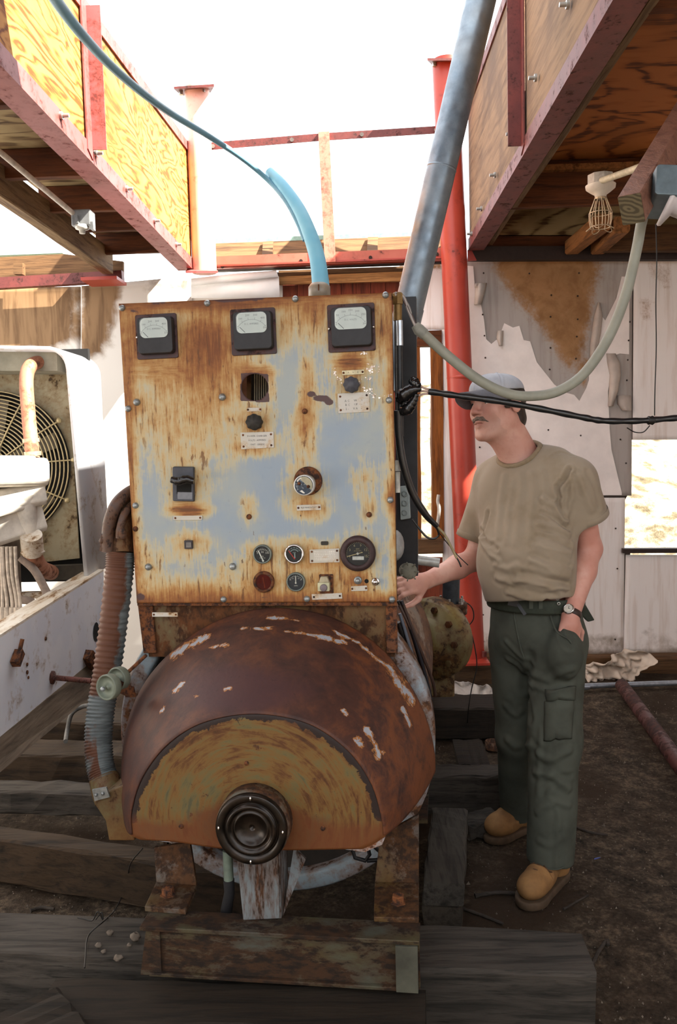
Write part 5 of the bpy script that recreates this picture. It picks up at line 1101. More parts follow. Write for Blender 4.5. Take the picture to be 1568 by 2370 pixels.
# ================================================================ white machine on the left: frame rail, radiator, engine
WM = weathered('chalky_white_paint', '#dcdee2', '#a89684', '#6a5846', .03, 9, .6, '#d2d6de', bump=.12)
WMC = weathered('stained_white_edge', '#d8d0c2', '#a88a64', '#7a5a3c', .22, 6, .6, '#cfc4b2', streak=(3, .6, 3), bump=.12)
XR = -1.267
def R3(px, py, x=XR): return PX(px, py, x)
t = thing('engine_frame', 'white painted frame rail of the engine on the left with a radiator beyond', 'frame', PX(0, 1705, XR))
q1, q2, q3, q4 = R3(-437, 1757), R3(240, 1322), R3(240, 1508), R3(-437, 2065)
zt_ = (q1[2] + q2[2]) / 2; zb2 = (q3[2] + q4[2]) / 2; Y0, Y1 = q1[1], q2[1]
m = MB(); m.prism([(XR, Y0, q1[2]), (XR, Y1, q2[2]), (XR, q3[1], q3[2]), (XR, q4[1], q4[2])], (-.012, 0, 0)); m.build('rail_web', WM, t)
m = MB(); m.prism([(XR, Y0, q1[2]), (XR, Y1, q2[2]), (XR - .085, Y1, q2[2] + .003), (XR - .085, Y0, q1[2] + .003)], (0, 0, .010)); m.build('rail_top_flange', WMC, t)
u1, u2 = R3(-437, 2136, XR + .03), R3(215, 1600, XR + .03)
m = MB(); m.prism([(XR + .002, q4[1], q4[2]), (XR + .002, q3[1], q3[2]), (XR + .05, u2[1], u2[2]), (XR + .05, u1[1], u1[2])], (-.02, 0, -.01)); m.build('rail_bottom_flange', wood('dusty_timber_rail', '#6a5c4c', '#33291f', 'y', .8, .4), t)
for yy in (q4[1] + .3, 4.22): m = MB(); m.box((XR - .50, yy, .29), (.08, .08, .60)); m.build('support_post', BLKM, t)
for x, y, r_ in ((32, 1520, .016), (105, 1478, .008), (62, 1538, .007), (62, 1556, .008), (65, 1568, .006)):
    p = R3(x, y); m = MB(); m.lathe(p, (1, 0, 0), [(r_, 0), (r_, r_ * .5), (0, r_ * .6)], 10); m.build('rivet', RUSTB, t)
p = R3(30, 1520); m = MB(); m.bar(p + (.02, -.03, -.02), p + (.02, .015, .015), .03, .03); m.cyl(p + (.02, .0, .0), p + (.03, .02, .06), .008, n=8); m.build('pipe_cock', RUSTB, t)
p = R3(222, 1462); m = MB(); m.lathe(p + (.002, 0, 0), (1, 0, 0), [(.045, 0), (0, .001)], 22); m.build('rail_hole', DARK, t)
m = MB(); p = R3(200, 1520); m.bar(p + (.01, -.03, .02), p + (.03, .02, -.05), .05, .05); m.build('clamp_bracket', RUSTB, t)
m = MB(); m.cyl(R3(118, 1568) + (.0, 0, 0), P(212, 1576, 3.2), .011, n=12); m.lathe(R3(120, 1568), (1, 0, 0), [(.028, 0), (.028, .008), (0, .012)], 8); m.build('tie_rod', weathered('rusted_rod', '#6a4038', '#5a3428', '#2c1c18', .4, 20), t)
# engine lumps in the sunlight
EN = plain('dusty_white_engine', '#d6d0c4', .7, 0, .12, 14); END = plain('greasy_engine', '#5c5044', .7, 0, .3, 14, .4, .3)
m = MB(); a_ = P(-120, 1095, 3.25); b_ = P(78, 1092, 3.55); m.bar(a_, b_, .26, .12, ch=.02); m.bar(P(-120, 1068, 3.3), P(70, 1068, 3.6), .12, .05, ch=.015); m.build('valve_cover', EN, t, bevel=.01)
m = MB(); m.bar(P(-120, 1180, 3.3), P(88, 1140, 3.55), .2, .10, ch=.02); m.bar(P(-100, 1210, 3.2), P(60, 1165, 3.45), .05, .05, ch=.01); m.build('exhaust_manifold', EN, t, bevel=.008)
m = MB(); m.bar(P(-120, 1245, 3.35), P(75, 1185, 3.6), .26, .16, ch=.02); m.cyl(P(55, 1140, 3.45), P(62, 1240, 3.5), .05, n=16); m.build('cylinder_head', EN, t, bevel=.008)
m = MB(); m.bar(P(-150, 1330, 3.7), P(30, 1330, 3.7), .2, .35, ch=.02); m.build('crankcase', END, t, bevel=.01)
m = MB(); m.cyl(P(72, 1238, 3.45), P(76, 1278, 3.5), .046, n=18); m.lathe(P(76, 1278, 3.5), (0, 0, 1), [(.046, -.005), (.052, 0), (.046, .006)], 18); m.build('water_outlet', WMC, t)
LN = plain('steel_line', '#b5a898', .5, .2, .15)
for k, (x0, x1) in enumerate(((6, 16), (16, 28), (25, 38), (35, 46), (2, 6))):
    m = MB(); m.tube(spline([P(x0, 1265, 3.32), P(x0 + 3, 1330, 3.32), P(x1, 1390, 3.32), P(x1, 1430, 3.32)], 6), .008, 8); m.cyl(P(x1, 1405, 3.32), P(x1, 1440, 3.32), .013, n=8); m.build('injector_line', LN, t)
for pts, r_ in (([(48, 1290), (80, 1320), (105, 1365), (120, 1400)], .018), ([(44, 1388), (70, 1392), (98, 1412)], .018)):
    m = MB(); m.tube(spline([P(x, y, 3.5) for x, y in pts], 6), r_, 12); m.build('hose', plain('dusty_hose', '#8b7c70', .7), t)
m = MB(); m.bar(P(40, 1378, 3.75), P(165, 1374, 3.75), .04, .03); m.build('cross_member', WMC, t)
m = MB(); m.cyl(P(40, 1455, 3.3), P(70, 1425, 3.4), .04, n=14); m.bar(P(-20, 1450, 3.4), P(40, 1440, 3.4), .1, .06); m.build('starter_motor', END, t)
# radiator
t = thing('radiator', 'white radiator housing with a round wire fan guard, behind the left engine', 'radiator', (-1.7, 3.9, PX(205, 1345, -1.30)[2]))
XC = -1.30
s1, s2, s3, s4 = PX(160, 822, XC), PX(216, 845, XC), PX(240, 1335, XC), PX(204, 1350, XC)
yf_, yb_ = 3.72, 4.18; ztop_ = PX(163, 808, XC)[2]; zbot = .98
ang = np.linspace(0, PI / 2, 9); rc = .09
outl = [(XC, zbot)] + [(XC - rc + rc * math.cos(a), ztop_ - rc + rc * math.sin(a)) for a in ang] + [(-2.9, ztop_ + .06)]
V = []
for x, z in outl:
    lean = .11 * (1 - (z - zbot) / (ztop_ - zbot))
    V += [(x, yf_ + lean, z), (x, yb_, z)]
m = MB(); m.grid(V, len(outl), 2); o = m.build('cowl', WM, t, recalc=False); sd = o.modifiers.new('thick', 'SOLIDIFY'); sd.thickness = .018; sd.offset = 0
m = MB(); m.box((-2.1, 4.10, 1.5), (1.56, .03, 1.16)); m.build('core', DARK, t)
yp_ = 4.03
sp = [P(-300, 866, yp_), P(158, 858, yp_), P(184, 1292, yp_), P(92, 1302, yp_), P(-300, 1330, yp_)]
m = MB(); m.prism(sp, (0, .012, 0)); m.build('fan_shroud', weathered('dusty_olive_plate', '#a39a80', '#7d6440', '#4a3c2a', .25, 7, .6, '#8f866c'), t)
m = MB(); m.bar(P(-300, 838, 3.9), P(150, 838, 3.9), .2, .10); m.build('top_tank', plain('grey_tank', '#8f8c7c', .6, 0, .15, 10), t)
gc = P(-12, 1078, 3.98); rg = np.linalg.norm(P(158, 1078, 3.98) - gc); GW = plain('galvanized_guard_wire', '#b9aa82', .45, .4, .1)
m = MB(); m.lathe(gc + (0, .035, 0), (0, -1, 0), [(rg * 1.0, .0), (rg * .6, .002), (0, .002)], 40); m.build('fan_opening', DARK, t)
for k in range(19):
    r = rg * (.10 + .9 * k / 18); a = np.linspace(0, 2 * PI, 73); dy = -.03 * (1 - (r / rg) ** 4)
    m = MB(); m.tube([gc + (r * math.cos(q), dy, r * math.sin(q)) for q in a], .0036, 6, False); m.build('guard_ring', GW, t)
for k in range(12):
    a = 2 * PI * k / 12 + .05; pts = [gc + (rg * f * math.cos(a), -.034 * (1 - f ** 4) - .003, rg * f * math.sin(a)) for f in np.linspace(.1, 1.06, 9)]
    m = MB(); m.tube(pts, .0042, 6); m.build('guard_spoke', GW, t)
    m = MB(); m.ball(gc + (rg * 1.08 * math.cos(a), 0, rg * 1.08 * math.sin(a)), .014, 8, 6); m.build('guard_bolt', GW, t)
FB = plain('fan_blade_steel', '#6b6354', .6, .1)
for k in range(6):
    a = k * PI / 3 + .4; d = np.array((math.cos(a), 0, math.sin(a))); nrm = np.array((-math.sin(a), .45, math.cos(a)))
    m = MB(); m.prism([gc + (0, .02, 0) + d * .05 - nrm * .02, gc + (0, .02, 0) + d * rg * .9 - nrm * .05, gc + (0, .02, 0) + d * rg * .9 + nrm * .05, gc + (0, .02, 0) + d * .05 + nrm * .02], (0, .003, 0)); m.build('fan_blade', FB, t)
RH = weathered('brown_coolant_hose', '#9a6a54', '#8a5238', '#5a3a2c', .3, 8, .65, '#a5745c')
m = MB(); m.tube(spline([P(114, 838, 3.92), P(92, 838, 3.82), P(70, 848, 3.74), P(61, 880, 3.7), P(66, 960, 3.66), P(73, 1030, 3.62), P(76, 1062, 3.6)], 7), .031, 18); m.build('upper_hose', RH, t)
for pts in ([(112, 840, 3.9), (98, 838, 3.84)], [(71, 1015, 3.63), (72, 1024, 3.63)], [(75, 1045, 3.61), (76, 1055, 3.61)]):
    m = MB(); m.cyl(P(*pts[0]), P(*pts[1]), .037, n=18); m.build('hose_clamp', plain('worn_clamp', '#a08c78', .4, .5), t)
m = MB(); m.tube(spline([P(76, 1275, 3.5), P(82, 1296, 3.55), P(96, 1316, 3.65), P(118, 1325, 3.85)], 7), .037, 18); m.build('lower_hose', RH, t)
m = MB(); m.bar(P(100, 1326, 3.95), P(200, 1322, 3.95), .05, .07); m.build('bottom_tank', plain('dark_tank', '#3c362c', .7), t)
# ================================================================ pipes and hoses up in the air
GALV = NB('galvanized_pipe', .32, .85, .5); n = GALV.noise(9, 6, .7); v_ = GALV.vor(26); n2 = GALV.noise(2.2, 3, .5)
GALV.col(GALV.mix(GALV.step(n2, .56, .8), GALV.ramp(n, (.3, '#616d78'), (.7, '#869199')), '#776e63')); GALV.set('Roughness', GALV.math('ADD', GALV.math('MULTIPLY', v_, .25), .28)); GALV.bump(n, .06, .002); GALV = GALV.m
t = thing('exhaust_pipe', 'large galvanized exhaust pipe slanting up out of the roof opening', 'pipe', P(925, 870, 3.05))
m = MB(); a_, b_ = P(1128, -60, 3.02), P(942, 735, 3.05); m.cyl(a_, b_, .0530, n=36); m.build('upper_length', GALV, t)
m = MB(); m.tube([P(948, 712, 3.05), P(934, 770, 3.05), P(916, 850, 3.05), P(905, 905, 3.05)], [.0545, .0545, .052, .05], 30); m.build('lower_length', GALV, t)
m = MB(); q = a_ + (b_ - a_) * .555; d = (b_ - a_) / np.linalg.norm(b_ - a_); m.lathe(q, d, [(.0532, -.004), (.0545, 0), (.0532, .004)], 32); m.build('joint_seam', GALV, t)
BLU = NB('sunfaded_blue_plastic', .45, 0, .4); n = BLU.noise(4, 4, .5); BLU.col(BLU.ramp(n, (.35, '#5fabc9'), (.65, '#92c9dc'))); BLU = BLU.m
BLD = plain('weathered_blue_pipe', '#6f9fb4', .4, 0, .08, 8)
t = thing('blue_plastic_pipe', 'pale blue plastic pipe arching from the panel top to the upper left corner', 'pipe', P(740, 670, 2.75))
pts = spline([P(745, 690, 2.75), P(741, 640, 2.76), P(733, 590, 2.78), P(715, 535, 2.80), P(690, 480, 2.83), P(655, 430, 2.88), P(624, 398, 2.92)], 8)
m = MB(); m.tube(pts, np.interp(np.linspace(0, 1, len(pts)), (0, .4, 1), (.030, .0255, .0165)), 22); m.build('sleeve', BLU, t)
m = MB(); m.tube(spline([P(706, 556, 2.80), P(688, 512, 2.82), P(660, 462, 2.86), P(620, 416, 2.9), P(560, 366, 2.8), P(480, 313, 2.6), P(400, 265, 2.4), P(330, 215, 2.2), P(255, 150, 2.0), P(190, 80, 1.82), P(140, 15, 1.7), P(105, -40, 1.6)], 8), np.interp(np.linspace(0, 1, 89), (0, .35, 1), (.0085, .0085, .0125)), 16); m.build('long_pipe', BLD, t)
m = MB(); m.lathe(P(740, 680, 2.75), (0, 0, 1), [(.030, -.02), (.037, -.018), (.036, .022), (.030, .03), (.026, .034)], 22); o = m.build('coupling', plain('smoky_clear_plastic', '#8f8474', .3, 0, .15, 20), t)
m = MB(); m.bar(P(738, 672, 2.71), P(738, 658, 2.71), .004, .004, (0, 1, 0)); m.build('clip', RUSTB, t)
# ---- grey flexible conduit hanging in a loop
CON = plain('grey_conduit', '#85867a', .5, 0, .06, 20)
t = thing('flexible_conduit', 'grey flexible conduit hanging in a loop from the ceiling box to the panel corner', 'conduit', P(1270, 912, 2.5))
m = MB(); m.tube(spline([P(1494, 490, 2.45), P(1485, 520, 2.45), P(1474, 580, 2.45), P(1450, 680, 2.46), P(1410, 780, 2.47), P(1355, 862, 2.48), P(1300, 902, 2.48), P(1245, 916, 2.48), P(1180, 912, 2.48), P(1110, 880, 2.48), P(1040, 826, 2.48), P(985, 776, 2.48), P(967, 760, 2.48)], 10), .0150, 14); m.build('sheath', CON, t)
m = MB(); m.tube([P(984, 775, 2.48), P(970, 763, 2.48), P(961, 752, 2.48)], [.0165, .018, .013], 12); m.build('taped_end', plain('dusty_grey_tape', '#84857c', .6), t)
for k, col_ in enumerate(('#8f8a86', '#5a4a46', '#a39a94')):
    pts = [P(963 - k, 754, 2.47) + np.array((0, 0, 0)), P(954 + 2 * math.sin(k * 2), 735, 2.47), P(945 + 3 * math.sin(k * 2 + 1.5), 712, 2.47), P(936 + 3 * math.sin(k * 2 + 3), 692, 2.47), P(926 + k, 680, 2.47), P(916, 678 + 2 * k, 2.46)]
    m = MB(); m.tube(spline(pts, 6), .0036, 8); m.build('conductor', plain('conductor', col_, .4, .2), t)
# ---- black cable across, taped splices, cable hanging down
BLK = plain('black_cable_jacket', '#16181a', .28, 0, .15, 30, .6)
t = thing('power_cable', 'thick black power cable slung across in front of the man', 'cable', P(1250, 940, 2.5))
cp = spline([P(992, 906, 2.45), P(1060, 916, 2.46), P(1150, 928, 2.48), P(1250, 946, 2.5), P(1350, 966, 2.52), P(1400, 974, 2.53), P(1480, 974, 2.55), P(1560, 968, 2.57), P(1640, 962, 2.6), P(1800, 935, 2.65), P(2000, 890, 2.7), P(2250, 820, 2.75)], 10)
m = MB(); m.tube(cp, .0095 + .0009 * np.sin(np.arange(len(cp)) * 1.1), 14); m.build('jacket', BLK, t)
for off in ((0, 0, 0), (0, 0, -.006), (.002, 0, .006)):
    m = MB(); m.tube(spline([P(992, 906, 2.45) + np.array(off), P(978, 905, 2.45) + np.array(off) * 1.6, P(963, 908 if off[2] <= 0 else 896, 2.45) + np.array(off) * 2], 5), .0032, 8); m.build('conductor', plain('bare_conductor', '#b0968c', .4), t)
TAPE = plain('black_electrical_tape', '#121315', .22, 0, .2, 40, .6, .5)
for pts, rr_ in (([(975, 900), (955, 903), (935, 915), (923, 930)], (.006, .018, .022, .012)), ([(972, 893), (962, 886), (955, 880)], (.007, .014, .013)), ([(966, 912), (958, 930), (945, 946), (930, 952)], (.006, .012, .018, .014))):
    s_ = spline([P(x, y, 2.43 + .01 * i) for i, (x, y) in enumerate(pts)], 6); m = MB(); m.tube(s_, np.interp(np.linspace(0, 1, len(s_)), np.linspace(0, 1, len(rr_)), rr_) + .0012 * np.sin(np.arange(len(s_)) * 2.3), 12); m.build('taped_splice', TAPE, t)
m = MB(); m.lathe(P(1508, 973, 2.557), (1, .1, 0), [(.0100, -.012), (.014, -.008), (.012, -.002), (.0145, .004), (.0100, .010)], 14); m.tube(spline([P(1505, 985, 2.555), P(1490, 1000, 2.555), P(1470, 1000, 2.555), P(1452, 990, 2.55)], 6), .0018, 6); m.build('wire_tie', WB, t)
t = thing('hanging_cable', 'black cable drooping beside the panel to a bare tan end', 'cable', P(1010, 1215, 2.5))
m = MB(); m.tube(spline([P(921, 950, 2.46), P(924, 1010, 2.47), P(934, 1075, 2.48), P(955, 1140, 2.5), P(985, 1190, 2.52), P(1012, 1218, 2.54)], 8), np.r_[np.full(30, .0115), np.linspace(.0115, .008, 11)], 12); m.build('jacket', BLK, t)
m = MB(); m.tube(spline([P(1010, 1217, 2.54), P(1030, 1238, 2.55), P(1046, 1268, 2.55), P(1058, 1292, 2.55)], 6), .0042, 8); m.build('tan_conductor', plain('tan_insulation', '#8d8060', .6), t)
m = MB(); m.tube(spline([P(1056, 1288, 2.55), P(1063, 1300, 2.55), P(1068, 1312, 2.55)], 5), .0028, 6); m.tube(spline([P(1008, 1220, 2.54), P(1035, 1256, 2.56), P(1060, 1285, 2.56), P(1084, 1308, 2.56)], 6), .0016, 6); m.build('dark_conductor', WB, t)
m = MB(); m.tube(spline([P(1012, 1222, 2.54), P(1016, 1238, 2.55), P(1004, 1247, 2.55), P(985, 1240, 2.55), P(955, 1202, 2.55)], 6), .0034, 8); m.build('loop_lead', BLK, t)
wire('whitish wire end poking up in the narrow wall opening', [P(1013, 1216, 5.3), P(1017, 1180, 5.3), P(1014, 1160, 5.3), P(1016, 1145, 5.3)], .011, plain('white_wire', '#b9b2a8', .5), 'cable_end', 'cable')
wire('thin wire hanging from the ceiling box to the black cable', [P(1519, 518, 2.52), P(1521, 600, 2.53), P(1519, 700, 2.53), P(1520, 800, 2.55), P(1517, 900, 2.55), P(1516, 962, 2.555)], .0018)
# ================================================================ left ceiling: conduit and junction box
t = thing('junction_box', 'grey junction box at the end of a thin conduit under the left roof strip', 'box', P(192, 510, 3.6))
BXM = plain('galvanized_box', '#7d7f80', .4, .5, .15, 20)
m = MB(); m.cyl(P(-80, 285, 3.0), P(172, 496, 3.6), .0115, n=12); m.build('conduit', plain('painted_conduit', '#b3a99c', .5), t)
m = MB(); m.box(P(193, 508, 3.62), (.085, .07, .07)); m.build('body', BXM, t, bevel=.006)
m = MB(); m.lathe(P(190, 524, 3.6), (0, 0, -1), [(.0, -.005), (.028, -.005), (.028, .012), (.014, .016), (.012, .03), (0, .03)], 16); m.build('socket', plain('porcelain_socket', '#b9b6ac', .3), t)
for x, y in ((178, 500), (214, 515)): m = MB(); m.bar(P(x, y, 3.58), P(x + 2, y + 18, 3.58), .012, .03, (0, 1, 0)); m.build('lug', BXM, t)
# ================================================================ right ceiling: lamp holder with a wire cage
PORC = plain('porcelain', '#c9bdac', .35, 0, .05, 20)
t = thing('caged_lamp', 'white porcelain lamp holder with an open wire cage under the right ceiling', 'lamp', P(1391, 440, 3.5))
c1 = P(1391, 432, 3.5); s = 3.5 / FPX
m = MB(); m.lathe(c1 + (0, 0, .0), (0, 0, 1), [(0, .0), (26 * s, 0), (29 * s, 6 * s), (29 * s, 26 * s), (0, 27 * s)], 8, smooth=False); m.build('ceiling_box', plain('white_octagon_box', '#a8a094', .5), t, bevel=.003)
m = MB(); m.lathe(c1, (0, 0, -1), [(33 * s, -3 * s), (32 * s, 4 * s), (22 * s, 12 * s), (13 * s, 18 * s), (12 * s, 26 * s), (0, 26 * s)], 26); m.build('lamp_holder', PORC, t)
CG = plain('cage_wire', '#b09a7c', .4, .5)
m = MB(); m.lathe(c1 - (0, 0, 26 * s), (0, 0, 1), [(12 * s, -2 * s), (14 * s, 0), (12 * s, 3 * s)], 18); m.build('cage_collar', CG, t)
for k in range(10):
    a = 2 * PI * k / 10 + .2; q = lambda r, h: c1 + (r * s * math.cos(a), r * s * math.sin(a), -h * s)
    m = MB(); m.tube([q(12, 24), q(18, 40), q(25, 58), q(24, 75), q(21, 90)], .0022, 6); m.build('cage_wire', CG, t)
for r, h in ((25, 58), (22, 88)):
    m = MB(); m.tube([c1 + (r * s * math.cos(q), r * s * math.sin(q), -h * s) for q in np.linspace(0, 2 * PI, 29)], .0022, 6, False); m.build('cage_hoop', CG, t)
for k in range(5):
    a = 2 * PI * k / 5 + .5; m = MB(); m.tube([c1 + (s * (22 + 9 * math.sin(PI * u)) * math.cos(a + (u - .5) * .9), s * (22 + 9 * math.sin(PI * u)) * math.sin(a + (u - .5) * .9), -s * (88 + 8 * math.sin(PI * u))) for u in np.linspace(0, 1, 9)], .0018, 6); m.build('cage_loop', CG, t)
m = MB(); m.tube([P(1394, 418, 3.45), P(1440, 402, 3.3), P(1490, 384, 3.15)], .0135, 12); m.build('conduit', plain('cream_conduit', '#b9b096', .5), t)
for k, col_ in enumerate(('#d9d4cc', '#8a2f3a', '#2a2624')):
    m = MB(); m.tube(spline([P(1535, 371 + 2 * k, 2.9), P(1548, 366 + 2 * k, 2.9), P(1558, 358 + 3 * k, 2.9), P(1585, 345 + 3 * k, 2.9)], 5), .0045, 8); m.build('lead', plain('lead_cover', col_, .4), t)
# ---- brown painted stick and the grey ceiling box with its lamp base
BRN = wood('brown_painted_wood', '#86604f', '#5b3a2f', 'y', 1.2, .35, .5)
t = thing('wooden_bar', 'brown painted wooden bar hanging end-on from the right ceiling', 'bar', P(1463, 484, 2.3))
m = MB(); m.bar(P(1463, 484, 2.30), P(1625, 205, 2.95), .062, .082, ch=.003, seg=1); m.build('bar', BRN, t)
b = NB('end_grain', .85, 0, .2); n = b.N.new('ShaderNodeTexWave'); n.wave_type = 'RINGS'; n.inputs['Scale'].default_value = 30; n.inputs['Distortion'].default_value = 3; b.nt.links.new(b.tc, n.inputs[0]); b.col(b.ramp(n.outputs[0], (.2, '#463e2e'), (.8, '#645a44')))
d = P(1625, 205, 2.95) - P(1463, 484, 2.30); d /= np.linalg.norm(d); q = P(1463, 484, 2.30)
m = MB(); m.bar(q - d * .003, q - d * .0003, .060, .080, ch=.003); m.build('end_grain', b.m, t)
t = thing('ceiling_box', 'grey metal box with a pale round lamp base beside the wooden bar', 'box', P(1520, 460, 2.5))
GB = plain('blue_grey_box', '#66757c', .45, .3, .1, 25)
qa, qb = P(1513, 475, 2.45), P(1548, 415, 2.3); d = (qb - qa) / np.linalg.norm(qb - qa)
m = MB(); m.bar(qa, qb, .085, .065, (-.3, -1, .2), ch=.006); m.build('body', GB, t, bevel=.003)
m = MB(); m.tube([P(1494, 498, 2.44), P(1500, 486, 2.44)], [.019, .019], 12); m.ball(P(1502, 482, 2.44), .014, 10, 7); m.build('connector', GB, t)
ax = np.array((.85, -.2, -.42)); ax /= np.linalg.norm(ax); q = P(1556, 468, 2.36)
m = MB(); m.lathe(q, ax, [(0, -.012), (.066, -.012), (.069, -.006), (.066, .0), (.034, .012), (.034, .045), (0, .045)], 30); m.build('lamp_base', plain('white_plastic_base', '#c3bcbc', .4, 0, .04), t)
# ================================================================ pump and its flange pipe beside the engine
OLV = weathered('olive_yellow_paint', '#7d6e3f', '#5f4021', '#342518', .34, 7, .6, '#716848')
t = thing('pump', 'olive yellow pump casing with a bolted flange, behind the generator', 'pump', P(1000, 1600, 3.9))
pc = P(1000, 1478, 3.75); ax = np.array((-.62, -.78, .02)); ax /= np.linalg.norm(ax); rp = 96 * 3.75 / FPX
m = MB(); m.lathe(pc, ax, [(0, -.09), (rp * .8, -.09), (rp, -.05), (rp, .02), (rp * .93, .04), (rp * .62, .05), (rp * .58, .09), (rp * .3, .1), (0, .1)], 40); m.build('casing', OLV, t)
ux = np.cross(ax, (0, 0, 1.0)); ux /= np.linalg.norm(ux); uz = np.cross(ux, ax)
for k in range(10):
    a = k * PI / 5; m = MB(); m.lathe(pc + ax * .045 + (ux * math.cos(a) + uz * math.sin(a)) * rp * .80, ax, [(.016, -.01), (.016, .012), (0, .014)], 6, smooth=False); m.build('casing_bolt', RUSTO, t)
m = MB(); m.tube([P(1042, 1500, 3.8), P(1042, 1440, 3.8), P(1044, 1410, 3.8)], [.075, .058, .058], 22); m.build('neck', OLV, t)
m = MB(); m.lathe(P(1044, 1410, 3.8), (0, 0, 1), [(0, -.02), (.075, -.02), (.077, .0), (.072, .003), (.077, .006), (.077, .03), (0, .03)], 28); m.build('flange', weathered('flange_rust', '#5a4a36', '#5a3a24', '#2a1e16', .5, 12), t)
for k in range(6):
    a = k * PI / 3 + .3; q = P(1044, 1402, 3.8) + (.058 * math.cos(a), .058 * math.sin(a), .012); m = MB(); m.lathe(q, (0, 0, 1), [(.012, 0), (.012, .012), (.006, .012), (.006, .03), (0, .03)], 6, smooth=False); m.build('flange_bolt', BOLT, t)
m = MB(); m.cyl(P(1044, 1400, 3.8), P(1046, 1310, 3.8), .040, n=22); m.build('riser', plain('blue_black_pipe', '#39424a', .45, .2, .15), t)
m = MB(); m.box(P(1000, 1575, 3.85), (.2, .16, .12)); m.build('pump_foot', OLV, t, bevel=.01)
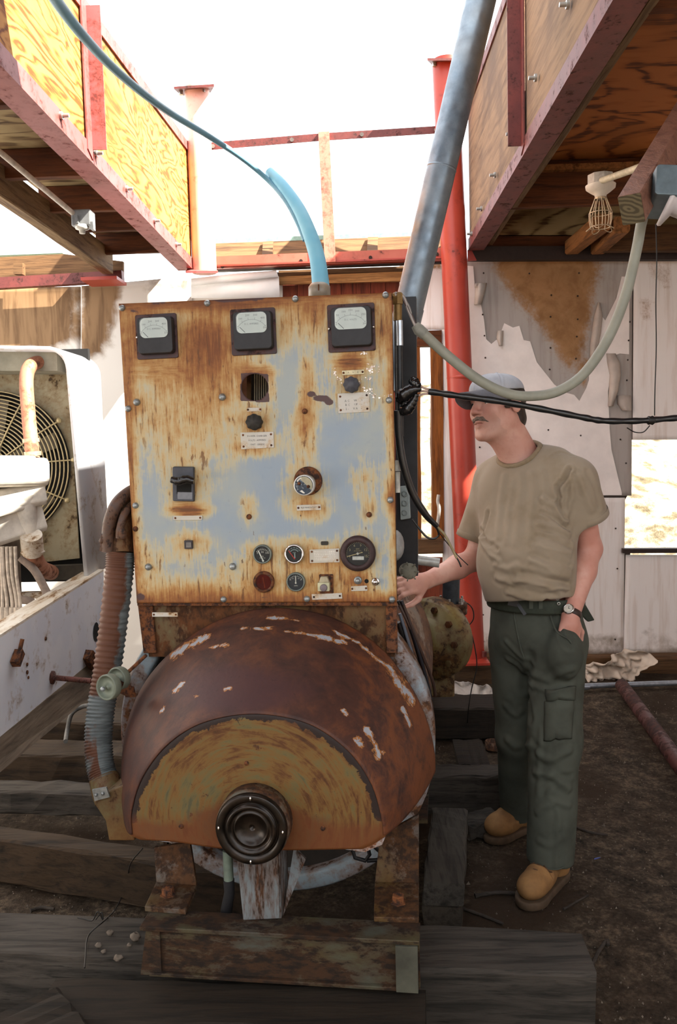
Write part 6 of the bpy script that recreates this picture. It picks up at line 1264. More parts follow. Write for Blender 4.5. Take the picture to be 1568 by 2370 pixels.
# ================================================================ the man: distance-field bodies turned into single surfaces
class Field:
    def __init__(s, lo, hi, h):
        s.lo = np.array(lo, float); s.h = h; s.n = np.ceil((np.array(hi) - s.lo) / h).astype(int) + 1
        s.F = np.full(tuple(s.n), 0.08, np.float32)
    def _blk(s, lo, hi, pad):
        a = np.maximum(np.floor((np.array(lo) - pad - s.lo) / s.h).astype(int), 0); b_ = np.minimum(np.ceil((np.array(hi) + pad - s.lo) / s.h).astype(int) + 1, s.n)
        if np.any(b_ <= a): return None, None
        ax = [s.lo[i] + s.h * np.arange(a[i], b_[i]) for i in range(3)]
        g = np.stack(np.meshgrid(*ax, indexing='ij'), -1).astype(np.float32)
        return tuple(slice(a[i], b_[i]) for i in range(3)), g
    def _put(s, sl, d, k, sub):
        A = s.F[sl]
        if sub:
            d = -d
            if k > 0: q = np.maximum(k - np.abs(A - d), 0) / k; s.F[sl] = np.maximum(A, d) + q * q * k * .25
            else: s.F[sl] = np.maximum(A, d)
        else:
            if k > 0: q = np.maximum(k - np.abs(A - d), 0) / k; s.F[sl] = np.minimum(A, d) - q * q * k * .25
            else: s.F[sl] = np.minimum(A, d)
    def cone(s, a, b_, ra, rb, k=.02, sub=False, flat=None):
        a = np.array(a, float); b_ = np.array(b_, float); r = max(ra, rb)
        sl, g = s._blk(np.minimum(a, b_) - r, np.maximum(a, b_) + r, k + 3 * s.h)
        if sl is None: return s
        ab = b_ - a; t = np.clip(((g - a) @ ab) / (ab @ ab), 0, 1); d = np.linalg.norm(g - a - t[..., None] * ab, axis=-1) - (ra + (rb - ra) * t)
        if flat: d = np.maximum(d, ((g - b_) @ (ab / np.linalg.norm(ab))) - flat[0])
        s._put(sl, d.astype(np.float32), k, sub); return s
    def ell(s, c_, r, R=None, k=.02, sub=False, half=None):
        """half: (normal, offset) keeps the side where n.(p-c) < offset"""
        c_ = np.array(c_, float); r = np.array(r, float); m = r.max()
        sl, g = s._blk(c_ - m, c_ + m, k + 3 * s.h)
        if sl is None: return s
        q0 = g - c_; q = q0 @ np.asarray(R) if R is not None else q0
        k0 = np.linalg.norm(q / r, axis=-1); k1 = np.linalg.norm(q / (r * r), axis=-1) + 1e-9; d = k0 * (k0 - 1) / k1
        if half is not None: d = np.maximum(d, q0 @ np.array(half[0], float) - half[1])
        s._put(sl, d.astype(np.float32), k, sub); return s
    def box(s, c_, hs, R, rad=.01, k=.01, sub=False):
        c_ = np.array(c_, float); hs = np.array(hs, float); m = np.linalg.norm(hs)
        sl, g = s._blk(c_ - m, c_ + m, k + 3 * s.h)
        if sl is None: return s
        q = np.abs((g - c_) @ np.asarray(R)) - hs + rad
        d = np.linalg.norm(np.maximum(q, 0), axis=-1) + np.minimum(q.max(-1), 0) - rad
        s._put(sl, d.astype(np.float32), k, sub); return s
    def plane(s, p, n):
        """cut away the side the normal points to"""
        sl, g = s._blk(s.lo, s.lo + s.h * s.n, 0); n = np.array(n, float); n /= np.linalg.norm(n)
        s.F = np.maximum(s.F, ((g - np.array(p)) @ n).astype(np.float32)); return s
    def mesh(s, smooth=1):
        F = s.F; S = F < 0; nx, ny, nz = F.shape
        cnt = np.zeros((nx - 1, ny - 1, nz - 1), np.int8)
        for i in (0, 1):
            for j in (0, 1):
                for k in (0, 1): cnt += S[i:nx - 1 + i, j:ny - 1 + j, k:nz - 1 + k]
        act = (cnt > 0) & (cnt < 8); idx = np.full(act.shape, -1, np.int64); I = np.argwhere(act); idx[act] = np.arange(len(I))
        acc = np.zeros((len(I), 3)); num = np.zeros(len(I))
        for ax in range(3):
            o1, o2 = [a for a in range(3) if a != ax]
            for u in (0, 1):
                for v in (0, 1):
                    off = np.zeros(3, int); off[o1] = u; off[o2] = v; A = I + off; B = A.copy(); B[:, ax] += 1
                    fa = F[A[:, 0], A[:, 1], A[:, 2]]; fb = F[B[:, 0], B[:, 1], B[:, 2]]; cr = (fa < 0) != (fb < 0)
                    t = np.where(cr, fa / (fa - fb + 1e-12), 0); p = A.astype(float); p[:, ax] += t; acc[cr] += p[cr]; num[cr] += 1
        V = acc / num[:, None]; Q = []
        for ax in range(3):
            o1, o2 = [(1, 2), (2, 0), (0, 1)][ax]
            sa = [slice(None)] * 3; sb = [slice(None)] * 3; sa[ax] = slice(0, -1); sb[ax] = slice(1, None)
            cr = S[tuple(sa)] != S[tuple(sb)]; E = np.argwhere(cr); E = E[(E[:, o1] > 0) & (E[:, o2] > 0) & (E[:, o1] < F.shape[o1] - 1) & (E[:, o2] < F.shape[o2] - 1)]
            ins = S[E[:, 0], E[:, 1], E[:, 2]]; q = []
            for u, v in ((-1, -1), (0, -1), (0, 0), (-1, 0)):
                c_ = E.copy(); c_[:, o1] += u; c_[:, o2] += v; q.append(idx[c_[:, 0], c_[:, 1], c_[:, 2]])
            q = np.stack(q, 1); q[~ins] = q[~ins][:, ::-1]; Q.append(q)
        Q = np.concatenate(Q); V = s.lo + V * s.h
        for _ in range(smooth):
            a = np.zeros_like(V); n = np.zeros(len(V))
            for i in range(4):
                for j in (1, 3):
                    np.add.at(a, Q[:, i], V[Q[:, (i + j) % 4]]); np.add.at(n, Q[:, i], 1)
            V = V * .45 + .55 * a / n[:, None]
        return V, Q
def normals(V, Q):
    n = np.cross(V[Q[:, 2]] - V[Q[:, 0]], V[Q[:, 3]] - V[Q[:, 1]]); N = np.zeros_like(V)
    for i in range(4): np.add.at(N, Q[:, i], n)
    return N / (np.linalg.norm(N, axis=1)[:, None] + 1e-12)
def put(name, VQ, mat, parent, attrs=None):
    V, Q = VQ; m = MB(); m.v = [V]; m.f = [tuple(int(i) for i in q) for q in Q]; m.n = len(V); m.sm = [True] * len(Q); m.fm = [0] * len(Q)
    return m.build(name, mat, parent, attrs=attrs, recalc=False)
def folds(V, Q, lines, base=.0):
    """cloth folds: each line (points, width, depth) makes a soft crease/ridge along a polyline"""
    N = normals(V, Q); D = np.zeros(len(V))
    for pts, wd, dp in lines:
        pts = np.array(pts, float); best = np.full(len(V), 9.0)
        for a, b_ in zip(pts[:-1], pts[1:]):
            ab = b_ - a; t = np.clip(((V - a) @ ab) / (ab @ ab + 1e-9), 0, 1); best = np.minimum(best, np.linalg.norm(V - a - t[:, None] * ab, axis=1))
        D += 1.25 * dp * np.exp(-(best / wd) ** 2) - dp * .8 * np.exp(-((best - wd * 2.0) / wd) ** 2)
    if base:
        D += np.array([base * (mnoise.noise((p[0] * 7, p[1] * 7, p[2] * 4)) + .5 * mnoise.noise((p[0] * 16 + 4, p[1] * 16, p[2] * 9))) for p in V])
    return V + N * D[:, None], Q
def surf(px, py, V):
    """nearest front point of a surface at a pixel"""
    d = ray(px, py); d = d / np.linalg.norm(d); w_ = V - CAM; t = w_ @ d; r = np.linalg.norm(w_ - t[:, None] * d, axis=1); ok = r < .012
    return V[ok][np.argmin(t[ok])] if ok.any() else V[np.argmin(r)]
# ---- joints
M0 = P(1262, 2010, 2.98); man = thing('person', 'man in tan shirt, green cargo trousers and grey cap reaching behind the panel', 'person', (M0[0], M0[1], 0))
neck = P(1212, 1068, 3.02); chest = P(1225, 1185, 2.98); belly = P(1225, 1300, 2.94); pel = P(1240, 1420, 2.98)
shR = P(1146, 1112, 3.12); shL = P(1330, 1112, 2.88)
elR = P(1103, 1293, 3.12); wrR = P(985, 1345, 2.95); haR = P(950, 1352, 2.90)
elL = P(1366, 1270, 2.95); wrL = P(1322, 1425, 2.82); haL = P(1316, 1478, 2.80)
fw = np.array((-.56, -.83, 0)); lf = np.array((.83, -.56, 0)); up = np.array((0, 0, 1.0))
# head frame
th = math.radians(56); hp = math.radians(2); hr = math.radians(8)
hf = np.array((-math.sin(th), -math.cos(th), 0)); hl = np.array((math.cos(th), -math.sin(th), 0))
hf2 = hf * math.cos(hp) + up * math.sin(hp); hu = up * math.cos(hp) - hf * math.sin(hp)
hl2 = hl * math.cos(hr) + hu * math.sin(hr); hu2 = hu * math.cos(hr) - hl * math.sin(hr)
HB = np.stack((hl2, hf2, hu2), 1)                 # columns: left, forward, up
HCN = P(1152, 936, 2.985); HS = 1.02
def H(x, y, z): return HCN + HB @ (np.array((x, y, z)) * HS)
SK = NB('skin', .5, 0, .4); at = SK.attr('tone'); n = SK.noise(40, 4, .6); n2 = SK.noise(9, 3, .5)
skc = SK.mix(SK.step(n2, .4, .65), '#d6ab9b', '#c99686'); skc = SK.mix(SK.math('MULTIPLY', SK.step(n, .45, .7), .25), skc, '#b07766')
skc = SK.mix(at[0], skc, '#a86456'); skc = SK.mix(at[1], skc, '#8d7468'); SK.col(skc); SK.set('Subsurface Weight', .08); SK.set('Subsurface Radius', (.012, .005, .003)); SK.bump(n, .08, .001); SKIN = SK.m
# ---- body: one continuous surface from head to hips, with both arms and hands
bf = Field((-.10 + .26, 2.55, .80), (1.06, 3.36, 1.92), .004)
bf.lo = np.array((P(900, 1350, 2.9)[0] - .02, 2.55, .85)); bf = Field(bf.lo, (P(1420, 1300, 2.9)[0] + .02, 3.34, 1.90), .0037)
bf.ell(H(0, -.012, .030), (.076, .098, .075), HB, 0)
bf.ell(H(0, .028, -.045), (.064, .070, .082), HB, .03)
for sx in (-1, 1):
    bf.cone(H(sx * .053, .0, -.058), H(sx * .022, .070, -.108), .021, .020, .025)
    bf.ell(H(sx * .040, .062, -.030), (.026, .024, .030), HB, .02)
bf.ell(H(0, .082, -.112), (.024, .018, .018), HB, .018)
bf.ell(H(0, .076, -.062), (.030, .022, .026), HB, .02)
for sx in (-1, 1):
    bf.cone(H(sx * .012, .087, .020), H(sx * .050, .068, .018), .011, .010, .012)
    bf.ell(H(sx * .033, .089, .000), (.017, .012, .010), HB, .010, sub=True)
    bf.ell(H(sx * .032, .0715, -.001), (.0135, .0135, .0125), HB, .003)
    bf.cone(H(sx * .020, .085, .0075), H(sx * .046, .074, .005), .0042, .004, .004)
    bf.cone(H(sx * .020, .084, -.009), H(sx * .045, .073, -.009), .004, .004, .006)
bf.cone(H(0, .090, .010), H(0, .113, -.028), .0095, .0120, .012); bf.ell(H(0, .112, -.032), (.013, .012, .010), HB, .006)
for sx in (-1, 1):
    bf.ell(H(sx * .013, .101, -.036), (.010, .012, .008), HB, .006)
    bf.ell(H(sx * .007, .106, -.0435), (.0045, .006, .004), HB, .003, sub=True)
bf.cone(H(-.022, .084, -.066), H(.022, .084, -.066), .0075, .0075, .008); bf.cone(H(0, .094, -.064), H(0, .094, -.0641), .008, .008, .01)
bf.cone(H(-.018, .085, -.080), H(.018, .085, -.080), .0080, .0080, .008); bf.cone(H(0, .093, -.079), H(0, .093, -.0791), .008, .008, .008)
for a_, b_ in ((-.026, 0), (0, .026)):
    bf.cone(H(a_, .101 if abs(a_) < .01 else .088, -.0725), H(b_, .101 if abs(b_) < .01 else .088, -.0725), .0022, .0022, .003, sub=True)
for sx in (-1, 1):
    Re = HB @ np.array(((math.cos(.35 * sx), -math.sin(.35 * sx), 0), (math.sin(.35 * sx), math.cos(.35 * sx), 0), (0, 0, 1)))
    bf.ell(H(sx * .079, -.012, -.012), (.009, .019, .032), Re, .006); bf.ell(H(sx * .087, -.008, -.008), (.006, .011, .019), Re, .004, sub=True)
bf.cone(H(0, -.030, -.07), neck + fw * -.0, .058, .066, .03); bf.cone(H(0, .01, -.09), neck + fw * .03, .045, .055, .04)
bf.ell(chest + up * .02, (.165, .10, .17), np.stack((lf, fw, up), 1), .05); bf.ell(belly, (.15, .12, .15), np.stack((lf, fw, up), 1), .05); bf.ell(pel - up * -.02, (.15, .10, .10), np.stack((lf, fw, up), 1), .05)
for s_ in (shR, shL): bf.cone(neck - up * .05, s_, .055, .055, .05)
bf.cone(shR, elR, .054, .043, .03); bf.cone(shL, elL, .054, .042, .03)
mR = elR * .62 + wrR * .38; bf.cone(elR, mR, .043, .043, .02); bf.cone(mR, wrR, .043, .0285, .02)
mL = elL * .66 + wrL * .34; bf.cone(elL, mL, .042, .043, .02); bf.cone(mL, wrL, .043, .029, .02)
bf.ell(elL + np.array((.018, .03, -.012)), (.022, .024, .026), None, .02); bf.ell(elR + np.array((.012, .02, -.022)), (.022, .022, .022), None, .02)
def hand(wr, dirv, palm, thumb_side, curl, spread=.012):
    """palm plus five bent fingers; palm = direction the palm faces"""
    d = np.array(dirv, float); d /= np.linalg.norm(d); pn = np.array(palm, float); pn -= d * (pn @ d); pn /= np.linalg.norm(pn); sd = np.cross(d, pn) * thumb_side
    R = np.stack((sd, d, pn), 1)
    bf.cone(wr, wr + d * .03, .0275, .030, .015)
    bf.ell(wr + d * .058, (.041, .05, .0165), R, .018); bf.ell(wr + d * .045 + sd * .022 + pn * .008, (.017, .030, .015), R, .012)
    for k, (off, ln) in enumerate(((.029, .072), (.0098, .080), (-.0098, .075), (-.028, .060))):
        p0 = wr + d * .088 + sd * off; a1, a2, a3 = curl[k]
        def dr(a): return d * math.cos(a) + pn * math.sin(a) + sd * (off * spread / .012 * .6)
        p1 = p0 + dr(a1) * ln * .45; p2 = p1 + dr(a1 + a2) * ln * .31; p3 = p2 + dr(a1 + a2 + a3) * ln * .24
        bf.cone(wr + d * .055 + sd * off * .9, p0, .0100, .0098, .008); bf.cone(p0, p1, .0098, .0090, .004); bf.cone(p1, p2, .0090, .0082, .003); bf.cone(p2, p3, .0082, .0070, .003)
    t0 = wr + d * .028 + sd * .026 + pn * .006; t1 = t0 + (d * .55 + sd * .70 + pn * .35) / .96 * .040; t2 = t1 + (d * .80 + sd * .25 + pn * .5) / .98 * .032; t3 = t2 + (d * .85 - sd * .05 + pn * .5) * .024
    bf.cone(t0, t1, .015, .0115, .012); bf.cone(t1, t2, .0115, .0105, .004); bf.cone(t2, t3, .0105, .0085, .003)
hand(wrR, haR - wrR + np.array((-.02, -.02, 0)), (-.35, .75, -.5), 1, [(.5, .7, .5)] * 4)
hand(wrL, haL - wrL + np.array((.0, .0, -.02)), (-.2, .95, 0), 1, [(.15, .25, .15)] * 4)
bV, bQ = bf.mesh(1)
loc = ((bV - HCN) @ HB) / HS
tone = np.zeros((len(bV), 3))
tone[:, 0] = np.clip(.55 * np.exp(-((np.abs(loc[:, 0]) - .042) / .024) ** 2 - ((loc[:, 2] + .03) / .03) ** 2) * (loc[:, 1] > .03) + .7 * np.exp(-(np.linalg.norm((loc - (0, .112, -.03)) / (.018, .02, .02), axis=1)) ** 2) + .9 * np.exp(-((loc[:, 2] + .073) / .011) ** 2 - (loc[:, 0] / .024) ** 2) * (loc[:, 1] > .07) + .35 * np.exp(-((loc[:, 2] + .16) / .05) ** 2), 0, 1)
arm = np.exp(-(np.minimum(np.linalg.norm(bV - elL, axis=1), np.linalg.norm(bV - wrL, axis=1)) / .16) ** 2); tone[:, 0] = np.maximum(tone[:, 0], .5 * arm)  # shade on the left arm is painted in as redder skin
tone[:, 1] = np.clip(np.exp(-((loc[:, 2] + .075) / .04) ** 2) * (loc[:, 1] > .02) * (np.abs(loc[:, 0]) < .06) * .30, 0, 1)
put('body', (bV, bQ), SKIN, man, {'tone': tone})
# eyes
EYE = NB('eye', .15, 0, .5); v_ = EYE.attr('tone'); EYE.col(EYE.ramp(v_[0], (.0, '#d9d0c8'), (.80, '#d9d0c8'), (.83, '#4a5a5e'), (.93, '#3a474a'), (.95, '#0a0a0a'))); EYE = EYE.m
for sx in (-1, 1):
    m = MB(); cc_ = H(sx * .0325, .0755, -.0005); m.ball(cc_, .0118, 24, 20); V = m.arr(); g_ = HB @ np.array((-.15, 1, .05)); g_ /= np.linalg.norm(g_)
    m.build('eye', EYE, man, attrs={'tone': np.clip((V - cc_) @ g_ / .0118, 0, 1)})
# hair, moustache, brows
HAIRM = NB('dark_brown_hair', .6, 0, .4); n = HAIRM.noise(1, 5, .7, 0, HAIRM.mapv((260, 260, 50))); HAIRM.col(HAIRM.ramp(n, (.3, '#14100d'), (.7, '#3a2c22'))); HAIRM.bump(n, .5, .002); HAIRM = HAIRM.m
f = Field(HCN - .17, HCN + .17, .0035)
f.ell(H(0, -.020, .022), (.0805, .098, .080), HB, 0); f.ell(H(0, -.060, -.050), (.060, .052, .055), HB, .02)
f.plane(H(0, 0, .055), HB @ np.array((0, 0, 1.0))); f.plane(H(0, .012, -.02), HB @ np.array((0, .92, -.40)))
for sx in (-1, 1): f.ell(H(sx * .079, -.012, -.022), (.020, .022, .032), HB, .006, sub=True)
for sx in (-1, 1): f.box(H(sx * .0715, .022, -.002), (.006, .012, .026), HB, .004, .008)
put('hair', f.mesh(1), HAIRM, man)
f = Field(HCN - .17, HCN + .17, .0028)
for sx in (-1, 1):
    f.cone(H(sx * .001, .1015, -.0545), H(sx * .019, .0955, -.0575), .0068, .0074, .006); f.cone(H(sx * .019, .0955, -.0575), H(sx * .035, .081, -.070), .0074, .0040, .006)
put('moustache', f.mesh(1), plain('greying_moustache', '#6f6056', .85, 0, .32, 260), man)
f = Field(HCN - .17, HCN + .17, .0028)
for sx in (-1, 1): f.cone(H(sx * .014, .098, .021), H(sx * .048, .080, .022), .0035, .0028, .003)
put('eyebrow', f.mesh(1), HAIRM, man)
# cap
CAPM = NB('washed_grey_cap', .85, 0, .2); n = CAPM.noise(300, 3, .6); n2 = CAPM.noise(10, 4, .5); CAPM.col(CAPM.ramp(n2, (.35, '#8d929b'), (.65, '#b5b9c0'))); CAPM.bump(n, .2, .0008); CAPM = CAPM.m
CAPU = plain('cap_underside', '#5f6066', .85, 0, .05, 60)
f = Field(HCN - .2, HCN + .2, .0035)
f.ell(H(0, -.006, .045), (.085, .105, .064), HB, 0); f.ell(H(0, .035, .055), (.070, .064, .046), HB, .02)
f.plane(H(0, .03, .036), HB @ np.array((0, -.10, -1.0)))
f.ell(H(0, -.012, .030), (.078, .099, .074), HB, .0, sub=True)
cv = f.mesh(2)
seams = [[H(.001 + .088 * math.sin(t) * math.cos(a), -.006 + .107 * math.sin(t) * math.sin(a), .045 + .066 * math.cos(t)) for t in np.linspace(.05, 1.5, 9)] for a in (.5, PI / 2, PI - .5, -.6, -PI / 2, PI + .6)]
cap = put('cap', folds(*cv, [(q, .003, -.0018) for q in seams], .0022), CAPM, man)
m = MB(); m.ball(H(0, -.008, .111), (.007, .007, .004), 10, 6); m.build('cap_button', CAPM, cap)
nu_, nv_ = 29, 11; V = []
for i in range(nu_):
    a = (i / (nu_ - 1) - .5) * 2 * 1.32
    for j in range(nv_):
        t = j / (nv_ - 1); ln = .078 * (math.cos(a / 1.32 * 1.45) ** .45 if abs(a) < 1.31 else 0.02)
        x = .084 * math.sin(a) + .10 * math.sin(a) * t * ln; y = .010 + .086 * math.cos(a) + ln * t * (.35 + .65 * math.cos(a * .7)); z = .041 - .10 * (abs(x) / .085) ** 2 * .42 * (t * .8 + .12) - .10 * t * .10
        V.append(H(x, y, z))
m = MB(); m.grid(V, nu_, nv_); o = m.build('cap_brim', [CAPU], man, recalc=False); sd = o.modifiers.new('thick', 'SOLIDIFY'); sd.thickness = .004; sd.offset = 0
# ---- t-shirt
SH = NB('tan_cotton', .9, 0, .15); n = SH.noise(420, 2, .6); n2 = SH.noise(7, 4, .6); SH.col(SH.mix(SH.step(n2, .42, .68), '#918472', '#857763')); SH.set('Sheen Weight', .15); SH.bump(n, .12, .0006); SHIRT = SH.m
f = Field((P(1060, 1200, 3.2)[0] - .03, 2.60, .96), (P(1420, 1200, 2.9)[0] + .03, 3.36, 1.62), .0052)
TR3 = np.stack((lf, fw, up), 1)
f.ell(chest + up * .035 + fw * .0, (.205, .125, .19), TR3, 0); f.ell(belly + fw * .030 - up * .005, (.178, .150, .20), TR3, .09); f.ell(pel + up * .055 + fw * .012, (.172, .132, .10), TR3, .07)
f.cone(neck - up * .075 - fw * .02, shR + up * .004, .075, .068, .06); f.cone(neck - up * .075 - fw * .02, shL + up * .004, .075, .068, .06)
f.cone(neck + up * .012 - fw * .055, neck * .4 + shL * .6 + up * .03, .055, .060, .05); f.cone(neck + up * .012 - fw * .055, neck * .5 + shR * .5 + up * .01, .05, .06, .05)
hemR = P(1098, 1250, 3.13); hemL = P(1356, 1200, 2.92)
f.cone(shR, hemR, .074, .070, .035, flat=(0.0,)); f.cone(shL, hemL, .075, .082, .035, flat=(0.0,))
f.cone(shR * .25 + hemR * .75, hemR + (hemR - shR) * .4, .056, .060, .004, sub=True); f.cone(shL * .25 + hemL * .75, hemL + (hemL - shL) * .4, .060, .070, .004, sub=True)
f.plane(pel + up * .056, -up * 1.0 + fw * .12 + lf * .14)
# neck opening
cn = P(1204, 1052, 2.99); ca3 = up * .66 + fw * .75; pre = f.F.copy(); f.cone(cn - ca3 * .10, cn + ca3 * .22, .068, .100, .006, sub=True)
sv = f.mesh(2)
def fold_px(V, lines): return [([surf(x, y, V) for x, y in spline(np.array(p, float), 4)], w_, d_) for p, w_, d_ in lines]
fl = fold_px(sv[0], [([(1200, 1092), (1196, 1160), (1190, 1250)], .011, .0022), ([(1226, 1088), (1230, 1180), (1222, 1270)], .010, .0024), ([(1160, 1100), (1150, 1180), (1146, 1240)], .010, .0026), ([(1250, 1080), (1262, 1150), (1268, 1210)], .010, .0022), ([(1182, 1110), (1172, 1180), (1168, 1250)], .009, .0018),
      ([(1318, 1078), (1298, 1112), (1284, 1136), (1300, 1165), (1316, 1200)], .0065, -.0065), ([(1330, 1088), (1306, 1118), (1296, 1150), (1312, 1180)], .006, .003), ([(1318, 1205), (1290, 1170), (1262, 1150)], .009, .0055), ([(1322, 1225), (1290, 1195), (1255, 1178)], .007, -.005), ([(1325, 1240), (1288, 1215), (1250, 1205)], .010, .0055), ([(1328, 1262), (1290, 1245), (1250, 1232)], .008, -.005), ([(1328, 1282), (1285, 1268), (1245, 1255)], .010, .0045),
      ([(1328, 1310), (1285, 1298), (1240, 1280)], .009, -.004), ([(1325, 1335), (1280, 1322), (1235, 1300)], .011, .0045), ([(1322, 1352), (1270, 1342), (1200, 1330)], .009, -.005), ([(1322, 1366), (1268, 1362), (1195, 1350)], .009, .005), ([(1300, 1384), (1250, 1380), (1180, 1368)], .008, -.004), ([(1255, 1398), (1215, 1392), (1170, 1378)], .008, .004),
      ([(1108, 1225), (1122, 1252), (1145, 1268)], .007, -.005), ([(1106, 1245), (1122, 1275), (1148, 1300)], .008, .005), ([(1125, 1185), (1118, 1215), (1112, 1240)], .008, -.004), ([(1140, 1310), (1165, 1318), (1190, 1312)], .009, .004), ([(1142, 1340), (1175, 1352), (1210, 1348)], .009, .0045),
      ([(1345, 1100), (1362, 1140), (1376, 1185)], .010, .0035), ([(1330, 1110), (1328, 1150), (1322, 1190)], .008, .004), ([(1365, 1085), (1385, 1130), (1396, 1175)], .008, -.003), ([(1280, 1050), (1300, 1040), (1330, 1048)], .005, -.0022)])
sV, sQ = folds(*sv, fl, .0028)
put('t_shirt', (sV, sQ), SHIRT, man)
# collar band and sleeve hems
ccol = cn - ca3 * .012; cb3 = fw * .66 - up * .75
ring = []
for k in range(49):
    a = 2 * PI * k / 48; dv = lf * math.cos(a) + cb3 * math.sin(a)
    for h_ in np.linspace(.20, -.09, 59):
        p_ = cn + ca3 * h_ + dv * (.068 + .032 * (h_ + .10) / .32); g_ = np.round((p_ - f.lo) / f.h).astype(int)
        if np.all(g_ >= 0) and np.all(g_ < f.n) and pre[tuple(g_)] < 0: break
    ring.append(p_)
ring = np.array(ring[:-1]); ring = sum(np.roll(ring, k_, 0) for k_ in (-2, -1, 0, 1, 2)) / 5; ring = np.vstack((ring, ring[:1]))
COL = plain('tan_ribbing', '#8a7a62', .9, 0, .06, 120)
m = MB(); m.tube(ring, .0095, 10, False); m.build('collar', COL, man)
for h_, s_, r_, nm in ((hemR, shR, .0715, 0), (hemL, shL, .0830, 1)):
    d = (h_ - s_) / np.linalg.norm(h_ - s_); m = MB(); m.lathe(h_ - d * .004, d, [(r_, -.020), (r_ + .0015, -.016), (r_ + .001, .002), (r_ - .004, .004), (r_ - .006, -.012)], 40); m.build('sleeve_hem', SHIRT, man)
# ---- trousers
TRM = NB('olive_drab_ripstop', .9, 0, .15); n = TRM.noise(300, 2, .6); n2 = TRM.noise(8, 4, .6); TRM.col(TRM.mix(TRM.step(n2, .4, .7), '#4b4f47', '#3f423b')); TRM.bump(n, .12, .0006); TROU = TRM.m
f = Field((P(1130, 1600, 3.2)[0] - .06, 2.55, .03), (P(1400, 1600, 2.9)[0] + .06, 3.45, 1.13), .0055)
kL = P(1285, 1715, 2.86); aL = PZ(1303, 2010, 0) * .66 + PZ(1212, 2098, 0) * .34 + up * .078; hL = P(1290, 1470, 2.92)
kR = P(1200, 1705, 3.08); aR = PZ(1232, 1905, 0) * .68 + PZ(1134, 1945, 0) * .32 + up * .078; hR = P(1192, 1470, 3.06)
f.ell(pel + up * .005, (.166, .126, .15), TR3, 0); f.ell(pel - up * .09 - fw * .015, (.175, .132, .13), TR3, .05)
f.cone(hL - up * .04, kL, .103, .090, .04); f.cone(kL, aL, .090, .084, .04, flat=(0.0,)); f.cone(hR - up * .04, kR, .100, .082, .03); f.ell(P(1308, 1512, 2.80), (.062, .062, .088), None, .035); f.cone(kR, aR, .082, .072, .03, flat=(0.0,))
f.plane(pel + up * .068, up)
f.cone(aL + up * .03, aL - up * .08, .064, .072, .004, sub=True); f.cone(aR + up * .03, aR - up * .08, .056, .062, .004, sub=True)
tv = f.mesh(2)
fl = fold_px(tv[0], [([(1225, 1520), (1215, 1580), (1222, 1660)], .014, -.010), ([(1220, 1560), (1262, 1572), (1330, 1555)], .011, .006), ([(1225, 1585), (1275, 1605), (1335, 1588)], .010, .006), ([(1170, 1530), (1205, 1555), (1225, 1590)], .010, .006), ([(1165, 1490), (1195, 1520), (1225, 1535)], .009, .005), ([(1235, 1745), (1265, 1765), (1325, 1745)], .012, .008), ([(1230, 1790), (1270, 1800), (1325, 1830)], .012, .009), ([(1240, 1850), (1280, 1815), (1328, 1800)], .010, -.006), ([(1235, 1880), (1285, 1862), (1325, 1870)], .010, .005), ([(1245, 1690), (1240, 1760), (1240, 1850)], .010, .004), ([(1165, 1640), (1190, 1660), (1215, 1650)], .010, .006), ([(1172, 1720), (1195, 1735), (1220, 1725)], .012, .008), ([(1298, 1880), (1295, 1950), (1292, 2015)], .008, .004), ([(1240, 1950), (1275, 1965), (1310, 1945)], .010, .004), ([(1290, 1430), (1300, 1470), (1328, 1500)], .007, -.006)])
fl = [(p, w_, d_ * .55) for p, w_, d_ in fl]
tV, tQ = folds(*tv, fl, .0045)
put('trousers', (tV, tQ), TROU, man)
# cargo pocket with its flap on the near thigh
def patch(name, quad, mat, parent, lift, n=14, VV=None):
    (a, b_, c_, d) = [np.array(p, float) for p in quad]; V = []
    for i in range(n):
        for j in range(n):
            u, v = i / (n - 1), j / (n - 1); e = min(u, 1 - u, v, 1 - v)
            p = (a * (1 - u) + b_ * u) * (1 - v) + (d * (1 - u) + c_ * u) * v
            s_ = surf(*p, tV if VV is None else VV); V.append(s_ - ray(*p) * (lift * (min(1, e * 7) if lift > .004 else 1) + .001))
    m = MB(); m.grid(V, n, n); o = m.build(name, mat, parent, recalc=False); sd = o.modifiers.new('thick', 'SOLIDIFY'); sd.thickness = .004; sd.offset = 0; sm = o.modifiers.new('soft', 'SMOOTH'); sm.iterations = 6; sm.factor = .5; return o
patch('cargo_pocket', [(1252, 1622), (1340, 1618), (1334, 1715), (1250, 1722)], TROU, man, .016)
patch('pocket_flap', [(1253, 1592), (1344, 1588), (1342, 1624), (1256, 1628)], TROU, man, .021)
m = MB(); hem = [surf(x, y, tV) for x, y in ((1226, 2004), (1240, 2012), (1258, 2018), (1278, 2020), (1298, 2018), (1312, 2012))]
m.tube(spline([h - _f * .002 for h in hem], 5), .0025, 6); m.build('hem_stitch', TROU, man)
m = MB(); m.tube(spline([surf(x, y, tV) - _f * .003 for x, y in ((1278, 1412), (1280, 1432), (1290, 1455), (1308, 1474), (1328, 1482))], 6), .004, 8); m.build('pocket_seam', TROU, man)
m = MB(); m.tube(spline([surf(x, y, tV) - _f * .002 for x, y in ((1182, 1412), (1188, 1450), (1198, 1500), (1212, 1530))], 6), .003, 8); m.build('fly_seam', TROU, man)
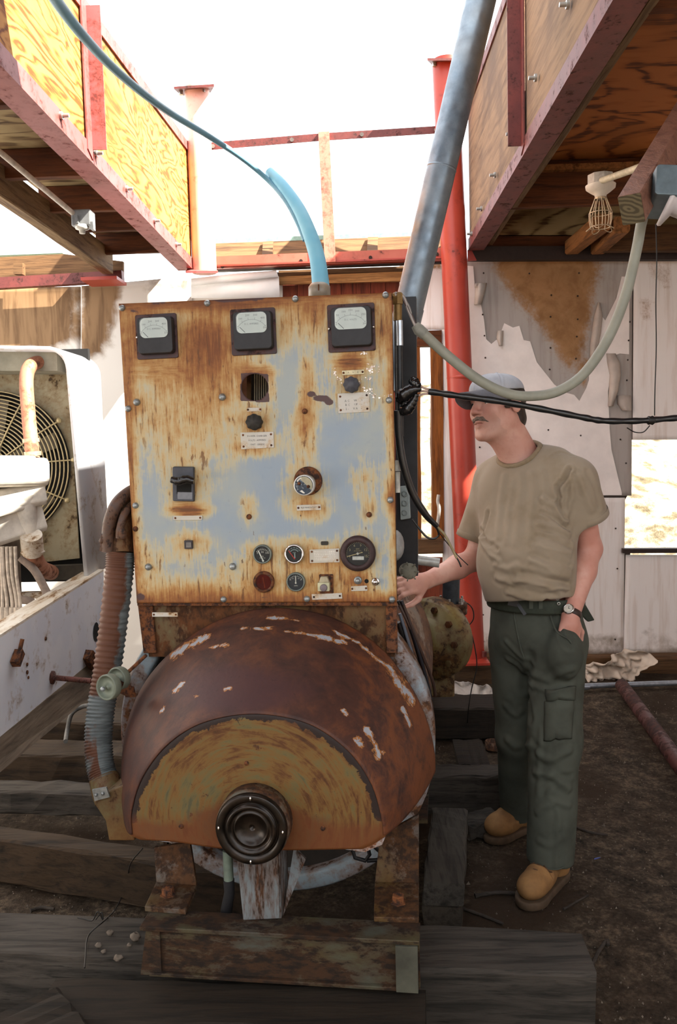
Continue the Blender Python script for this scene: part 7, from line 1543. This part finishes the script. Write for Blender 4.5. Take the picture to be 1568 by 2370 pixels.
# ---- belt with grommets, belt loops and buckle strap
BELT = plain('green_web_belt', '#2e342a', .8, 0, .12, 60); bc = pel + up * .052
m = MB(); V = []
for k in range(65):
    a = 2 * PI * k / 64; o_ = bc + lf * .1765 * math.cos(a) + fw * (.137 * math.sin(a) + .004)
    for z in (-.024, -.018, .018, .024): V.append(o_ * 1 + up * z - (lf * math.cos(a) + fw * math.sin(a)) * (.002 if abs(z) > .02 else 0))
m.grid(V, 65, 4); o = m.build('belt', BELT, man, recalc=False); sd = o.modifiers.new('thick', 'SOLIDIFY'); sd.thickness = .004
bV2 = np.array(V)
for x, y in ((1291, 1386), (1294, 1397)):
    s_ = surf(x, y, bV2); s_ = P(x, y, s_[1] - .008); m = MB(); m.lathe(s_, (-.1, -1, 0), [(.0035, 0), (.0062, .001), (.0062, .003), (.0035, .003)], 14); m.build('grommet', BOLT, man)
for x in (1252, 1230):
    s_ = P(x, 1392, surf(x, 1392, bV2)[1] - .006); m = MB(); m.bar(s_ + up * .026, s_ - up * .026, .014, .004, (0, 1, 0)); m.build('belt_loop', TROU, man)
m = MB(); p1, p2 = surf(1196, 1392, bV2), surf(1220, 1408, bV2); m.bar(p1 - _f * .006, p2 - _f * .008 - up * .01, .012, .004, (0, 1, 0)); m.bar(P(1176, 1390, p1[1]) - _f * .01, P(1198, 1394, p1[1]) - _f * .01, .03, .005, (0, 1, 0)); m.build('buckle', BLKM, man)
m = MB(); m.prism([P(1352, 1392, 2.93), P(1378, 1436, 2.93), P(1362, 1440, 2.93), P(1344, 1420, 2.93)], (0, .03, 0)); m.build('hip_pouch', BELT, man, bevel=.004)
# ---- wrist watch
d = (elL - wrL) / np.linalg.norm(elL - wrL); wp = wrL + d * .008
STRAP = plain('dark_brown_leather', '#33211b', .5, 0, .15, 60)
m = MB(); m.lathe(wp, d, [(.0315, -.011), (.0335, -.010), (.0335, .010), (.0315, .011)], 32); m.build('watch_strap', STRAP, man)
vd = CAM - wp; vd -= d * (vd @ d); vd /= np.linalg.norm(vd); vd = vd * .93 + np.cross(d, vd) * -.36; vd /= np.linalg.norm(vd); fc = wp + vd * .034
m = MB(); m.lathe(fc, vd, [(0, -.004), (.018, -.004), (.0195, .001), (.018, .006), (.0155, .0065), (.0155, .004)], 28); o = m.build('watch_case', CHROME, man)
m = MB(); m.lathe(fc + vd * .0045, vd, [(.0153, 0), (0, .0002)], 24); m.build('watch_dial', plain('silver_dial', '#c9c4b8', .4), o)
ex_ = np.cross(d, vd); ex_ /= np.linalg.norm(ex_); m = MB()
m.bar(fc + vd * .0055, fc + vd * .0055 + d * .009, .0012, .0006, vd); m.bar(fc + vd * .0055, fc + vd * .0055 + ex_ * .006, .0012, .0006, vd); m.build('watch_hands', INK, o)
# ---- boots
BTM = NB('tan_nubuck', .75, 0, .25); n = BTM.noise(18, 5, .6); BTM.col(BTM.ramp(n, (.3, '#715132'), (.7, '#8f6b42'))); BTM.bump(n, .12, .001); BOOT = BTM.m
SOLE = plain('brown_rubber_sole', '#4a3a2a', .8, 0, .15, 30); LACE = plain('dark_lace', '#4a3320', .8)
def boot(toe, heel, label, ank):
    toe = np.array(toe); heel = np.array(heel); d = toe - heel; d[2] = 0; ln = np.linalg.norm(d); d /= ln; sd_ = np.cross(up, d); R = np.stack((sd_, d, up), 1); z0 = gz(toe[0], toe[1]) + .004
    T = lambda x, y, z: np.array((heel[0], heel[1], z0)) + R @ np.array((x, y * ln / .30, z))
    lo, hi = np.minimum(toe, heel) - .1, np.maximum(toe, heel) + .1
    f = Field((lo[0], lo[1], z0 - .02), (hi[0], hi[1], z0 + .24), .004)
    f.ell(T(0, .235, .060), (.050, .066, .044), R, 0); f.ell(T(0, .17, .058), (.046, .080, .044), R, .03); f.cone(T(0, .050, .05), T(0, .06, .095), .043, .045, .03); f.ell(T(0, .05, .05), (.041, .055, .045), R, .02); f.cone(T(0, .18, .066), T(0, .085, .098), .034, .040, .03)
    f.plane(T(0, 0, .026), -up)
    o = put('boot', folds(*f.mesh(2), [([T(-.05, .175, .08), T(0, .18, .115), T(.05, .175, .08)], .006, -.003), ([T(-.05, .205, .06), T(-.02, .19, .10), T(.02, .19, .10), T(.05, .205, .06)], .004, -.002)], .001), BOOT, man); o['label'] = label
    f = Field((lo[0], lo[1], z0 - .02), (hi[0], hi[1], z0 + .1), .0045)
    f.ell(T(0, .235, .016), (.055, .072, .05), R, 0); f.ell(T(0, .05, .016), (.047, .062, .05), R, 0); f.cone(T(0, .06, .016), T(0, .24, .016), .047, .054, .01)
    f.plane(T(0, 0, .030), up); f.plane(T(0, 0, 0), -up); sm_ = f.mesh(1); put('sole', sm_, SOLE, o)
    for k in range(3):
        y = .205 - .024 * k; z = .102 + .007 * k; m = MB(); m.tube(spline([T(-.028, y, z - .012), T(0, y + .008, z + .004), T(.028, y - .004, z - .012)], 5), .0032, 8); m.build('lace', LACE, o)
    m = MB(); m.tube(spline([T(.0, .165, .118), T(.03, .185, .102), T(.042, .16, .085)], 5), .003, 7); m.tube(spline([T(0, .165, .118), T(-.03, .18, .102), T(-.044, .155, .08)], 5), .003, 7); m.build('lace_bow', LACE, o)
boot(PZ(1212, 2098, 0), PZ(1303, 2010, 0), 'near tan work boot', aL)
boot(PZ(1134, 1945, 0), PZ(1232, 1905, 0), 'far tan work boot', aR)
for o in bpy.data.objects:
    if '_m' in o: del o['_m']
